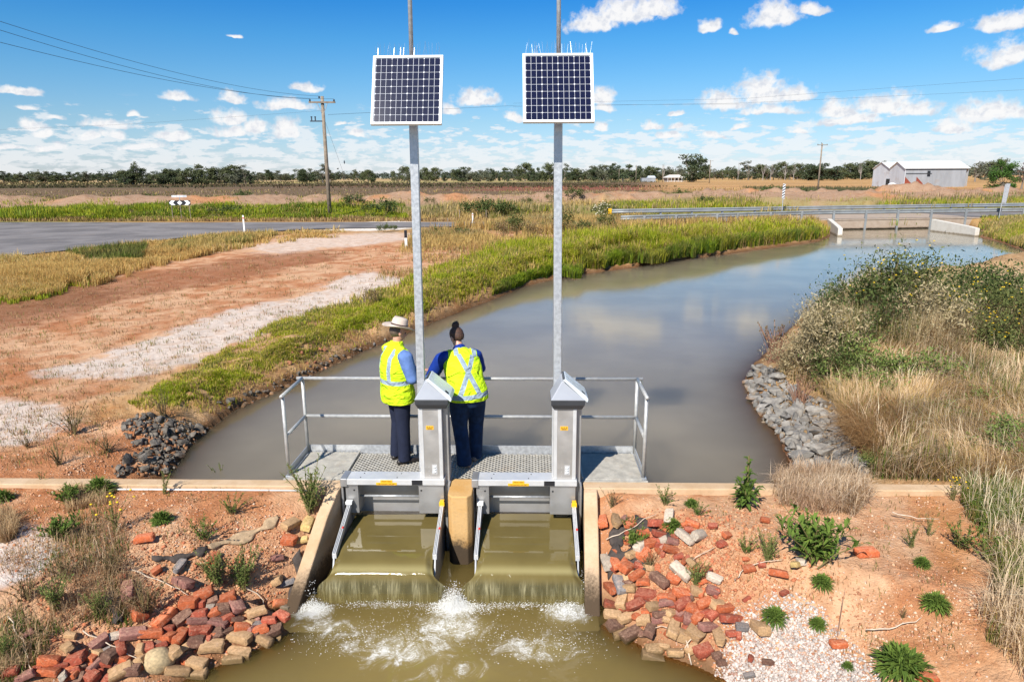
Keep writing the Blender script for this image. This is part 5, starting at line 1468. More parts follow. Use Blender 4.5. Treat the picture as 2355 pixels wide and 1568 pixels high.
# small chips packed between the rocks
def chips(poly, cnt, lo, hi, pal, name):
    us, vs_ = np.array(poly).T; p = np.stack([rng.uniform(us.min(), us.max(), cnt * 3), rng.uniform(vs_.min(), vs_.max(), cnt * 3)], 1)
    p = p[sd_poly(p[:, 0], p[:, 1], poly) < 10 * rng.random(len(p))][:cnt]; g = on_ground(p[:, 0], p[:, 1], -.2)
    base = np.array([v.co for v in STONE[0].vertices]); fc = np.array([list(f.vertices) for f in STONE[0].polygons])
    r0 = lo + (hi - lo) * rng.random(len(g)) ** 2; th = rng.uniform(0, 6.28, len(g)); sq = rng.uniform(.6, 1.2, (len(g), 1, 3))
    b_ = base[None] * sq * r0[:, None, None]; ct, st_ = np.cos(th)[:, None], np.sin(th)[:, None]
    v = np.stack([b_[..., 0] * ct - b_[..., 1] * st_, b_[..., 0] * st_ + b_[..., 1] * ct, b_[..., 2]], -1) + g[:, None, :] + np.array([0, 0, .02])
    f = (fc[None] + len(base) * np.arange(len(g))[:, None, None]).reshape(-1, 3)
    c = np.repeat((np.array(pal)[rng.integers(0, len(pal), len(g))] * rng.uniform(.7, 1.2, (len(g), 1)))[:, None], len(base), 1).reshape(-1, 3)
    tag(np_mesh(name, v.reshape(-1, 3), [f], col_mat(name, .9), col=c), kind="stuff")
chips([(1713,880),(1740,845),(1775,848),(1800,880),(1850,915),(1915,935),(1940,990),(2000,1060),(1985,1100),(1900,1095),(1835,1085),(1808,1015),(1760,965),(1722,915)], 1100, .05, .15, [(.22,.205,.185), (.16,.15,.14), (.27,.25,.22), (.24,.19,.14)], "rock_rubble")
chips([(275,985),(330,955),(400,968),(480,985),(450,1010),(420,1045),(385,1090),(270,1096),(255,1080),(330,1040),(300,1010)], 520, .03, .10, [(.13,.11,.09), (.10,.085,.07), (.18,.155,.125), (.28,.14,.07), (.34,.17,.085)], "dark_rock_rubble")
chips([(560,930),(640,885),(700,856),(760,830),(850,792),(930,762),(935,768),(850,802),(760,843),(700,872),(620,908),(560,938)], 420, .03, .10, [(.14,.13,.12), (.22,.12,.065), (.30,.15,.08), (.18,.15,.12)], "bank_edge_rubble")

# white gravel on the lower right, too many to count
gp = []
poly = [(1690,1420),(1800,1370),(1880,1410),(1930,1470),(1990,1520),(2030,1600),(2000,1700),(1660,1640),(1650,1560),(1665,1480)]
pts = np.stack([rng.uniform(1640, 2040, 26000), rng.uniform(1360, 1660, 26000)], 1)
d = sd_poly(pts[:, 0], pts[:, 1], poly)
pts = pts[(d < -60 * rng.random(len(d)) + 22)][:11000]
g = on_ground(pts[:, 0], pts[:, 1], -.2)
r0 = rng.uniform(.004, .014, len(g)) * rng.choice([1, 1, 1, 1.7], len(g))
jit = oct_v[None] * (1 + .5 * (rng.random((len(g), 6, 3)) - .5)) * r0[:, None, None]
th = rng.uniform(0, 6.28, len(g)); ct, st_ = np.cos(th)[:, None], np.sin(th)[:, None]
jx = jit[..., 0] * ct - jit[..., 1] * st_; jy = jit[..., 0] * st_ + jit[..., 1] * ct
vv = np.stack([jx, jy, jit[..., 2]], -1) + g[:, None, :] + np.array([0, 0, .003])
tone = rng.uniform(.55, 1.15, (len(g), 1, 1)) * np.array([.56, .475, .415])
odd = rng.random(len(g)) < .06
tone = np.where(odd[:, None, None], np.array([.34, .20, .15]), tone)
cc = np.repeat(tone, 6, 1).reshape(-1, 3)
tag(np_mesh("gravel", vv.reshape(-1, 3), [(oct_f[None] + 6 * np.arange(len(g))[:, None, None]).reshape(-1, 3)], col_mat("white_gravel", .9), col=np.clip(cc, 0, .9)), kind="stuff")
# crumbs of brick and earth on the two slopes
us = np.concatenate([rng.normal(1590, 110, 5200), rng.normal(420, 230, 4200)]); vs_ = np.concatenate([rng.normal(1300, 100, 5200), rng.normal(1370, 100, 4200)])
ok = (us > 5) & (vs_ > 1130) & (vs_ < 1568); us, vs_ = us[ok], vs_[ok]
g = on_ground(us, vs_, -.3); ok = (g[:, 2] > ZL + .0) & (np.abs(g[:, 0] + .6) > 1.75) & (g[:, 1] < 7.1); g = g[ok]
r0 = rng.uniform(.005, .016, len(g)) * rng.choice([1, 1, 1, 1.8], len(g))
vv = (oct_v[None] * (1 + .5 * (rng.random((len(g), 6, 3)) - .5)) * r0[:, None, None]) + g[:, None, :] + np.array([0, 0, .004])
pal = np.array([(.45, .15, .07), (.46, .21, .10), (.52, .29, .16), (.40, .17, .09), (.44, .19, .09), (.50, .25, .13)])
cc = np.repeat(pal[rng.integers(0, 6, len(g))][:, None], 6, 1).reshape(-1, 3) * rng.uniform(.8, 1.2, (len(g), 1)).repeat(6, 0)
tag(np_mesh("rubble", vv.reshape(-1, 3), [(oct_f[None] + 6 * np.arange(len(g))[:, None, None]).reshape(-1, 3)], col_mat("brick_rubble", .95), col=np.clip(cc, 0, .9)), kind="stuff")

us = np.concatenate([rng.uniform(1640, 2250, 9000), rng.uniform(0, 660, 6000), rng.uniform(0, 300, 2500)]); vs_ = np.concatenate([rng.uniform(1122, 1568, 9000), rng.uniform(1125, 1300, 6000), rng.uniform(960, 1092, 2500)])
g = on_ground(us, vs_, -.05); k = fbm(g[:, 0] * 2.2, g[:, 1] * 2.2, 705, 3) + .35 * (rng.random(len(g)) - .5) > .52; g = g[k]
r0 = rng.uniform(.003, .010, len(g)) * rng.choice([1, 1, 1, 1, 2.2], len(g))
vv = (oct_v[None] * (1 + .5 * (rng.random((len(g), 6, 3)) - .5)) * r0[:, None, None]) + g[:, None, :] + np.array([0, 0, .002])
pal = np.array([(.48, .22, .105), (.42, .19, .09), (.56, .34, .20), (.34, .15, .08), (.58, .42, .3)])
cc = np.repeat(pal[rng.integers(0, 5, len(g))][:, None], 6, 1).reshape(-1, 3)
tag(np_mesh("soil_crumbs", vv.reshape(-1, 3), [(oct_f[None] + 6 * np.arange(len(g))[:, None, None]).reshape(-1, 3)], col_mat("soil_crumb", .95), col=cc), kind="stuff")

# strips of old cloth in the banks
def cloth_strip(pts, width, m, name, label, cat, lift=.03, wob=.02, steep=False):
    pts = np.array(pts, float); t = np.linspace(0, 1, 36)
    u = np.interp(t, np.linspace(0, 1, len(pts)), pts[:, 0]); v = np.interp(t, np.linspace(0, 1, len(pts)), pts[:, 1])
    g = on_ground(u, v, -.3); vv, ff = [], []
    for i in range(len(t)):
        d = g[min(i + 1, len(t) - 1)] - g[max(i - 1, 0)]; d /= np.linalg.norm(d); s = np.cross(d, (0, 0, 1)); s /= np.linalg.norm(s)
        w = width * (.75 + .5 * math.sin(i * .4)) * (.35 + min(1, i / 5, (len(t) - 1 - i) / 5))
        for j in range(7):
            q = (j / 6 - .5) * 2; p = g[i] + s * w * q
            z = hz(p[0], p[1]) + lift * (1 - q * q) + wob * abs(math.sin(q * 5 + i * .35)) + .006
            vv.append((p[0], p[1], z))
    for i in range(len(t) - 1):
        for j in range(6): ff.append((i * 7 + j, i * 7 + j + 1, i * 7 + 8 + j, i * 7 + 7 + j))
    o = np_mesh(name, vv, [np.array(ff)], m, smooth=True)
    s_ = o.modifiers.new("thick", 'SOLIDIFY'); s_.thickness = .006
    return tag(o, label, cat)
M_TANC = mat("old_tan_geotextile", (.42, .29, .17), rough=.95, var=.2, vscale=20, bump=.5, bscale=60)
M_DRKC = mat("rotten_geotextile", (.055, .042, .035), rough=.95, var=.4, vscale=14, bump=.6, bscale=50)
cloth_strip([(640,1192),(610,1215),(570,1235),(520,1250),(480,1262)], .045, M_TANC, "cloth_strip", "long tan strip of old cloth half buried in the left bank", "cloth strip", .022, .02)
cloth_strip([(478,1264),(440,1282),(400,1290),(350,1288)], .03, M_DRKC, "cloth_strip", "dark ragged end of cloth on the left bank below the tan strip", "cloth strip", .03)
cloth_strip([(690,1275),(686,1330),(678,1390),(670,1430)], .045, M_DRKC, "cloth_strip", "black ragged cloth hanging along the left wing wall", "cloth strip", .05, .03)
cloth_strip([(225,1400),(255,1380),(275,1440)], .06, M_DRKC, "cloth_strip", "dark torn cloth under the weeds on the left bank", "cloth strip", .04, .03)
cloth_strip([(1400,1235),(1440,1225),(1480,1215),(1540,1245)], .09, M_DRKC, "cloth_sheet", "dark cloth sheet showing between the upper bricks on the right bank", "cloth sheet", .03, .02)
cloth_strip([(1395,1290),(1430,1280),(1470,1290),(1480,1320)], .10, M_DRKC, "cloth_sheet", "dark cloth sheet beside the right wing wall below the first", "cloth sheet", .03, .02)
# white pipe along the left kerb
M_PVC = mat("white_pvc", (.72, .70, .66), rough=.5, var=.06, dirt=.4)
a = S(-4.6, 7.17); b2 = S(-2.35, 7.17)
o = MB().tube([(a[0], a[1], -.035), ((a[0] + b2[0]) / 2, (a[1] + b2[1]) / 2, -.032), (b2[0], b2[1], -.035)], .011, 10).build("plastic_pipe", M_PVC, smooth=True)
tag(o, "thin white plastic pipe lying along the foot of the left kerb", "pipe")

# bleached twigs and roots lying on the heaps
M_TWIG = mat("bleached_twig", (.55, .44, .33), rough=.9, var=.2, vscale=20)
for (pts, lab) in (([(1560,1500),(1590,1470),(1602,1430)], "bleached forked root on the lower right bricks, right of the curved one"), ([(1590,1528),(1575,1470),(1530,1440),(1490,1445)], "bleached curved root hanging into the water from the right heap"),
        ([(1395,1240),(1450,1215),(1510,1180)], "thin straw stalk lying across the upper right bricks"), ([(1520,1345),(1590,1290),(1640,1255)], "long twig across the middle of the right heap"), ([(1690,1330),(1720,1300),(1800,1285)], "twig on the sand beside the right rubble"),
        ([(190,1450),(260,1485),(330,1520)], "pale stalk lying across the left bricks"), ([(20,1420),(50,1470),(75,1540)], "pale stalk in the lower left corner"), ([(300,1310),(380,1340),(440,1370)], "thin stalk on the left bank above the bricks"), ([(560,1345),(600,1370),(610,1400)], "curved pale root below the pair of green weeds"),
        ([(1990,1450),(2060,1440),(2120,1420)], "pale straw lying on the sand above the round rosette weed"), ([(2050,1180),(2110,1190),(2160,1195)], "pale bent straw on the orange soil")):
    t = np.linspace(0, 1, 9); pts = np.array(pts, float); tt = np.linspace(0, 1, len(pts))
    q = on_ground(np.interp(t, tt, pts[:, 0]), np.interp(t, tt, pts[:, 1]), -.3, up=.06)
    o = MB().tube(q + np.random.default_rng(len(lab)).normal(size=q.shape) * .008, np.linspace(.0065, .003, 9), 6).build("dry_twig", M_TWIG, smooth=True)
    tag(o, lab, "twig", "dry twigs on the near banks")
# ------------------------------------------------------------------ grasses (uncountable: one object per stand)
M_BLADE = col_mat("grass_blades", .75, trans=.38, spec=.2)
def sample_poly(poly, cnt, z0=0.0, density=None, soft=0):
    us, vs_ = np.array(poly, float).T
    out = []
    tot = 0
    while tot < cnt:
        u, v = rng.uniform(us.min(), us.max(), cnt * 2), rng.uniform(vs_.min(), vs_.max(), cnt * 2)
        k = sd_poly(u, v, poly) < 0
        u, v = u[k], v[k]
        if soft:
            vv = (v - 407) * 3
            k = -sd_poly(u, v, poly) * (1 + 0 * u) > soft * (1.5 * fbm(u * .03, vv * .03, 900, 3) + 1.0 * rng.random(len(u)) - .75)
            u, v = u[k], v[k]
        out.append(np.stack([u, v], 1)); tot += len(u)
    p = np.concatenate(out)[:cnt]
    g = on_ground(p[:, 0], p[:, 1], z0, it=10)
    if density is not None: g = g[rng.random(len(g)) < density(g[:, 0], g[:, 1], g[:, 2])]
    return g
PIECES = defaultdict(list)
def blades(bucket, g, h, w, palette, weights=None, bend=.5, lean=(0, 0), tint=.2, cs=1.0, base_dark=.75, tangle=0, swirl=0):
    n_ = len(g); g = g.copy(); hh0 = None
    h = np.asarray(h(g) if callable(h) else rng.uniform(h[0], h[1], n_)) * rng.uniform(.7, 1.15, n_)
    w = np.asarray(w(g) if callable(w) else np.full(n_, w)) * rng.uniform(.7, 1.3, n_)
    g[:, 2] += tangle * rng.random(n_) ** 1.5
    th = rng.uniform(0, 2 * np.pi, n_)
    if swirl: th = 12.0 * fbm(g[:, 0] * .7, g[:, 1] * .7, 571, 2) + rng.normal(size=n_) * swirl
    d = np.stack([np.cos(th), np.sin(th)], 1)
    s = np.stack([-d[:, 1], d[:, 0], np.zeros(n_)], 1) * w[:, None] / 2
    b_ = rng.uniform(.1, 1.0, n_) ** 1.3 * bend
    off = (d * b_[:, None] + np.array(lean)) * h[:, None]
    mid = g + np.concatenate([off * .32, (h * .58)[:, None]], 1)
    tip = g + np.concatenate([off, (h * np.sqrt(np.clip(1 - (b_ * .75) ** 2, .12, 1)))[:, None]], 1)
    base = g - np.array([0, 0, .01])
    v = np.stack([base - s, base + s, mid + s * .8, mid - s * .8, tip], 1)
    pal = np.array(palette); wt = np.ones(len(pal)) if weights is None else np.array(weights, float)
    patch = fbm(g[:, 0] * 1.1 * cs, g[:, 1] * 1.1 * cs, 500, 3)
    idx = np.searchsorted(np.cumsum(wt) / wt.sum(), np.clip(.5 * rng.random(n_) + .5 * sstep(.25, .75, patch), 0, .999))
    c = pal[idx] * rng.uniform(1 - tint, 1 + tint, (n_, 1))
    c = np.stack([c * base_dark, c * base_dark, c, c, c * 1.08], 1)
    PIECES[bucket].append((v.reshape(-1, 3), np.clip(c, 0, .9).reshape(-1, 3), n_))
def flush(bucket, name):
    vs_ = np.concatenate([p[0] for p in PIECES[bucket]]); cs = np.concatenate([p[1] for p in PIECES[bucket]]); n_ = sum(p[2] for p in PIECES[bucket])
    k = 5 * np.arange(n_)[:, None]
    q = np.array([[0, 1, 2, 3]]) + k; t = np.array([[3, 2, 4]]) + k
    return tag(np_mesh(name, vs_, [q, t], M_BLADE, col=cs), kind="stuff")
LIME, YG, DKG, STR, PINKS, BRN, OLV = (.255, .325, .018), (.38, .375, .03), (.10, .16, .018), (.58, .41, .14), (.64, .455, .25), (.29, .175, .085), (.22, .215, .05)
dry = lambda y0, y1: None
far_w = lambda k: (lambda g: np.maximum(k, np.abs(g[:, 1]) * .00085))
# green bank on the left of the canal
bank = [(290,925),(400,862),(520,800),(640,735),(800,690),(930,645),(1050,595),(1180,562),(1300,547),(1450,530),(1600,522),(1750,515),(1880,515),(1912,543),(1880,556),(1750,572),(1600,592),(1450,613),(1300,632),(1210,652),(1130,682),(1070,704),(1010,727),(930,760),(850,790),(760,828),(700,856),(620,893),(540,930),(490,955),(410,945),(330,948)]
def bd_den(x, y, z): return sstep(.15, .75, sd_poly(x, y, CANAL) + .55 * (fbm(x * 1.4, y * 1.4, 517) - .5)) **  np.where(y > 26, .25, 1.0) * np.clip(.12 + 1.1 * sstep(.34, .52, fbm(x * 1.3, y * 1.3, 511)) + sstep(18, 26, y), 0, 1) * (z > ZW + .03)
g = sample_poly(bank, 170000, -.1, bd_den, soft=26)
hb = lambda g: .025 + .07 * fbm(g[:, 0] * 1.6, g[:, 1] * 1.6, 515) + .11 * sstep(13, 21, g[:, 1]) + .38 * sstep(20, 34, g[:, 1]) * (.5 + fbm(g[:, 0] * .5, g[:, 1] * .5, 513))
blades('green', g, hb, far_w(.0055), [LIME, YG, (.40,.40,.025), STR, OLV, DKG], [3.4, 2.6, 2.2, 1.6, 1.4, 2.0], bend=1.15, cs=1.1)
g = sample_poly(bank, 9000, -.1); blades('green', g, lambda g: hb(g) * 1.25, far_w(.006), [STR, BRN, YG], [2, 1, 1], bend=.8)
# reeds at the water's edge further up
g = sample_poly([(1130,680),(1300,628),(1450,608),(1600,586),(1750,566),(1880,550),(1880,540),(1600,568),(1450,590),(1300,610),(1150,655)], 26000, -.2)
blades('green', g, lambda g: .25 + .35 * sstep(22, 34, g[:, 1]), far_w(.010), [LIME, DKG, OLV, YG], [3, 2, 2, 2], bend=.7)
flush('green', "green_grass")
# verge between the track and the road
verge = [(-40,600),(150,582),(300,566),(430,549),(560,540),(700,531),(800,527),(800,545),(650,560),(560,572),(430,598),(330,628),(220,660),(100,685),(-40,708)]
g = sample_poly(verge, 70000, .25, lambda x, y, z: sstep(.28, .46, fbm(x * .5, y * .5, 521)), soft=34)
blades('dry', g, lambda g: .08 + .5 * fbm(g[:, 0] * .4, g[:, 1] * .4, 573) ** 1.5, far_w(.009), [STR, (.58,.36,.12), (.42,.32,.08), (.66,.50,.22), YG, BRN], [4, 4, 1.2, 3, .8, .6], bend=.9, cs=.35)
g = sample_poly([(350,585),(430,558),(560,545),(640,540),(600,556),(480,580)], 7000, .25); blades('dry', g, (.25, .5), far_w(.012), [(.40,.27,.08), STR, OLV], None, bend=.6)
g = sample_poly([(150,590),(260,575),(340,570),(330,600),(230,615)], 6000, .25); blades('dry', g, (.2, .5), far_w(.012), [DKG, OLV, (.10,.10,.03)], None, bend=.6)
g = sample_poly([(-40,640),(230,625),(215,660),(100,690),(-40,712)], 14000, .2, soft=24); blades('dry', g, (.06, .2), far_w(.010), [LIME, YG, DKG], None, bend=.8)
# rough straw between road and canal
mid = [(950,545),(1000,524),(1120,520),(1200,505),(1300,500),(1400,497),(1600,505),(1860,508),(1890,518),(1750,517),(1600,524),(1450,532),(1300,550),(1180,566),(1060,600),(960,640),(860,650),(880,600)]
g = sample_poly(mid, 60000, .25, soft=14, density=lambda x, y, z: sstep(.30, .48, fbm(x * .35, y * .35, 523)) * (.15 + .85 * sstep(30, 36, y)))
blades('dry', g, lambda g: .15 + .45 * sstep(28, 40, g[:, 1]), far_w(.010), [STR, (.45,.29,.11), OLV, BRN, (.52,.40,.20)], [4, 3, 1.3, .8, 2], bend=.6, cs=.4)
flush('dry', "dry_grass")
# beyond the road
g = sample_poly([(-20,462),(200,464),(500,462),(740,464),(850,470),(930,478),(940,506),(757,506),(415,508),(-20,508)], 60000, .6)
blades('far', g, lambda g: .12 + .5 * sstep(.3, .7, fbm(g[:, 0] * .35, g[:, 1] * .35, 561)), far_w(.03), [LIME, YG, (.20,.27,.02), DKG, OLV, STR], [3, 3, 2.5, 1.2, 1.2, 1.6], bend=.9, cs=.3)
g = sample_poly([(-20,503),(415,503),(757,501),(1120,505),(1120,510),(757,510),(-20,510)], 9000, .35); blades('far', g, (.12, .35), far_w(.03), [STR, BRN, (.5,.36,.16)], None)
g = sample_poly([(850,462),(1000,455),(1200,452),(1400,462),(1480,475),(1480,486),(1400,488),(1200,498),(1120,506),(940,506),(930,480)], 34000, .6, lambda x, y, z: sstep(.3, .5, fbm(x * .3, y * .3, 531)))
blades('far', g, (.2, .7), far_w(.03), [STR, (.50,.37,.18), OLV, (.20,.20,.08), YG], [3, 3, 2, 1.5, 1], bend=.6, cs=.3)
g = sample_poly([(1400,470),(1700,466),(1900,470),(2100,468),(2360,462),(2360,476),(1400,482)], 26000, .6); blades('far', g, (.2, .6), far_w(.03), [YG, LIME, STR, OLV, (.45,.36,.12)], [3, 2, 2.4, 1.5, 2], bend=.6, cs=.2)
g = sample_poly([(1500,448),(1800,452),(2360,452),(2360,462),(1500,468)], 12000, 1.0, lambda x, y, z: sstep(.4, .6, fbm(x * .2, y * .2, 533))); blades('far', g, (.2, .6), far_w(.03), [STR, OLV, (.38,.27,.15), DKG], None, cs=.2)
g = sample_poly([(0,440),(760,436),(1500,432),(2360,440),(2360,455),(1500,452),(800,458),(0,460)], 22000, 1.4, lambda x, y, z: sstep(.44, .62, fbm(x * .16, y * .16, 535))); blades('far', g, (.2, .6), far_w(.03), [STR, OLV, (.42,.30,.17), BRN, (.5,.38,.22)], None, cs=.2)
g = sample_poly([(2250,508),(2360,500),(2360,574),(2300,554),(2252,540)], 16000, -.1, lambda x, y, z: (z > ZW + .05) * 1.0); blades('far', g, (.12, .4), far_w(.02), [YG, LIME, STR, OLV, (.50,.38,.18)], None, cs=.3)
flush('far', "roadside_grass")
# tangle of dry grass on the right bank
strw = [PINKS, STR, (.60,.455,.27), (.40,.26,.14), BRN, OLV]
pen = [(1800,835),(1850,775),(1950,720),(2080,720),(2200,755),(2400,775),(2800,790),(2800,1130),(2400,1112),(2180,1108),(2000,1102),(2000,1055),(1945,975),(1900,915),(1840,885),(1795,868)]
g = sample_poly(pen, 125000, .1)
blades('right', g, lambda g: .13 + .30 * fbm(g[:, 0] * .9, g[:, 1] * .9, 541), lambda g: .0042 + .00022 * g[:, 1], strw, [4, 2, 3.5, 1.6, .6, .35], bend=1.3, lean=(-.08, -.06), cs=.8, tangle=.16, swirl=.9)
g = sample_poly(pen, 14000, .1)
blades('right', g, (.28, .55), lambda g: .0055 + .0003 * g[:, 1], [(.86,.68,.46), (.74,.56,.36), (.62,.42,.24)], None, bend=1.4, cs=1.5, tangle=.15, swirl=.7)
g = sample_poly([(1840,800),(1900,740),(2000,680),(2200,680),(2400,690),(2400,800),(2100,830)], 48000, .2)
blades('right', g, (.45, 1.0), lambda g: .004 + .0003 * g[:, 1], [PINKS, OLV, (.72,.58,.36), BRN, (.66,.52,.30)], [2, 1.6, 3, .8, 2], bend=.7)
g = sample_poly(pen, 25000, .1, lambda x, y, z: sstep(.52, .64, fbm(x * .8, y * .8, 549))); blades('right', g, (.2, .5), lambda g: .006 + .0004 * g[:, 1], [OLV, DKG, (.2,.24,.07)], None, bend=.9)
g = sample_poly([(1930,985),(2060,940),(2100,1010),(2040,1080),(1990,1060)], 5000, .1); blades('right', g, (.35, .6), .006, [(.42,.25,.11), PINKS], None, bend=1.4, lean=(-.5, -.35))
low = [(2195,1108),(2400,1108),(2750,1120),(2750,1600),(2400,1600),(2345,1570),(2280,1490),(2225,1420),(2290,1340),(2270,1260),(2215,1190)]
g = sample_poly(low, 44000, -.05, soft=30, density=lambda x, y, z: .25 + .75 * sstep(.34, .5, fbm(x * 1.3, y * 1.3, 545))); blades('right', g, (.05, .17), .0042, strw, [3, 2, 4, 2, .6, .5], bend=1.5, lean=(-.1, -.1), tangle=.10, cs=2)
g = sample_poly(low, 4500, -.05, soft=20); blades('right', g, (.2, .42), .005, [(.86,.68,.46), (.74,.56,.36)], None, bend=1.5, tangle=.12)
g = sample_poly(low, 50000, -.05, soft=20, density=lambda x, y, z: sstep(.44, .56, fbm(x * 1.5, y * 1.5, 547))); blades('right', g, (.08, .30), .007, [(.13,.19,.03), DKG, OLV, (.20,.24,.05)], None, bend=.7)
tuft = [(1768,1120),(1830,1092),(1960,1090),(2010,1150),(1965,1192),(1860,1185),(1785,1170)]
g = sample_poly(tuft, 8000, -.05, soft=16); blades('right', g, (.10, .26), .0045, [(.66,.48,.33), (.52,.36,.22), (.76,.60,.42), BRN], None, bend=1.6, lean=(.05, -.05), tangle=.15, cs=3)
flush('right', "straw_grass")
# weeds and litter on the lower left bank
lowl = [(-20,1290),(60,1245),(140,1210),(230,1165),(300,1205),(300,1280),(330,1330),(380,1400),(330,1450),(250,1450),(200,1430),(120,1480),(70,1568),(-20,1590)]
g = sample_poly(lowl, 5200, soft=40, z0=-.2, density=lambda x, y, z: .2 + .8 * sstep(.36, .5, fbm(x * 1.6, y * 1.6, 551))); blades('left', g, (.06, .2), .0038, [PINKS, (.50,.34,.2), BRN, (.2,.11,.06), (.72,.55,.36)], [3, 2, 1.6, .8, 1.5], bend=1.5, tangle=.08, cs=2)
g = sample_poly(lowl, 4500, -.2, lambda x, y, z: sstep(.48, .6, fbm(x * 1.7, y * 1.7, 553))); blades('left', g, (.04, .13), .005, [(.10,.16,.02), DKG, (.18,.22,.04)], None, bend=.7)
g = sample_poly([(150,1130),(240,1120),(250,1160),(150,1180)], 1600, -.05); blades('left', g, (.06, .18), .004, [PINKS, BRN], None, bend=1.3)
g = sample_poly([(-20,1195),(30,1185),(45,1225),(20,1250),(-20,1250)], 1800, -.05); blades('left', g, (.1, .25), .004, [(.42,.28,.15), BRN, PINKS], None, bend=1.1)
flush('left', "bank_weeds")
# little dry weeds dotted over the bare soil
cen = sample_poly([(-20,700),(300,640),(600,590),(800,570),(960,560),(900,640),(780,690),(640,740),(500,805),(330,890),(280,960),(240,1060),(-20,1085)], 1500, .05)
cen2 = sample_poly([(0,1120),(650,1120),(640,1250),(400,1280),(0,1290)], 110, -.05); cen3 = sample_poly([(1650,1130),(2170,1130),(2230,1300),(2200,1500),(2060,1560),(1900,1480),(1750,1380),(1620,1250)], 150, -.05)
cc_ = np.concatenate([cen, cen2, cen3]); rep = rng.integers(3, 12, len(cc_))
cc_ = np.repeat(cc_, rep, 0); cc_[:, :2] += rng.normal(size=(len(cc_), 2)) * (.035 + .0022 * cc_[:, 1:2])
cc_[:, 2] = hf(cc_[:, 0], cc_[:, 1])
blades('dots', cc_, lambda g: .022 + .035 * rng.random(len(g)) + .0024 * g[:, 1], lambda g: .004 + .0003 * g[:, 1], [(.16,.19,.04), OLV, BRN, (.46,.31,.15), (.3,.15,.07), (.5,.36,.16)], None, bend=1.0, cs=6)
flush('dots', "small_weeds")

# ------------------------------------------------------------------ individual plants
G_LEAF = island_mat("weed_leaf", (.055, .105, .016), (.17, .24, .04)); G_PALE = island_mat("pale_weed_leaf", (.10, .15, .035), (.23, .27, .07))
G_STEM = island_mat("weed_stem", (.12, .10, .04), (.22, .17, .07), trans=0); G_DRYST = island_mat("dry_stalk", (.20, .09, .06), (.38, .23, .14), trans=0)
G_BUSH = island_mat("bush_leaf", (.058, .08, .02), (.18, .19, .06)); G_BUSHD = island_mat("dark_bush_leaf", (.04, .066, .018), (.12, .15, .04)); G_DRYB = island_mat("dry_bush_leaf", (.26, .20, .10), (.50, .41, .24))
G_BROWNB = island_mat("brown_bush_leaf", (.11, .07, .035), (.26, .18, .09))
M_FLOW = mat("yellow_petals", (.78, .50, .01), rough=.6, var=.1)
M_FLOWW = mat("pale_seed_heads", (.66, .58, .42), rough=.8, var=.15)

def leaf(mb, base, d, up, L, w, droop=.3):
    base, d, up = np.array(base), np.array(d) / np.linalg.norm(d), np.array(up)
    s = np.cross(d, up); s /= (np.linalg.norm(s) + 1e-9); nrm = np.cross(s, d)
    m1 = base + d * L * .5 + nrm * L * .10; t = base + d * L * .96 - np.array((0, 0, 1)) * L * droop
    mb.add([base - s * w * .15, base + s * w * .15, m1 + s * w * .5 + nrm * w * .12, m1, m1 - s * w * .5 + nrm * w * .12, t], [(0, 1, 3), (1, 2, 3), (0, 3, 4), (3, 2, 5), (4, 3, 5)])
def rdir(r, el0, el1):
    a, e = r.uniform(0, 6.283), r.uniform(el0, el1)
    return np.array((math.cos(a) * math.cos(e), math.sin(a) * math.cos(e), math.sin(e)))
def plant_rosette(seed, n_=55, L=.22, w=.05, stem=0.0):
    r = np.random.default_rng(seed); mb, st = MB(), MB()
    for i in range(n_):
        d = rdir(r, R(3), R(88)); k = r.random(); leaf(mb, d * L * .55 * k * np.array((1, 1, .8)) + np.array((0, 0, stem * .4 * k)), d + r.normal(size=3) * .35, (0, 0, 1), L * r.uniform(.4, .9) * (1 - .45 * k), w * r.uniform(.6, 1.3), r.uniform(-.05, .3))
    st.tube([(0, 0, -.03), (0, 0, .03 + stem)], [.012, .006], 6)
    if stem:
        for i in range(26):
            z = stem * r.uniform(.15, 1.0); d = rdir(r, R(10), R(60)); leaf(mb, (0, 0, z), d, (0, 0, 1), .13 * (1.15 - z / stem * .7), .035, .2)
    return [("leaves", mb, G_LEAF), ("stem", st, G_STEM)]
def plant_upright(seed, n_=12, H=.42, spread=.45, leaves=20, ll=.055, lw=.010, lm=None, flowers=0):
    r = np.random.default_rng(seed); mb, st, fl = MB(), MB(), MB()
    for i in range(n_):
        a = r.uniform(0, 6.283); sp_ = r.uniform(0, spread) * H; h = H * r.uniform(.55, 1.05)
        p0 = np.array((r.normal() * .02, r.normal() * .02, -.02)); p2 = p0 + np.array((math.cos(a) * sp_, math.sin(a) * sp_, h)); p1 = (p0 + p2) / 2 + np.array((-math.cos(a), -math.sin(a), 0)) * sp_ * .15
        st.tube([p0, p1, p2], [.0045, .0035, .0018], 5)
        for k in range(leaves):
            t = r.uniform(.12, 1.0); q = p0 * (1 - t) ** 2 + 2 * p1 * t * (1 - t) + p2 * t * t
            leaf(mb, q, rdir(r, R(10), R(70)), (0, 0, 1), ll * r.uniform(.6, 1.2) * (1.2 - .5 * t), lw * r.uniform(.8, 1.3), .1)
        if i < flowers: fl.blob(p2, (.014, .014, .008), 8, 5)
    out = [("leaves", mb, lm or G_PALE), ("stems", st, G_STEM)]
    if flowers: out.append(("blossoms", fl, M_FLOW))
    return out
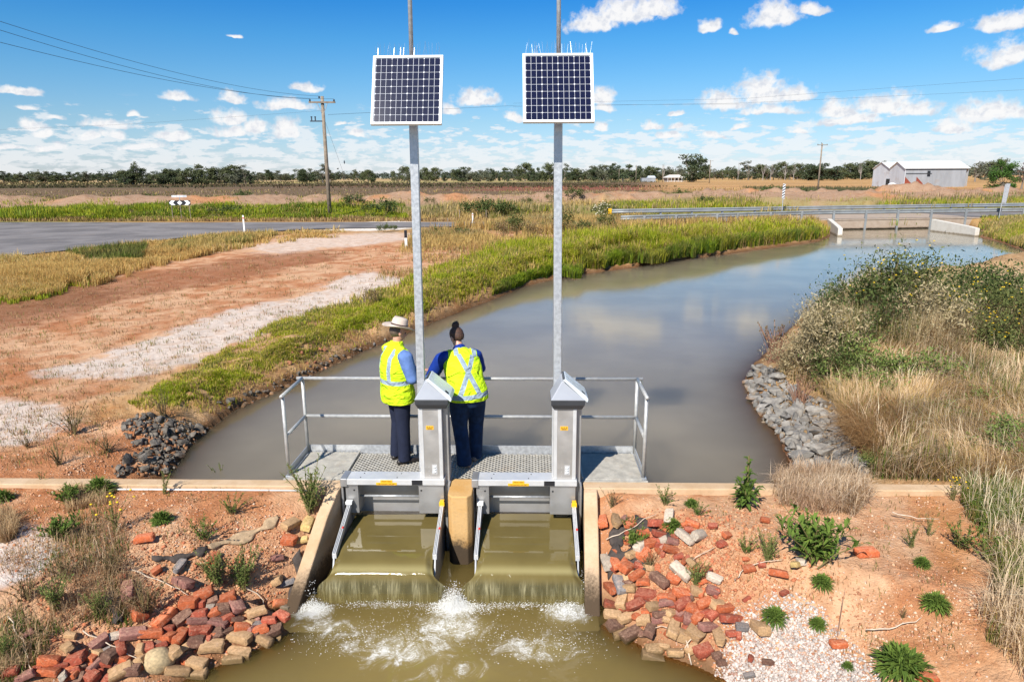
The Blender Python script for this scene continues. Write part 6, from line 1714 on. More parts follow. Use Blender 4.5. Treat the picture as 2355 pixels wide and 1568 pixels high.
def plant_bush(seed, n_=1500, rx=.8, rz=.9, ls=.06, lm=None, stems=16, flowers=0, fm=None, clumps=16, lw=.42, fsz=.022, airy=.0):
    r = np.random.default_rng(seed); mb, st, fl = MB(), MB(), MB()
    cl = []
    for i in range(clumps):
        a = r.uniform(0, 6.283); q = math.sqrt(r.random()); z = r.uniform(.25, 1.0)
        q *= math.sqrt(max(.05, 1 - (z - .35) ** 2 / .55))
        cl.append((np.array((math.cos(a) * q * rx, math.sin(a) * q * rx, z * rz)), r.uniform(.16, .34)))
    for i in range(stems):
        c, _ = cl[i % clumps]; st.tube([(r.normal() * .05, r.normal() * .05, -.05), c * np.array((.45, .45, .55)), c + np.array((0, 0, airy * rz * r.random()))], [.012, .008, .003], 5)
    V_, F_ = [], []
    for i in range(n_):
        c, k = cl[r.integers(clumps)]
        p = c + r.normal(size=3) * k * np.array((rx, rx, rz * .8)) * .62
        p[2] = max(p[2], .02)
        if airy and r.random() < .2: p = p + np.array((0, 0, airy * rz * r.random()))
        d = rdir(r, R(-25), R(75)); s = np.cross(d, rdir(r, R(20), R(90))); s /= np.linalg.norm(s)
        L = ls * r.uniform(.6, 1.4); m_ = p + d * L * .5
        k0 = len(V_); V_ += [p, m_ + s * L * lw * .5, p + d * L, m_ - s * L * lw * .5]; F_.append((k0, k0 + 1, k0 + 2, k0 + 3))
    mb.add(V_, F_)
    for i in range(flowers):
        c, k = cl[r.integers(clumps)]; p = c + r.normal(size=3) * k * np.array((rx, rx, rz)) * .6 + np.array((0, 0, k * rz * .5))
        fl.blob(p, (fsz, fsz, fsz * .5), 6, 4)
    out = [("foliage", mb, lm or G_BUSH), ("stems", st, G_STEM)]
    if flowers: out.append(("blossoms", fl, fm or M_FLOW))
    return out
def plant_stalks(seed, n_=60, H=.6, spread=.5):
    r = np.random.default_rng(seed); st, hd = MB(), MB()
    for i in range(n_):
        a = r.uniform(0, 6.283); sp_ = spread * math.sqrt(r.random()) * H; h = H * r.uniform(.6, 1.05)
        p0 = np.array((r.normal() * .06, r.normal() * .06, -.03)); p2 = p0 + np.array((math.cos(a) * sp_, math.sin(a) * sp_, h))
        st.tube([p0, (p0 + p2) / 2 + np.array((0, 0, .03)), p2], [.005, .0045, .003], 5); hd.blob(p2, (.010, .010, .016), 6, 4)
    return [("stems", st, G_DRYST), ("blossoms", hd, G_BROWNB)]
PROTO = {}
def put_plant(kind, maker, x, y, scale, rz, name, label, cat, group, z=None, zs=1.0):
    if kind not in PROTO:
        root = empty(name, (0, 0, 0)); PROTO[kind] = root
        for pn_, mb, m in maker(): mb.build(pn_, m, root, normals=False)
    else:
        root = bpy.data.objects.new(name, None); root.empty_display_size = .2; COL.objects.link(root)
        for ch in PROTO[kind].children: copy_tree(ch, root)
    root.location = (x, y, hz(x, y) if z is None else z); root.rotation_euler = (0, 0, rz); root.scale = (scale, scale, scale * zs)
    return tag(root, label, cat, group)

def gp1(u, v, z0=-.05):
    p = on_ground([u], [v], z0)[0]; return p[0], p[1]
NEAR = [  # kind, u, v(base), height in disp px, name, label
 ('ros', 1713, 1165, 130, "leafy_weed", "tall dock weed with upright leafy stem beside the dry tuft behind the right kerb"),
 ('ros2', 1872, 1285, 118, "leafy_weed", "big bushy green weed right of the brick heap on bare sand"),
 ('ros3', 2072, 1545, 95, "leafy_weed", "round dark green rosette weed beside the white gravel at the bottom right"),
 ('ros3', 228, 1135, 55, "leafy_weed", "flat green weed beside the left kerb, right of its twin"),
 ('ros2', 160, 1158, 50, "leafy_weed", "darker green weed beside the left kerb, left of the flat one"),
 ('ros3', 372, 1200, 38, "leafy_weed", "low rosette weed alone in the middle of the left sand"),
 ('ros2', 142, 1240, 60, "leafy_weed", "green weed on the edge of the left white gravel"),
 ('ros3', 1545, 1215, 35, "leafy_weed", "small green rosette growing among the upper bricks of the right heap"),
 ('ros2', 1460, 1255, 42, "leafy_weed", "weed rosette growing out of the dark cloth on the right heap"),
 ('ros3', 1590, 1163, 25, "leafy_weed", "tiny bright green weed just above the right brick heap"),
 ('ros3', 1890, 1345, 38, "leafy_weed", "dark withered rosette just below the big bushy weed"),
 ('ros3', 2120, 1300, 30, "leafy_weed", "small seedling on the orange soil right of the lone brick"),
 ('ros3', 2150, 1395, 50, "leafy_weed", "broad-leaved weed at the edge of the straw at lower right"),
 ('ros3', 1880, 1440, 32, "leafy_weed", "brownish low weed on the upper edge of white gravel"),
 ('ros3', 1780, 1425, 45, "leafy_weed", "sprawling green weed between right bricks and white gravel"),
 ('ros3', 1950, 1535, 22, "leafy_weed", "small green weed in the white gravel"),
 ('up', 716, 1192, 110, "upright_weed", "tall bushy green weed beside the left end of the left gate"),
 ('up2', 511, 1122, 62, "upright_weed", "slender yellow-green weed against the left kerb before the water"),
 ('up2', 378, 1136, 52, "upright_weed", "yellowish weed against the left kerb near the rocks"),
 ('up3', 535, 1180, 50, "upright_weed", "grey-green weed on the sand below the slender kerb weed"),
 ('up3', 470, 1240, 60, "upright_weed", "thin green weed left of the tan cloth strip"),
 ('up', 500, 1345, 85, "upright_weed", "bright green upright weed behind the left bricks, left of a pair"),
 ('up', 560, 1350, 95, "upright_weed", "bright green upright weed behind the left bricks, right of a pair"),
 ('upd', 340, 1415, 105, "upright_weed", "dark brown-green weed standing in the left brick heap"),
 ('upf', 270, 1220, 95, "flowering_weed", "yellow-flowered weed on the left bank"),
 ('up2', 95, 1112, 35, "upright_weed", "small weed at the far left kerb"),
 ('ros3', 8, 1150, 35, "leafy_weed", "green weed at the extreme left edge below the kerb"),
 ('upd', 168, 1000, 75, "upright_weed", "dark prickly weed on the pale sand beyond the left kerb"),
 ('upd', 250, 1040, 55, "upright_weed", "brownish weed beside the left rock pile"),
 ('upd', 135, 1070, 60, "upright_weed", "dry brown weed just beyond the left kerb"),
 ('upd', 65, 1030, 40, "upright_weed", "low dry weed beyond the kerb at far left"),
 ('upd', 375, 960, 60, "upright_weed", "thin dead weed at the near end of the green bank"),
 ('up3', 1530, 1160, 45, "upright_weed", "small upright weed directly above the right brick heap"),
 ('up3', 1605, 1185, 38, "upright_weed", "weed on the red rubble beside the right brick heap"),
 ('upd', 1490, 1310, 52, "upright_weed", "dark twiggy weed in the middle of the right brick heap"),
 ('up', 1600, 1345, 60, "upright_weed", "green weed sprawling over the lower right bricks"),
 ('up3', 1715, 1270, 45, "upright_weed", "green weed at the right edge of the brick rubble"),
 ('up', 1765, 1290, 70, "upright_weed", "feathery weed left of the big bushy weed"),
 ('up2', 2092, 1258, 60, "upright_weed", "single bright weed on orange soil below the right kerb"),
 ('up2', 2138, 1232, 45, "upright_weed", "thin weed on orange soil right of the single bright weed"),
 ('up2', 2000, 1135, 22, "upright_weed", "tiny weed at the foot of the right kerb"),
 ('up3', 2210, 1260, 75, "upright_weed", "green weed clump at the edge of the straw, upper right"),
 ('up3', 2270, 1290, 80, "upright_weed", "green weed clump inside the straw on the lower right bank"),
 ('upf', 2190, 1150, 60, "flowering_weed", "yellow-flowered weed at the end of the right kerb"),
 ('upd', 2075, 1420, 30, "upright_weed", "small dead weed on the sand right of the white gravel"),
 ('upd', 1405, 1165, 45, "upright_weed", "dry grassy weed on the corner of the right wing wall"),
 ('up3', 1445, 1220, 38, "upright_weed", "thin green weed in front of the first upright bricks of the right heap"),
 ('up', 230, 1420, 70, "upright_weed", "green grassy weed on the lower left bank above the bricks"),
 ('up', 130, 1400, 85, "upright_weed", "dense green weed in the lower left thicket"),
 ('upd', 60, 1380, 85, "upright_weed", "tall brown weed in the lower left thicket"),
 ('upd', 150, 1330, 80, "upright_weed", "brown weed behind the lower left thicket"),
 ('up', 20, 1520, 70, "upright_weed", "green weed in the bottom left corner"),
 ('upd', 255, 1320, 75, "upright_weed", "reddish dry weed beside the dark torn cloth"),
]
MAKE = {'ros': (lambda: plant_rosette(1, 110, .17, .036, .42), .50), 'ros2': (lambda: plant_upright(9, 44, .26, 1.0, 15, .095, .017, G_LEAF), .30), 'ros3': (lambda: plant_rosette(3, 460, .17, .0135, .03), .20),
        'up': (lambda: plant_upright(4, 26, .45, .55, 26, .06, .011), .45), 'up2': (lambda: plant_upright(5, 9, .40, .4, 26, .05, .011), .40), 'up3': (lambda: plant_upright(6, 12, .32, .8, 22, .05, .012, G_LEAF), .32),
        'upd': (lambda: plant_upright(7, 14, .42, .75, 16, .045, .012, G_BROWNB), .42), 'upf': (lambda: plant_upright(8, 12, .45, .6, 10, .05, .010, G_LEAF, flowers=12), .45)}
for i, (k, u, v, hp, nm, lab) in enumerate(NEAR):
    x, y = gp1(u, v)
    if u == 716: x, y = -2.27, 7.0
    d = (np.array((x, y, 0)) - CAM) @ _F
    mk, H0 = MAKE[k]
    put_plant(k, mk, x, y, hp / FPX * d / H0 * 1.08, rng.uniform(0, 6.28), nm, lab, "weed", "weeds on the near banks")
p = gp1(1925, 1462); o = MB().tube([(0, 0, -.02), (.01, 0, .22), (.03, .02, .46)], [.005, .004, .002], 6).build("dead_stalk", G_DRYST); o.location = (p[0], p[1], hz(*p)); tag(o, "single thin dead stalk standing on bare sand above the white gravel", "stalk")

BUSH = [  # kind, u, v top, v base, label
 ('b1', 2020, 585, 770, "tall dark flowering bush at the back of the right bank, left of the others"), ('b1', 2090, 590, 780, "tall flowering bush at the back of the right bank, second from left"),
 ('b2', 1965, 640, 800, "dark leafy bush overhanging the water on the right bank"), ('b2', 2210, 605, 760, "dark green bush at the back of the right bank behind the yellow flowers"),
 ('b3', 2250, 645, 800, "wide bush full of yellow flowers on the right bank"), ('b3', 2320, 660, 815, "yellow-flowered bush at the right edge, beside the wide one"),
 ('b2', 2330, 605, 760, "dark bush at the right edge behind the yellow flowers"), ('b4', 2130, 640, 800, "pale seeding bush in the middle of the right bank"),
 ('b4', 1900, 690, 850, "pale seeding bush near the water on the right bank"), ('b4', 1850, 745, 870, "straw-coloured bush at the tip of the right bank"),
 ('b5', 1990, 770, 880, "green leafy weed bush in front of the pale bushes"), ('b2', 1925, 790, 890, "low dark bush behind the right rock pile"),
 ('b5', 2100, 800, 900, "olive bush in the dry grass of the right bank"), ('b2', 2315, 760, 830, "dark shaded bush low at the right edge"),
 ('b5', 2230, 890, 960, "lone round green bush in the straw at right"), ('b5', 2000, 1030, 1080, "small dark green bush at the end of the right rock pile"),
 ('b5', 2180, 920, 985, "green sprig in the straw left of the round bush"), ('b1', 2160, 660, 790, "brownish flowering bush between the pale and yellow ones"),
 ('b1', 1880, 720, 830, "small flowering bush at the water's edge behind the red stalks"), ('b5', 2310, 960, 1060, "olive weeds in the straw at the far right")]
BMK = {'b1': (lambda: plant_bush(21, 3000, .55, .9, .046, G_BUSH, 26, 45, None, 22, airy=.22, fsz=.013), 1.05), 'b2': (lambda: plant_bush(22, 3200, .7, .8, .05, G_BUSHD, 16, 0, None, 18), .95),
       'b3': (lambda: plant_bush(23, 3600, .8, .8, .042, G_BUSH, 26, 95, None, 26, fsz=.013, airy=.12), .95), 'b4': (lambda: plant_bush(24, 3400, .6, .8, .055, G_DRYB, 26, 0, None, 20, .3, airy=.2), .98), 'b5': (lambda: plant_bush(25, 2200, .6, .5, .05, G_PALE, 16, 0, None, 14), .62)}
for (k, u, vt, vb, lab) in BUSH:
    x, y = gp1(u, vb, .2); d = (np.array((x, y, .2)) - CAM) @ _F
    mk, H0 = BMK[k]; put_plant(k, mk, x, y, (vb - vt) / FPX * d / H0 * 1.02, rng.uniform(0, 6.28), "shrub", lab, "bush", "bushes on the right bank")
for (u, vb, hp, lab) in ((1782, 832, 95, "clump of bare reddish stalks at the water's edge on the right bank"), (1840, 935, 75, "sparse brown stalks standing in the right rock pile")):
    x, y = gp1(u, vb, -.1); d = (np.array((x, y, .2)) - CAM) @ _F
    put_plant('stk', lambda: plant_stalks(31), x, y, hp / FPX * d / .6, rng.uniform(0, 6), "dry_stalks", lab, "dry plant", "dry stalk plants on the right bank")
x, y = gp1(380, 955, 0); put_plant('tallstraw', lambda: plant_upright(33, 7, 1.0, .35, 3, .1, .006, G_DRYB), x, y, .55, 1.0, "tall_straw", "tall pale grass stems leaning left at the near end of the green bank", "dry plant", None)
# shrubs in the middle distance
MIDB = [(1190,545,52,'m1',"tall grey-green shrub between the two masts, before the road"),(1230,550,40,'m3',"dry brown shrub left of the right mast"),(1300,540,55,'m1',"grey-green shrub right behind the right mast"),(1345,545,40,'m1',"lower grey-green shrub right of the right mast"),
 (1160,548,40,'m3',"dry shrub beside the left mast at the bank"),(1060,548,26,'m2',"low dark shrub between the masts near the road"),(1005,545,22,'m2',"low green shrub just right of the left mast"),(885,535,20,'m2',"small dark bush on the white apron"),(905,531,14,'m2',"tiny bush at the right end of the white apron"),
 (865,700,42,'m3',"dry reddish weed on top of the green bank"),(1450,520,26,'m1',"pale shrub at the end of the near guardrail"),(1395,535,42,'m1',"tall weed left of the guardrail end"),(1390,505,40,'m4',"flowering pale shrub beside the yellow rail end"),
 (815,478,32,'m2',"dark green bush right of the timber pole"),(885,500,42,'m2',"large dark bush beyond the road, left of the left mast"),(845,498,26,'m1',"grey bush beyond the road left of the large dark one"),(990,478,24,'m1',"round bush on the spoil right of the left mast"),(1090,500,40,'m2',"dark bush beyond the road, between the masts, left"),
 (1130,500,44,'m2',"dark bush beyond the road, between the masts, middle"),(1165,500,36,'m2',"dark bush beyond the road, between the masts, right"),(1210,478,24,'m1',"grey shrub on the spoil left of the right mast"),(1265,470,22,'m1',"shrub on the spoil behind the right mast"),
 (345,470,26,'m2',"dark bush on the verge left of the chevron sign"),(530,472,30,'m2',"dark bush on the verge right of the chevron sign"),(488,480,26,'m1',"dry grey bush beside the chevron sign"),(560,462,24,'m2',"green bush on the spoil right of the chevron sign"),(300,500,20,'m3',"brown tuft on the verge far left"),
 (160,505,16,'m3',"dry tuft near the road at far left"),(1320,470,26,'m2',"green bush on spoil beyond the guardrail, left"),(1400,468,28,'m2',"green bush on spoil beyond the guardrail, second"),(1470,462,24,'m2',"green bush on spoil beyond the guardrail, third"),(1520,460,20,'m2',"green bush on spoil beyond the guardrail, fourth"),
 (1565,462,26,'m2',"green bush on spoil beyond the guardrail, fifth"),(1620,463,22,'m2',"green bush on spoil beyond the guardrail, sixth"),(1770,458,30,'m2',"tall green bush left of the striped width marker"),(1835,462,30,'m2',"green bush right of the striped width marker"),(1870,462,26,'m2',"green bush second right of the striped marker"),(1925,470,26,'m2',"dark round bush beyond the bridge"),
 (2060,470,22,'m1',"olive bush on the verge below the shed"),(2330,455,20,'m1',"weedy bush beyond the road at far right"),(2150,445,18,'m1',"small weed on top of the mound before the shed")]
MMK = {'m1': (lambda: plant_bush(41, 700, .75, .9, .13, G_BUSH, 12, 0, None, 12, .3, airy=.2), 1.1), 'm2': (lambda: plant_bush(42, 750, .85, .8, .14, G_BUSHD, 8, 0, None, 12), 1.0), 'm3': (lambda: plant_bush(43, 650, .8, .8, .12, G_BROWNB, 12, 0, None, 12, .25, airy=.2), 1.0), 'm4': (lambda: plant_bush(44, 650, .8, .8, .12, G_BUSH, 12, 60, M_FLOWW, 12, .3, fsz=.05, airy=.2), 1.0)}
for (u, vb, hp, k, lab) in MIDB:
    x, y = gp1(u, vb, .6 if vb < 505 else .2); d = (np.array((x, y, .3)) - CAM) @ _F
    mk, H0 = MMK[k]; put_plant(k, mk, x, y, hp / FPX * d / H0, rng.uniform(0, 6.28), "shrub", lab, "bush", "shrubs in the middle distance")
# ------------------------------------------------------------------ bridge, rails, posts and signs
M_BCON = concrete_mat("bridge_concrete", (.40, .32, .25), (.33, .25, .19), -.36, -.22, (.14, .10, .07))
M_BWHT = concrete_mat("pale_wing_concrete", (.66, .62, .55), (.58, .53, .46), -.38, -.28, (.25, .20, .14))
M_WOOD = mat("weathered_pole_timber", (.235, .185, .135), rough=.9, var=.25, vscale=3, bump=.4, bscale=14)
M_WIRE = mat("wire", (.03, .035, .045), rough=.6)
M_STRIPEK = mat("black_sheeting", (.015, .015, .02), rough=.4)
br = empty("road_bridge", (28.4, 50.6, 0), math.atan2(1.45, 11.5), "low concrete road bridge over the far end of the canal", "bridge")
MB().box((-6.4, 0, -.34), (6.4, 8.2, .35)).build("deck", M_BCON, br, bevel=.03)
MB().box((-6.4, -.04, .28), (6.4, -.005, .37)).build("edge_beam", M_BCON, br)
for (u0, v0, u1, v1, nm) in ((1905, 530, 1931, 543.5, "wing_wall"), (2143, 531.5, 2246, 543.5, "wing_wall")):
    a, c2 = at_z(u0, v0, ZW), at_z(u1, v1, ZW)
    d = c2 - a; L = np.linalg.norm(d); ang = math.atan2(d[1], d[0])
    o = MB().prism([(0, -.9), (L, -.9), (L, .10), (L * .85, .18), (0, .42)], 1, -.14, .14).build(nm, M_BWHT, br, bevel=.02)
    o.matrix_parent_inverse = (Matrix.Translation(br.location) @ Matrix.Rotation(br.rotation_euler.z, 4, 'Z')).inverted()
    o.location = (a[0], a[1], 0); o.rotation_euler = (0, 0, ang)

M_GRD = mat('dull_galvanised_rail', (.27, .285, .29), rough=.6, metal=.3, var=.12, vscale=1.5)
def guardrail(pts, posts, label, zc, end_yellow):
    pts = np.array(pts, float)
    rt = empty("guardrail", (pts[0][0], pts[0][1], 0), 0, label, "guardrail", "guardrails along the road")
    s = np.concatenate([[0], np.cumsum(np.linalg.norm(np.diff(pts, axis=0), axis=1))])
    q = np.linspace(0, s[-1], 40); X, Y = np.interp(q, s, pts[:, 0]), np.interp(q, s, pts[:, 1])
    prof = [(-.02, .155), (-.055, .135), (-.085, .10), (-.085, .065), (-.03, .015), (-.03, -.015), (-.085, -.065), (-.085, -.10), (-.055, -.135), (-.02, -.155)]
    v, f = [], []
    for i in range(len(q)):
        d = np.array((X[min(i + 1, 39)] - X[max(i - 1, 0)], Y[min(i + 1, 39)] - Y[max(i - 1, 0)])); d /= np.linalg.norm(d); nn = np.array((-d[1], d[0]))
        for (o_, z) in prof: v.append((X[i] + nn[0] * o_ * (1 if end_yellow else -1) - pts[0][0], Y[i] + nn[1] * o_ - pts[0][1], zc + z))
    k = len(prof)
    for i in range(39):
        for j in range(k - 1): f.append((i * k + j, i * k + j + 1, (i + 1) * k + j + 1, (i + 1) * k + j))
    o = np_mesh("rail", v, [np.array(f)], M_GRD, rt, smooth=True); sm = o.modifiers.new("thick", 'SOLIDIFY'); sm.thickness = .006
    for u in posts:
        i = int(np.argmin([abs((np.array((X[i], Y[i], zc)) - CAM) @ _RT / ((np.array((X[i], Y[i], zc)) - CAM) @ _F) * FPX + 1177.25 - u) for i in range(40)]))
        ii = np.linspace(max(0, i - 1), min(39, i + 1), 21); xs, ys_ = np.interp(ii, range(40), X), np.interp(ii, range(40), Y)
        e = [abs((np.array((x, y, zc)) - CAM) @ _RT / ((np.array((x, y, zc)) - CAM) @ _F) * FPX + 1177.25 - u) for x, y in zip(xs, ys_)]
        x, y = xs[int(np.argmin(e))], ys_[int(np.argmin(e))]
        on_br = 22.5 < x < 34.5
        ya, yb = (y, y + .12) if end_yellow else (y - .14, y - .01)
        MB().box((x - .075, ya, -.40 if on_br else hz(x, y) - .2), (x + .075, yb, zc + .13)).build("post", M_GRD, rt).location = (-pts[0][0], -pts[0][1], 0)
    if end_yellow:
        MB().box((-.22, -.12, zc - .20), (.04, .04, zc + .20)).build("end_cap", M_YELP, rt, bevel=.03)
        MB().box((-.10, .0, -.1), (.03, .12, zc - .22)).build("end_post", M_YELP, rt)
    return rt
guardrail([(7.0, 44.2), (14, 46.7), (22.5, 49.95), (34.5, 51.45), (60, 54.8)], [1481,1555,1600,1648,1695,1770,1842,1915,1990,2065,2141,2221,2300,2353], "galvanised guardrail on the near side of the road, its posts bolted to the bridge", .86, False)
guardrail([(7.5, 52.2), (16, 53.9), (23, 55.6), (34, 57.9), (62, 63.0)], [1520,1590,1660,1735,1810,1885,1960,2035,2110,2190,2270], "galvanised guardrail on the far side of the road with a yellow end cap", .90, True)

def post_at(u, vb, z0=.3): 
    p = on_ground([u], [vb], z0)[0]; return p
def guide_post(u, vb, hp, label, black=0.0, w=.10):
    p = post_at(u, vb); d = (p - CAM) @ _F; h = hp / FPX * d
    rt = empty("guide_post", tuple(p), rng.uniform(-.2, .2), label, "guide post", "roadside guide posts")
    MB().box((-w / 2, -.012, -.1), (w / 2, .012, h * (1 - black))).build("shaft", M_WHITE, rt, bevel=.004)
    if black: MB().box((-w / 2 - .01, -.016, h * (1 - black) + .001), (w / 2 + .01, .016, h)).build("cap", M_STRIPEK, rt, bevel=.02)
    else: MB().box((-w / 2 + .015, -.015, h * .80), (w / 2 - .015, -.0125, h * .9)).build("reflector", M_REDP, rt)
guide_post(562.5, 537, 41, "white guide post between the road and the dry verge, left of the timber pole", w=.09)
guide_post(1087, 514, 23, "small white guide post at the near road edge between the masts", w=.08)
guide_post(934, 572, 42, "guide post with black top on the bank left of the left mast", .42, .11)
for (u, vb, hp, l) in ((1057, 505, 22, "thin grey stake beyond the road, left of its twin"), (1118, 503, 20, "thin grey stake beyond the road, right of its twin"), (1030, 524, 22, "thin grey stake on the near road edge")):
    p = post_at(u, vb, .4); d = (p - CAM) @ _F; h = hp / FPX * d
    o = MB().box((-.03, -.03, -.1), (.03, .03, h)).build("stake", M_WOOD); o.location = tuple(p); tag(o, l, "stake", "stakes by the road")

# two-way chevron board on three legs with a street name blade above
p = post_at(418, 507, .35); d = (p - CAM) @ _F; k = d / FPX
sg = empty("chevron_sign", tuple(p), R(0), "black and white two-way chevron board on three thin legs beyond the road", "road sign")
W_, H_ = 49 * k, 10.5 * k; zc = 39.5 * k
for x in (-.42, 0, .44): MB().tube([(x * W_, .03, -.2), (x * W_ * .94, .03, zc)], .032, 8).build("leg", M_WOOD, sg)
bd_ = MB().box((-W_ / 2, -.01, zc - H_ / 2), (W_ / 2, .01, zc + H_ / 2)).build("board", M_STRIPEK, sg)
M_REFL = mat("white_sheeting", (.80, .80, .80), rough=.4, var=.03)
def plate(poly, y0=-.0135, y1=-.0105, nm="marking", m=M_REFL):
    return MB().prism([(x * W_, zc + z * H_) for x, z in poly], 1, y0, y1).build(nm, m, bd_)
plate([(-.495, 0), (-.38, .49), (-.21, .49), (-.32, 0), (-.21, -.49), (-.38, -.49)]); plate([(.495, 0), (.38, .49), (.21, .49), (.32, 0), (.21, -.49), (.38, -.49)]); plate([(-.12, 0), (0, .48), (.12, 0), (0, -.48)])
MB().tube([(0, .03, zc), (0, .03, zc + 13.5 * k)], .025, 8).build("stem", M_GALV, sg)
zn = zc + 14.5 * k
nb = MB().box((-17 * k, -.008, zn - 2.2 * k), (17 * k, .008, zn + 2.2 * k)).build("name_blade", M_REFL, sg)
pl_ = label_plate(nb, 0, -.0085, zn, 32 * k, 2.9 * k, [], M_GREYP, "lettered_panel")
lt = MB(); xq = -14.5 * k
for wq in (1.1, .8, 1.0, .9, 1.1, .7, 0, 1.0, .6, 1.1, .9, 0, 1.0, .9, .7, 1.0):   # strokes too small to read, as in the photo
    if wq: lt.box((xq, -.0128, zn - .9 * k), (xq + wq * k, -.0117, zn + .9 * k))
    xq += (wq + .55) * k if wq else 1.2 * k
lt.build("lettering", M_REFL, pl_)

def marker(u, vb, vt, w, label, back=False):
    p = post_at(u, vb, .3); d = (p - CAM) @ _F; k = d / FPX; h = (vb - vt) * k
    rt = empty("width_marker", tuple(p), R(-8 if back else 0), label, "bridge marker", "bridge width markers")
    MB().tube([(0, .02, -.2), (0 if not back else .10, .02, h * .98)], .03, 8).build("pole", M_GALV, rt)
    ph = h * (.44 if not back else .52)
    b_ = MB().box((-w / 2, -.012, h - ph), (w / 2, .008, h)).build("plate", M_REFL if not back else M_GALV, rt)
    if back: b_.location = (.09, -.0, 0); b_.rotation_euler = (0, R(4), 0)
    if not back:
        for i in range(6):
            z0 = h - ph + (i - .3) * ph / 5.5; z1 = z0 + ph / 11
            z0c, z1c = z0, z1
            s_ = ph / 8
            pl = [(-w / 2, max(h - ph, z0)), (w / 2, max(h - ph, min(h, z0 + s_))), (w / 2, max(h - ph, min(h, z1 + s_))), (-w / 2, max(h - ph, min(h, z1)))]
            if pl[2][1] - pl[1][1] > .01: MB().prism(pl, 1, -.0145, -.0125).build("stripe", M_STRIPEK, b_)
marker(1797, 500, 425, .20, "black and white striped width marker in front of the guardrail")
marker(2296, 506, 423, .27, "grey back of a width marker at the right end of the bridge", True)

# ------------------------------------------------------------------ power poles and wires
M_INS = mat("insulator", (.05, .06, .075), rough=.3)
def power_pole(u, vb, vt, Y, label, arm_px, detail=False, m=M_WOOD, rad=.15):
    if Y is None: p = post_at(u, vb, .35)
    else:
        q = at_y(u, vb, Y); p = np.array((q[0], Y, hz(q[0], Y)))
    d = (p - CAM) @ _F
    top = at_y(u, vt, p[1])[2]; h = top - p[2]
    rt = empty("power_pole", tuple(p), R(4), label, "power pole", "timber power poles")
    MB().tube([(0, 0, -.3), (0, 0, h * .5), (0, 0, h)], [rad, rad * .88, rad * .72], 12).build("pole", m, rt, smooth=True)
    w = arm_px / FPX * d / 2
    za = h - 13 / FPX * d if detail else h - .35
    arm_ = MB().box((-w, -.22, za - .06), (w, -.11, za + .06)).build("crossarm", m, rt)
    for s in (-1, 0, 1):
        MB().lathe([(0, 0), (.07, .0), (.05, .07), (.08, .09), (.04, .17), (0, .18)], 10, c=(s * w * .9 if s else -.22, -.165 if s else -.05, za + .06 if s else za + .3)).build("insulator", M_INS, rt, smooth=True)
    if detail:
        for s in (-1, 1): MB().tube([(s * w * .4, -.17, za - .05), (s * .1, -.12, za - .75)], .025, 6).build("brace", M_GALV, rt)
        br_ = MB().box((-1.02, -.1, za - 1.42), (0, -.02, za - 1.33)).build("bracket", M_INS, rt)
        for x in (-.9, -.62): MB().lathe([(0, 0), (.05, .0), (.05, .25), (.09, .30), (0, .32)], 8, c=(x, -.06, za - 1.34)).build("insulator", M_INS, br_)
        MB().tube([(.12, -.05, za - 1.4), (2.2, .4, .1)], .008, 5).build("stay_wire", M_WIRE, rt)
        MB().blob((1.35, .22, 4.3), (.05, .05, .14), 8, 6).build("stay_insulator", M_INS, rt)
    return p, h, w, za, d
p0, h0, w0, za0, d0 = power_pole(759, 501, 222, None, "tall timber power pole with crossarm beyond the road, left of the left mast", 58, True, rad=.165)
power_pole(1880, 440, 330, 150, "grey power pole beyond the spoil, left of the big shed", 24, rad=.18)
power_pole(1631, 415, 369, 330, "distant power pole right of the big dark tree", 13, rad=.2)
power_pole(1523, 416, 379, 400, "distant power pole left of the farmhouse", 0.6, rad=.2)
power_pole(1462, 415, 380, 420, "distant power pole beside the palm", 0.6, rad=.2)
power_pole(1423, 414, 388, 450, "distant power pole left of the palm", 0.6, rad=.2)
def wire(pts, label, rad=.010, sag=0.0, grp="overhead wires"):
    pts = np.array(pts, float); t = np.linspace(0, 1, 24); tt = np.linspace(0, 1, len(pts))
    q = np.stack([np.interp(t, tt, pts[:, i]) for i in range(3)], 1); q[:, 2] -= sag * 4 * t * (1 - t)
    o = MB().tube(q, rad, 5).build("overhead_wire", M_WIRE, smooth=True); tag(o, label, "wire", grp)
def ext(a, b2, k): return a + (b2 - a) * k
for (dx, vz, lab) in ((-.22, 50, "topmost of the three wires from the timber pole to the upper left"), (-w0 * .9, 70, "middle of the three wires from the timber pole to the upper left"), (w0 * .9, 98, "lowest of the three wires from the timber pole to the upper left")):
    a = np.array((p0[0] + dx, p0[1] - .17, p0[2] + za0 + (.45 if dx == -.22 else .25)))
    b2 = at_y(0, vz, 27.0); e = ext(a, b2, 1.35); mid_ = ext(a, b2, .5)
    o = MB()
    q = np.array([ext(a, b2, t) - np.array((0, 0, 2.1 * t * (1.0 - t))) for t in np.linspace(0, 1.4, 26)])
    o = o.tube(q, .009, 5).build("overhead_wire", M_WIRE, smooth=True); tag(o, lab, "wire", "overhead wires")
a = np.array((p0[0] + .4, p0[1] - .1, p0[2] + za0 - .9))
wire([a, at_y(1190, 243, 95), at_y(1700, 240, 95)], "thin wire running right from the timber pole behind the solar panels", .011)
wire([at_y(1180, 238, 110), at_y(1700, 228, 110), at_y(2000, 206, 100), at_y(2420, 176, 88)], "upper thin wire across the clouds at right", .011)
wire([at_y(1180, 246, 110), at_y(1700, 238, 110), at_y(2000, 224, 100), at_y(2420, 204, 88)], "lower thin wire across the clouds at right", .011)
wire([at_y(-60, 301, 120), at_y(300, 286, 115), at_y(740, 255, 110)], "faint wire across the low clouds at left", .011)

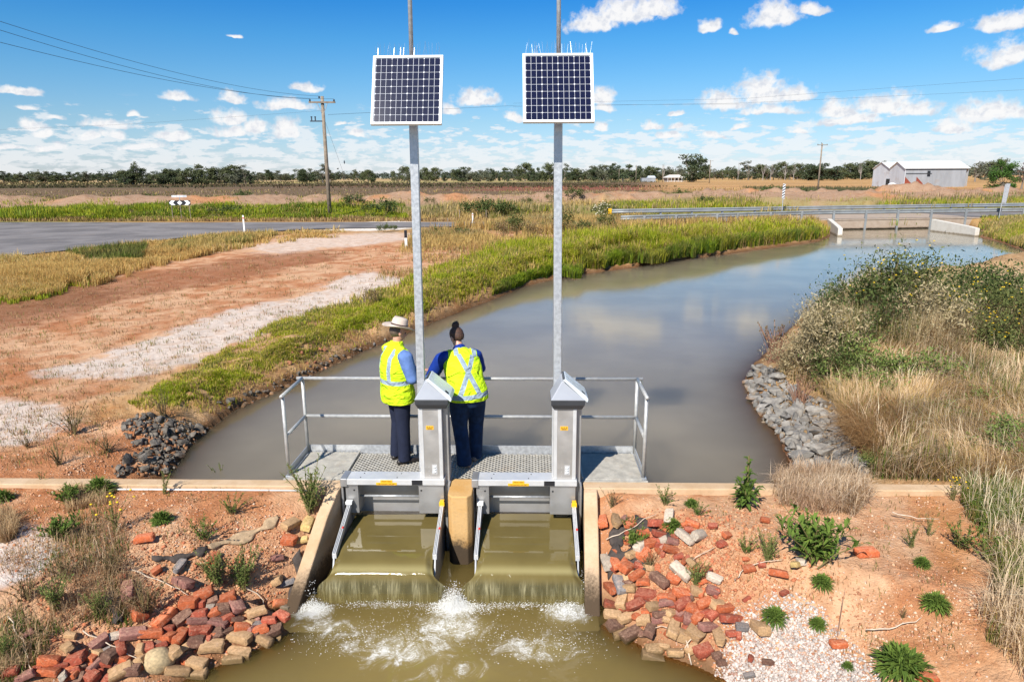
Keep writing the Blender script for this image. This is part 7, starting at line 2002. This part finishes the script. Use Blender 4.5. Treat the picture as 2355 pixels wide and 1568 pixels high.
# ------------------------------------------------------------------ big shed, farmhouse
def corr(name, c, var, scale=3.0, dirtcol=(.3, .2, .13)):
    mt, n, b = new_mat(name); vec = n.coord("Object")
    w = n.node("ShaderNodeTexWave", wave_type='BANDS', bands_direction='DIAGONAL'); w.inputs["Scale"].default_value = 1.9; n.put(w.inputs["Vector"], n.vmath('MULTIPLY', vec, (1, 1, 0)))
    c2 = n.mix(n.mapr(n.noise(n.vmath('MULTIPLY', vec, (1, 1, .25)), .6, 5, .65), .3, .7), (*[x * (1 - var) for x in c], 1), (*[min(1, x * (1 + var)) for x in c], 1))
    c2 = n.mix(n.math('MULTIPLY', n.mapr(n.noise(vec, .35, 5, .7), .52, .75), .4), c2, (*dirtcol, 1))
    n.put(b.inputs["Base Color"], c2); b.inputs["Roughness"].default_value = .55; b.inputs["Metallic"].default_value = .15
    n.put(b.inputs["Normal"], n.bump(w.outputs["Fac"], .5, .04)); return mt
M_SHW = corr("grey_corrugated_steel", (.30, .315, .335), .12); M_SHG = corr("pale_corrugated_steel", (.56, .58, .61), .06); M_SHR = corr("white_roof_steel", (.70, .71, .70), .05, dirtcol=(.6, .55, .5))
M_RUST = mat("rust_red_steel", (.22, .045, .022), rough=.8, var=.3, vscale=2); M_DARKW = mat("dark_window", (.012, .014, .018), rough=.3); M_SHD = corr("dark_steel_band", (.06, .07, .085), .2)
SY = 200.0
def shp(u, v): return at_y(u, v, SY)
pL, pM, pR = at_y(2002, 430, SY + 6), at_y(2077, 431, SY), at_y(2227, 432, SY - 2)
kk = SY / FPX
x0, x1 = pM[0], pR[0]; L = x1 - x0
sh_ = empty("farm_shed", (x0, SY, 0), R(0), "large corrugated steel shed with twin gables and white roof beyond the spoil heaps", "shed")
eave, ridge, dep_, xs_ = 46 * kk * .86 + .25, 53 * kk + .35, 17.0, -28 * kk
# twin-gabled end wall (faces left and to the camera), two bays deep
def gable(y0, y1, ox, oy):
    """bay from y0 to y1; the left end is skewed forward so that the gable shows"""
    return
gx = lambda t: xs_ * t       # end wall runs from (0,0) back-left
ey = [0.0, 8.5, 17.0]; ex = [0.0, float(at_y(2042, 430, SY + 8.5)[0] - x0), float(at_y(2004, 430, SY + 17)[0] - x0)]
for i in range(2):
    xa, ya, xb, yb = ex[i], ey[i], ex[i + 1], ey[i + 1]; xm, ym = (xa + xb) / 2, (ya + yb) / 2
    g_ = MB().add([(xa, ya, 0), (xb, yb, 0), (xb, yb, eave), (xm, ym, ridge), (xa, ya, eave)], [(0, 1, 2, 3, 4)]).build("gable_wall", M_SHG, sh_)
    sm = g_.modifiers.new("thick", 'SOLIDIFY'); sm.thickness = .12; sm.offset = -1
    LL = L if i == 0 else L - xb * 0 + 6
    rf = MB(); oz = .12; ov = .35
    n1 = [(xa - ov, ya - ov, eave - .12), (xa + LL + ov, ya - ov, eave - .12), (xm + LL + ov, ym, ridge + .05), (xm - ov, ym, ridge + .05)]
    n2 = [(xm - ov, ym, ridge + .05), (xm + LL + ov, ym, ridge + .05), (xb + LL + ov, yb, eave - .06), (xb - ov, yb, eave - .06)]
    rf.add(n1 + n2, [(0, 1, 2, 3), (4, 5, 6, 7)])
    r_o = rf.build("roof", M_SHR, sh_); sm = r_o.modifiers.new("thick", 'SOLIDIFY'); sm.thickness = .10
    MB().add([(xa + LL, ya, 0), (xb + LL, yb, 0), (xb + LL, yb, eave), (xm + LL, ym, ridge), (xa + LL, ya, eave)], [(0, 1, 2, 3, 4)]).build("gable_wall", M_SHG, sh_)
MB().box((.02, .0, 0), (L - .02, .15, eave - .62)).build("long_wall", M_SHW, sh_)
MB().box((.02, .05, eave - .615), (L - .02, .16, eave - .1)).build("eave_band", M_SHD, sh_)
MB().box((.3, -.10, 3.65), (7.6, -.003, 3.85)).build("door_track", M_DARKP, sh_)
for xd, wd_ in ((.15, 2.0), (3.4, 2.0)):
    MB().add([(xd, -.03, 0), (xd + wd_, -.03, 0), (xd + wd_, -.03, 1.0), (xd, -.03, 2.9)], [(0, 1, 2, 3)]).build("rusted_sheet", M_RUST, sh_)
for xd in (.2, 3.5): MB().box((xd, -.025, .02), (xd + 3.2, -.004, 3.64)).build("sliding_door", M_SHW, sh_)
MB().box((L * .365, -.03, 2.9), (L * .415, -.002, 4.5)).build("window", M_DARKW, sh_)
dg = ex[1] + (ex[2] - ex[1]) * .08, ey[1] + (ey[2] - ey[1]) * .08
do_ = MB().box((-.9, -.05, 0), (.9, .03, 2.3)).build("side_door", M_DARKW, sh_); do_.location = (dg[0], dg[1] - .25, 0); do_.rotation_euler = (0, 0, math.atan2(ey[2] - ey[1], ex[2] - ex[1]) + math.pi)
pt_ = MB().lathe([(0, 0), (1.0, 0), (1.05, .6), (1.0, .95), (.5, 1.25), (0, 1.3)], 20).build("water_tank", M_WHITE, smooth=True)
q = at_y(2050, 433, SY - 4); pt_.location = (q[0], SY - 4, 0); tag(pt_, "squat white tank in front of the gable end of the big shed", "tank")
# farmhouse
HY = 420.0; q = at_y(1554, 411, HY); hk = HY / FPX
hs_ = empty("farmhouse", (q[0], HY, 0), R(6), "small pale farmhouse with hipped roof and verandah under the big dark tree", "house")
W2 = 20 * hk
MB().box((-W2 * .9, 0, 0), (W2 * .9, 7, 2.6)).build("wall", mat("house_wall", (.42, .36, .30), rough=.8), hs_)
MB().add([(-W2 * 1.1, -1.5, 2.5), (W2 * 1.1, -1.5, 2.5), (W2 * 1.1, 8, 2.5), (-W2 * 1.1, 8, 2.5), (-W2 * .55, 3.2, 4.2), (W2 * .55, 3.2, 4.2)], [(0, 1, 5, 4), (1, 2, 5), (2, 3, 4, 5), (3, 0, 4)]).build("roof", mat("pale_iron_roof", (.66, .60, .53), rough=.6), hs_)
for i in range(6): MB().box((-W2 + i * W2 * .4 - .08, -1.4, 0), (-W2 + i * W2 * .4 + .08, -1.25, 2.5)).build("verandah_post", M_WHITE, hs_)
for x in (-.5, .1, .55): MB().box((W2 * x - .6, -.05, .9), (W2 * x + .6, -.002, 2.1)).build("window", M_DARKW, hs_)
q = at_y(1493, 412, HY); o = empty("small_shed", (q[0], HY, 0), 0, "low white outbuilding left of the farmhouse", "shed")
MB().box((-16 * hk, 0, 0), (14 * hk, 5, 2.4)).build("wall", M_SHW, o); MB().add([(-3 * hk, -.3, 2.42), (15 * hk, -.3, 2.42), (15 * hk, 5.3, 2.42), (-3 * hk, 5.3, 2.42), (-1 * hk, 2.5, 3.7), (13 * hk, 2.5, 3.7)], [(0, 1, 5, 4), (1, 2, 5), (2, 3, 4, 5), (3, 0, 4)]).build("roof", M_SHG, o)

# ------------------------------------------------------------------ trees
T_LEAF = [island_mat("gum_leaf_%s" % s, tuple(x*1.35 for x in a), tuple(x*1.35 for x in b2), trans=.1) for s, a, b2 in (("olive", (.040, .050, .020), (.105, .115, .050)), ("dark", (.026, .038, .018), (.075, .09, .042)), ("grey", (.06, .066, .042), (.13, .135, .085)), ("green", (.025, .060, .012), (.075, .14, .022)), ("brown", (.085, .055, .04), (.17, .12, .09)))]
M_TRUNK = mat("gum_bark", (.20, .165, .13), rough=.9, var=.3, vscale=2); M_DEAD = mat("dead_timber", (.30, .26, .23), rough=.9, var=.2, vscale=2)
def tree_proto(seed, H, Wd, lo, clumps, n_, ls, lm, dead=False, name="gum_tree", per=1.0):
    r = np.random.default_rng(seed); rt = empty(name, (0, 0, 0))
    tk = MB(); lean = r.normal() * .05 * H
    fork = np.array((lean * .3, 0, H * r.uniform(.22, .34)))
    tk.tube([(0, 0, -.2), (lean * .15, 0, fork[2] * .5), fork], [H * .028, H * .022, H * .018], 8)
    cl = []
    for i in range(clumps):
        a = r.uniform(0, 6.283); t = r.uniform(0, 1); z = lo + (1 - lo) * t
        q = math.sqrt(r.random()) * math.sqrt(max(.06, 1 - (abs(t - .42) / .62) ** 2.2))
        cl.append((np.array((math.cos(a) * q * Wd / 2 * .8 + lean, math.sin(a) * q * Wd / 2 * .8, z * H * .93)), r.uniform(.10, .19) * Wd))
    for i in range(min(clumps, 9) if not dead else clumps):
        c = cl[i][0]; m_ = fork * .45 + c * .55 + np.array((r.normal(), r.normal(), 0)) * Wd * .04
        tk.tube([fork - (0, 0, .02 * H), m_, c], [H * .013, H * .008, H * .003], 5)
        if dead:
            for _ in range(3):
                e = c + np.array((r.normal() * .08 * Wd, r.normal() * .08 * Wd, r.uniform(.02, .12) * H)); tk.tube([m_ * .4 + c * .6, e], [H * .005, H * .0015], 4)
    tk.build("trunk", M_DEAD if dead else M_TRUNK, rt, normals=False)
    if n_:
        ci = r.integers(0, clumps, n_); C_ = np.array([c[0] for c in cl])[ci]; K_ = np.array([c[1] for c in cl])[ci]
        off = r.normal(size=(n_, 3)); off /= np.linalg.norm(off, axis=1)[:, None]; off *= (r.random(n_) ** .45)[:, None]
        Pp = C_ + off * K_[:, None] * np.array((1.05, 1.05, .72 * H / Wd if H < Wd else .8))
        d = r.normal(size=(n_, 3)); d /= np.linalg.norm(d, axis=1)[:, None]; e = r.normal(size=(n_, 3)); s = np.cross(d, e); s /= np.linalg.norm(s, axis=1)[:, None]
        Ls = ls * r.uniform(.6, 1.4, n_)[:, None]
        v = np.stack([Pp, Pp + d * Ls * .5 + s * Ls * .33, Pp + d * Ls, Pp + d * Ls * .5 - s * Ls * .33], 1).reshape(-1, 3)
        f = np.arange(n_ * 4).reshape(-1, 4)
        np_mesh("crown", v, [f], lm, rt)
    return rt
TP = {  # H, W in metres
 'round': [tree_proto(61, 10, 11, .10, 22, 2300, .6, T_LEAF[0]), tree_proto(62, 10, 10, .12, 20, 2200, .6, T_LEAF[1]), tree_proto(63, 10, 12, .08, 24, 2400, .6, T_LEAF[2])],
 'tall': [tree_proto(64, 12, 8, .16, 16, 1800, .55, T_LEAF[0]), tree_proto(65, 12, 7.5, .25, 12, 1200, .5, T_LEAF[2]), tree_proto(66, 12, 8.5, .14, 17, 1800, .55, T_LEAF[1])],
 'sparse': [tree_proto(67, 11, 9, .4, 9, 620, .5, T_LEAF[2]), tree_proto(68, 11, 8, .45, 8, 520, .5, T_LEAF[0])],
 'dense': [tree_proto(69, 10, 10.5, .05, 22, 3000, .55, T_LEAF[1])],
 'dead': [tree_proto(70, 11, 8, .45, 9, 0, .5, None, True, "dead_tree"), tree_proto(71, 12, 6, .5, 7, 0, .5, None, True, "dead_tree")],
 'green': [tree_proto(72, 9, 9.5, .04, 24, 5200, .36, T_LEAF[3])],
 'bare': [tree_proto(73, 12, 5, .2, 14, 900, .35, T_LEAF[4])],
}
HSZ = {'round': (10, 11), 'tall': (12, 8), 'sparse': (11, 9), 'dense': (10, 10.5), 'dead': (11, 8), 'green': (9, 9.5), 'bare': (12, 5)}
used = set()
def put_tree(kind, u, vtop, D, wpx, label, group, cat="tree"):
    lst = TP[kind]; pr = lst[int(rng.integers(len(lst)))]
    if pr.name in used: o = copy_tree(pr)
    else: o = pr; used.add(pr.name)
    q = at_y(u, 410, D); z0 = hz(q[0], D); top = at_y(u, vtop, D)[2]
    h = max(3.0, top - z0); w = wpx / FPX * D
    H0, W0 = HSZ[kind]
    o.location = (q[0], D, z0); o.scale = (w / W0, w / W0, h / H0); o.rotation_euler = (0, 0, rng.uniform(0, 6.28))
    tag(o, label, cat, group)
TR = []
z6 = lambda X, Y: (X * .36, 339 + Y * .36)
for (X, w, top) in [(20,70,150),(75,60,160),(140,70,160),(235,75,158),(285,75,152),(335,70,152),(400,75,165),(460,55,155),(515,70,155),(560,70,152),(620,60,165),(690,60,172)]:
    TR.append(('A', 'round' if X % 2 else 'tall', X * .36, 339 + top * .36, 760, w * .36))
for (X, w, top, k) in [(762,75,155,'round'),(800,80,148,'round'),(843,70,118,'tall'),(885,95,84,'sparse'),(912,75,122,'tall'),(945,60,170,'round'),(1010,120,148,'round'),(1075,85,140,'round'),(1112,90,135,'round'),(1160,95,130,'sparse'),(1235,110,125,'round'),(1285,70,96,'tall'),(1345,105,130,'round'),(1395,60,122,'sparse'),(1440,90,130,'round'),(1480,110,102,'tall'),(1520,70,130,'round'),(1565,90,108,'tall'),(1595,60,150,'round')]:
    TR.append(('B', k, X * .36, 339 + top * .36, 430, w * .36))
for (X, w, top, D, k) in [(1645,80,160,800,'round'),(1700,70,150,780,'round'),(1728,70,142,640,'tall'),(1790,80,148,800,'round'),(1830,50,175,900,'round'),(1905,80,135,620,'round'),(1960,95,130,560,'round'),(2005,70,155,640,'round'),(2060,115,104,480,'tall'),(2110,70,130,520,'sparse'),(2195,45,148,900,'sparse'),(2272,45,138,900,'tall'),(2345,60,146,800,'round')]:
    TR.append(('C', k, X * .36, 339 + top * .36, D, w * .36))
for (X, w, top, k) in [(30,45,198,'tall'),(145,100,208,'round'),(190,60,225,'round'),(365,45,214,'round'),(465,115,175,'round'),(560,60,185,'tall'),(650,80,185,'round'),(700,70,200,'sparse'),(755,110,185,'round'),(912,50,185,'tall'),(1000,135,172,'dense'),(1060,95,180,'round'),(1155,95,205,'round'),(1237,90,180,'round'),(1290,50,210,'sparse'),(1365,85,170,'tall'),(1412,45,185,'tall'),(1480,80,190,'round'),(1552,140,145,'round'),(1655,85,175,'round'),(1700,60,210,'round'),(1775,110,145,'round'),(1850,80,160,'tall'),(1905,80,140,'tall'),(1965,95,175,'round'),(2035,65,222,'round'),(2180,100,172,'dense'),(2260,95,160,'round'),(2325,85,140,'tall')]:
    TR.append(('D', k, 810 + X * .2559, 339 + top * .2559, 520, w * .2559))
for (X, w, top, D, k) in [(20,50,175,520,'round'),(100,65,160,560,'round'),(150,95,155,540,'round'),(210,80,152,560,'round'),(305,95,148,520,'round'),(360,70,168,560,'round'),(400,70,165,560,'round'),(445,70,165,560,'round'),(500,65,158,560,'sparse'),(545,60,150,560,'sparse'),(620,145,94,400,'dense'),(690,60,160,600,'round'),(735,50,170,640,'sparse'),(780,60,176,640,'sparse'),(812,36,158,620,'tall'),(842,46,158,620,'sparse'),(872,70,168,600,'round'),(915,85,132,560,'tall'),(965,70,155,560,'round'),(1010,80,148,560,'sparse'),(1045,70,150,570,'sparse'),(1085,75,142,560,'round'),(1130,75,152,560,'sparse'),(1170,80,150,560,'round'),(1230,120,148,480,'dense'),(1300,105,144,470,'dense'),(1375,105,160,460,'dense'),(1430,75,150,560,'round'),(1475,80,140,560,'round'),(1530,80,135,560,'round'),(1575,80,128,560,'tall'),(1610,65,132,560,'tall'),(1745,90,143,560,'round'),(1790,60,148,560,'round'),(1945,60,140,560,'tall'),(2020,60,150,560,'round'),(2100,105,130,330,'sparse'),(2150,85,140,420,'round'),(2200,80,138,420,'round'),(2235,70,125,420,'round')]:
    TR.append(('E', k, 1318.5 + X * .44, 311 + top * .44, D, w * .44))
for (X, top, w) in [(600,126,40),(990,148,45),(1030,150,40),(1105,146,40),(1150,150,38),(1500,135,40),(860,140,30),(470,150,26)]: TR.append(('F', 'dead', 1318.5 + X * .44, 311 + top * .44, 530, w * .44))
ADD = []
for gk in 'ABCDE':
    l_ = sorted([t for t in TR if t[0] == gk], key=lambda t: t[2])
    for a_, b_ in zip(l_[:-1], l_[1:]):
        if b_[2] - a_[2] < 42: ADD.append((gk, 'round', (a_[2] + b_[2]) / 2 + rng.uniform(-4, 4), 408 - (408 - max(a_[3], b_[3])) * rng.uniform(.55, .85), max(a_[4], b_[4]) * rng.uniform(.95, 1.15), (a_[5] + b_[5]) / 2 * rng.uniform(.7, 1.0)))
TR += ADD
GN = {"A": "in far belt at left edge", "B": "in nearer left belt", "C": "left of the left mast", "D": "on skyline by the masts", "E": "in right belt", "F": "in right belt"}
KN = {'round': "round-crowned gum tree", 'tall': "tall narrow gum tree", 'sparse': "thin-crowned gum tree", 'dense': "dense dark-crowned tree", 'dead': "bare dead tree"}
gcount = defaultdict(list)
for t in TR: gcount[(t[0], t[1])].append(t)
for (gk, kd), lst in gcount.items():
    lst.sort(key=lambda t: t[2])
    for i, t in enumerate(lst):
        put_tree(kd, t[2], t[3], t[4], t[5] * 1.35, f"{KN[kd]} {GN[gk]}" + (f", {ordw(i + 1)} such from the left" if len(lst) > 1 else ""), "trees on the horizon")
put_tree('green', 2310, 368, 150, 70, "round bright green tree beside the big shed at right", "trees on the horizon")
put_tree('bare', 2352, 349, 165, 36, "reddish half-bare tree at the right edge behind the green one", "trees on the horizon")
# palm
q = at_y(1432, 414, 400); pm0 = empty("palm_tree", (q[0], 400, 0), 0, "small palm with drooping fronds left of the farmhouse", "tree")
MB().tube([(0, 0, -.2), (0, 0, 3.6)], [.5, .42], 10).build("trunk", M_TRUNK, pm0)
fr_m = MB(); r = np.random.default_rng(3)
for i in range(46):
    a = r.uniform(0, 6.283); e = r.uniform(-.3, 1.2); L = r.uniform(3, 4.4); c_, s_ = math.cos(a), math.sin(a); pr_ = []
    for t in np.linspace(0, 1, 6): pr_.append((c_ * L * t * math.cos(e), s_ * L * t * math.cos(e), 3.6 + L * t * math.sin(e) - 2.2 * t * t))
    v = []
    for j, p in enumerate(pr_):
        w = .42 * (1 - j / 6); v += [(p[0] - s_ * w, p[1] + c_ * w, p[2] - .1), p, (p[0] + s_ * w, p[1] - c_ * w, p[2] - .1)]
    fr_m.add(v, [(3 * j, 3 * j + 1, 3 * j + 4, 3 * j + 3) for j in range(5)] + [(3 * j + 1, 3 * j + 2, 3 * j + 5, 3 * j + 4) for j in range(5)])
fr_m.build("fronds", T_LEAF[1], pm0, normals=False)
# far woods along the horizon, one mass
vs_, n_far = [], 0
r = np.random.default_rng(99); fv = []
for i in range(900):
    D = r.uniform(1200, 2400); u = r.uniform(-250, 2600)
    if fbm(np.array([u * .012]), np.array([1.0]), 77, 3)[0] < .34: continue
    q = at_y(u, 408, D); H = r.uniform(9, 17); W = r.uniform(10, 26); m_ = 70
    c = r.normal(size=(m_, 3)) * np.array((W * .28, W * .2, H * .2)) + np.array((q[0], D, H * .52))
    d = r.normal(size=(m_, 3)); e = r.normal(size=(m_, 3)); d *= 2.6 / np.linalg.norm(d, axis=1)[:, None]; s = np.cross(d, e); s *= 1.6 / np.linalg.norm(s, axis=1)[:, None]
    fv.append(np.stack([c - d * .5, c + s, c + d, c - s], 1).reshape(-1, 3))
fv = np.concatenate(fv); fv[:, 2] = np.maximum(fv[:, 2], 0)
tag(np_mesh("treeline", fv, [np.arange(len(fv)).reshape(-1, 4)], island_mat("far_wood_leaf", (.045, .06, .045), (.09, .105, .08), trans=0)), kind="stuff")
# low crop rows and scrub on the far paddock
g = sample_poly([(-20,419),(760,419),(1400,424),(1560,430),(1300,433),(760,433),(-20,434)], 14000, 0, lambda x, y, z: sstep(.42, .55, fbm(x * .01, y * .08, 601)))
blades('crop', g, lambda g: .35 + .0012 * g[:, 1], lambda g: .0022 * g[:, 1], [(.075,.07,.03), (.12,.10,.045), (.16,.11,.06)], None, bend=.6, cs=.02)
g = sample_poly([(1700,432),(2000,434),(2060,438),(1990,446),(1800,444)], 4000, 0); blades('crop', g, (.5, 1.0), .12, [(.10,.11,.05), (.16,.14,.07)], None, cs=.1)
g = sample_poly([(1230,408),(1420,410),(1520,420),(1330,424),(1180,420)], 3000, 0, lambda x, y, z: sstep(.45, .6, fbm(x * .03, y * .03, 603))); blades('crop', g, (.4, 1.2), .5, [(.13,.12,.06), (.20,.15,.08)], None, cs=.05)
flush('crop', "crop_rows")
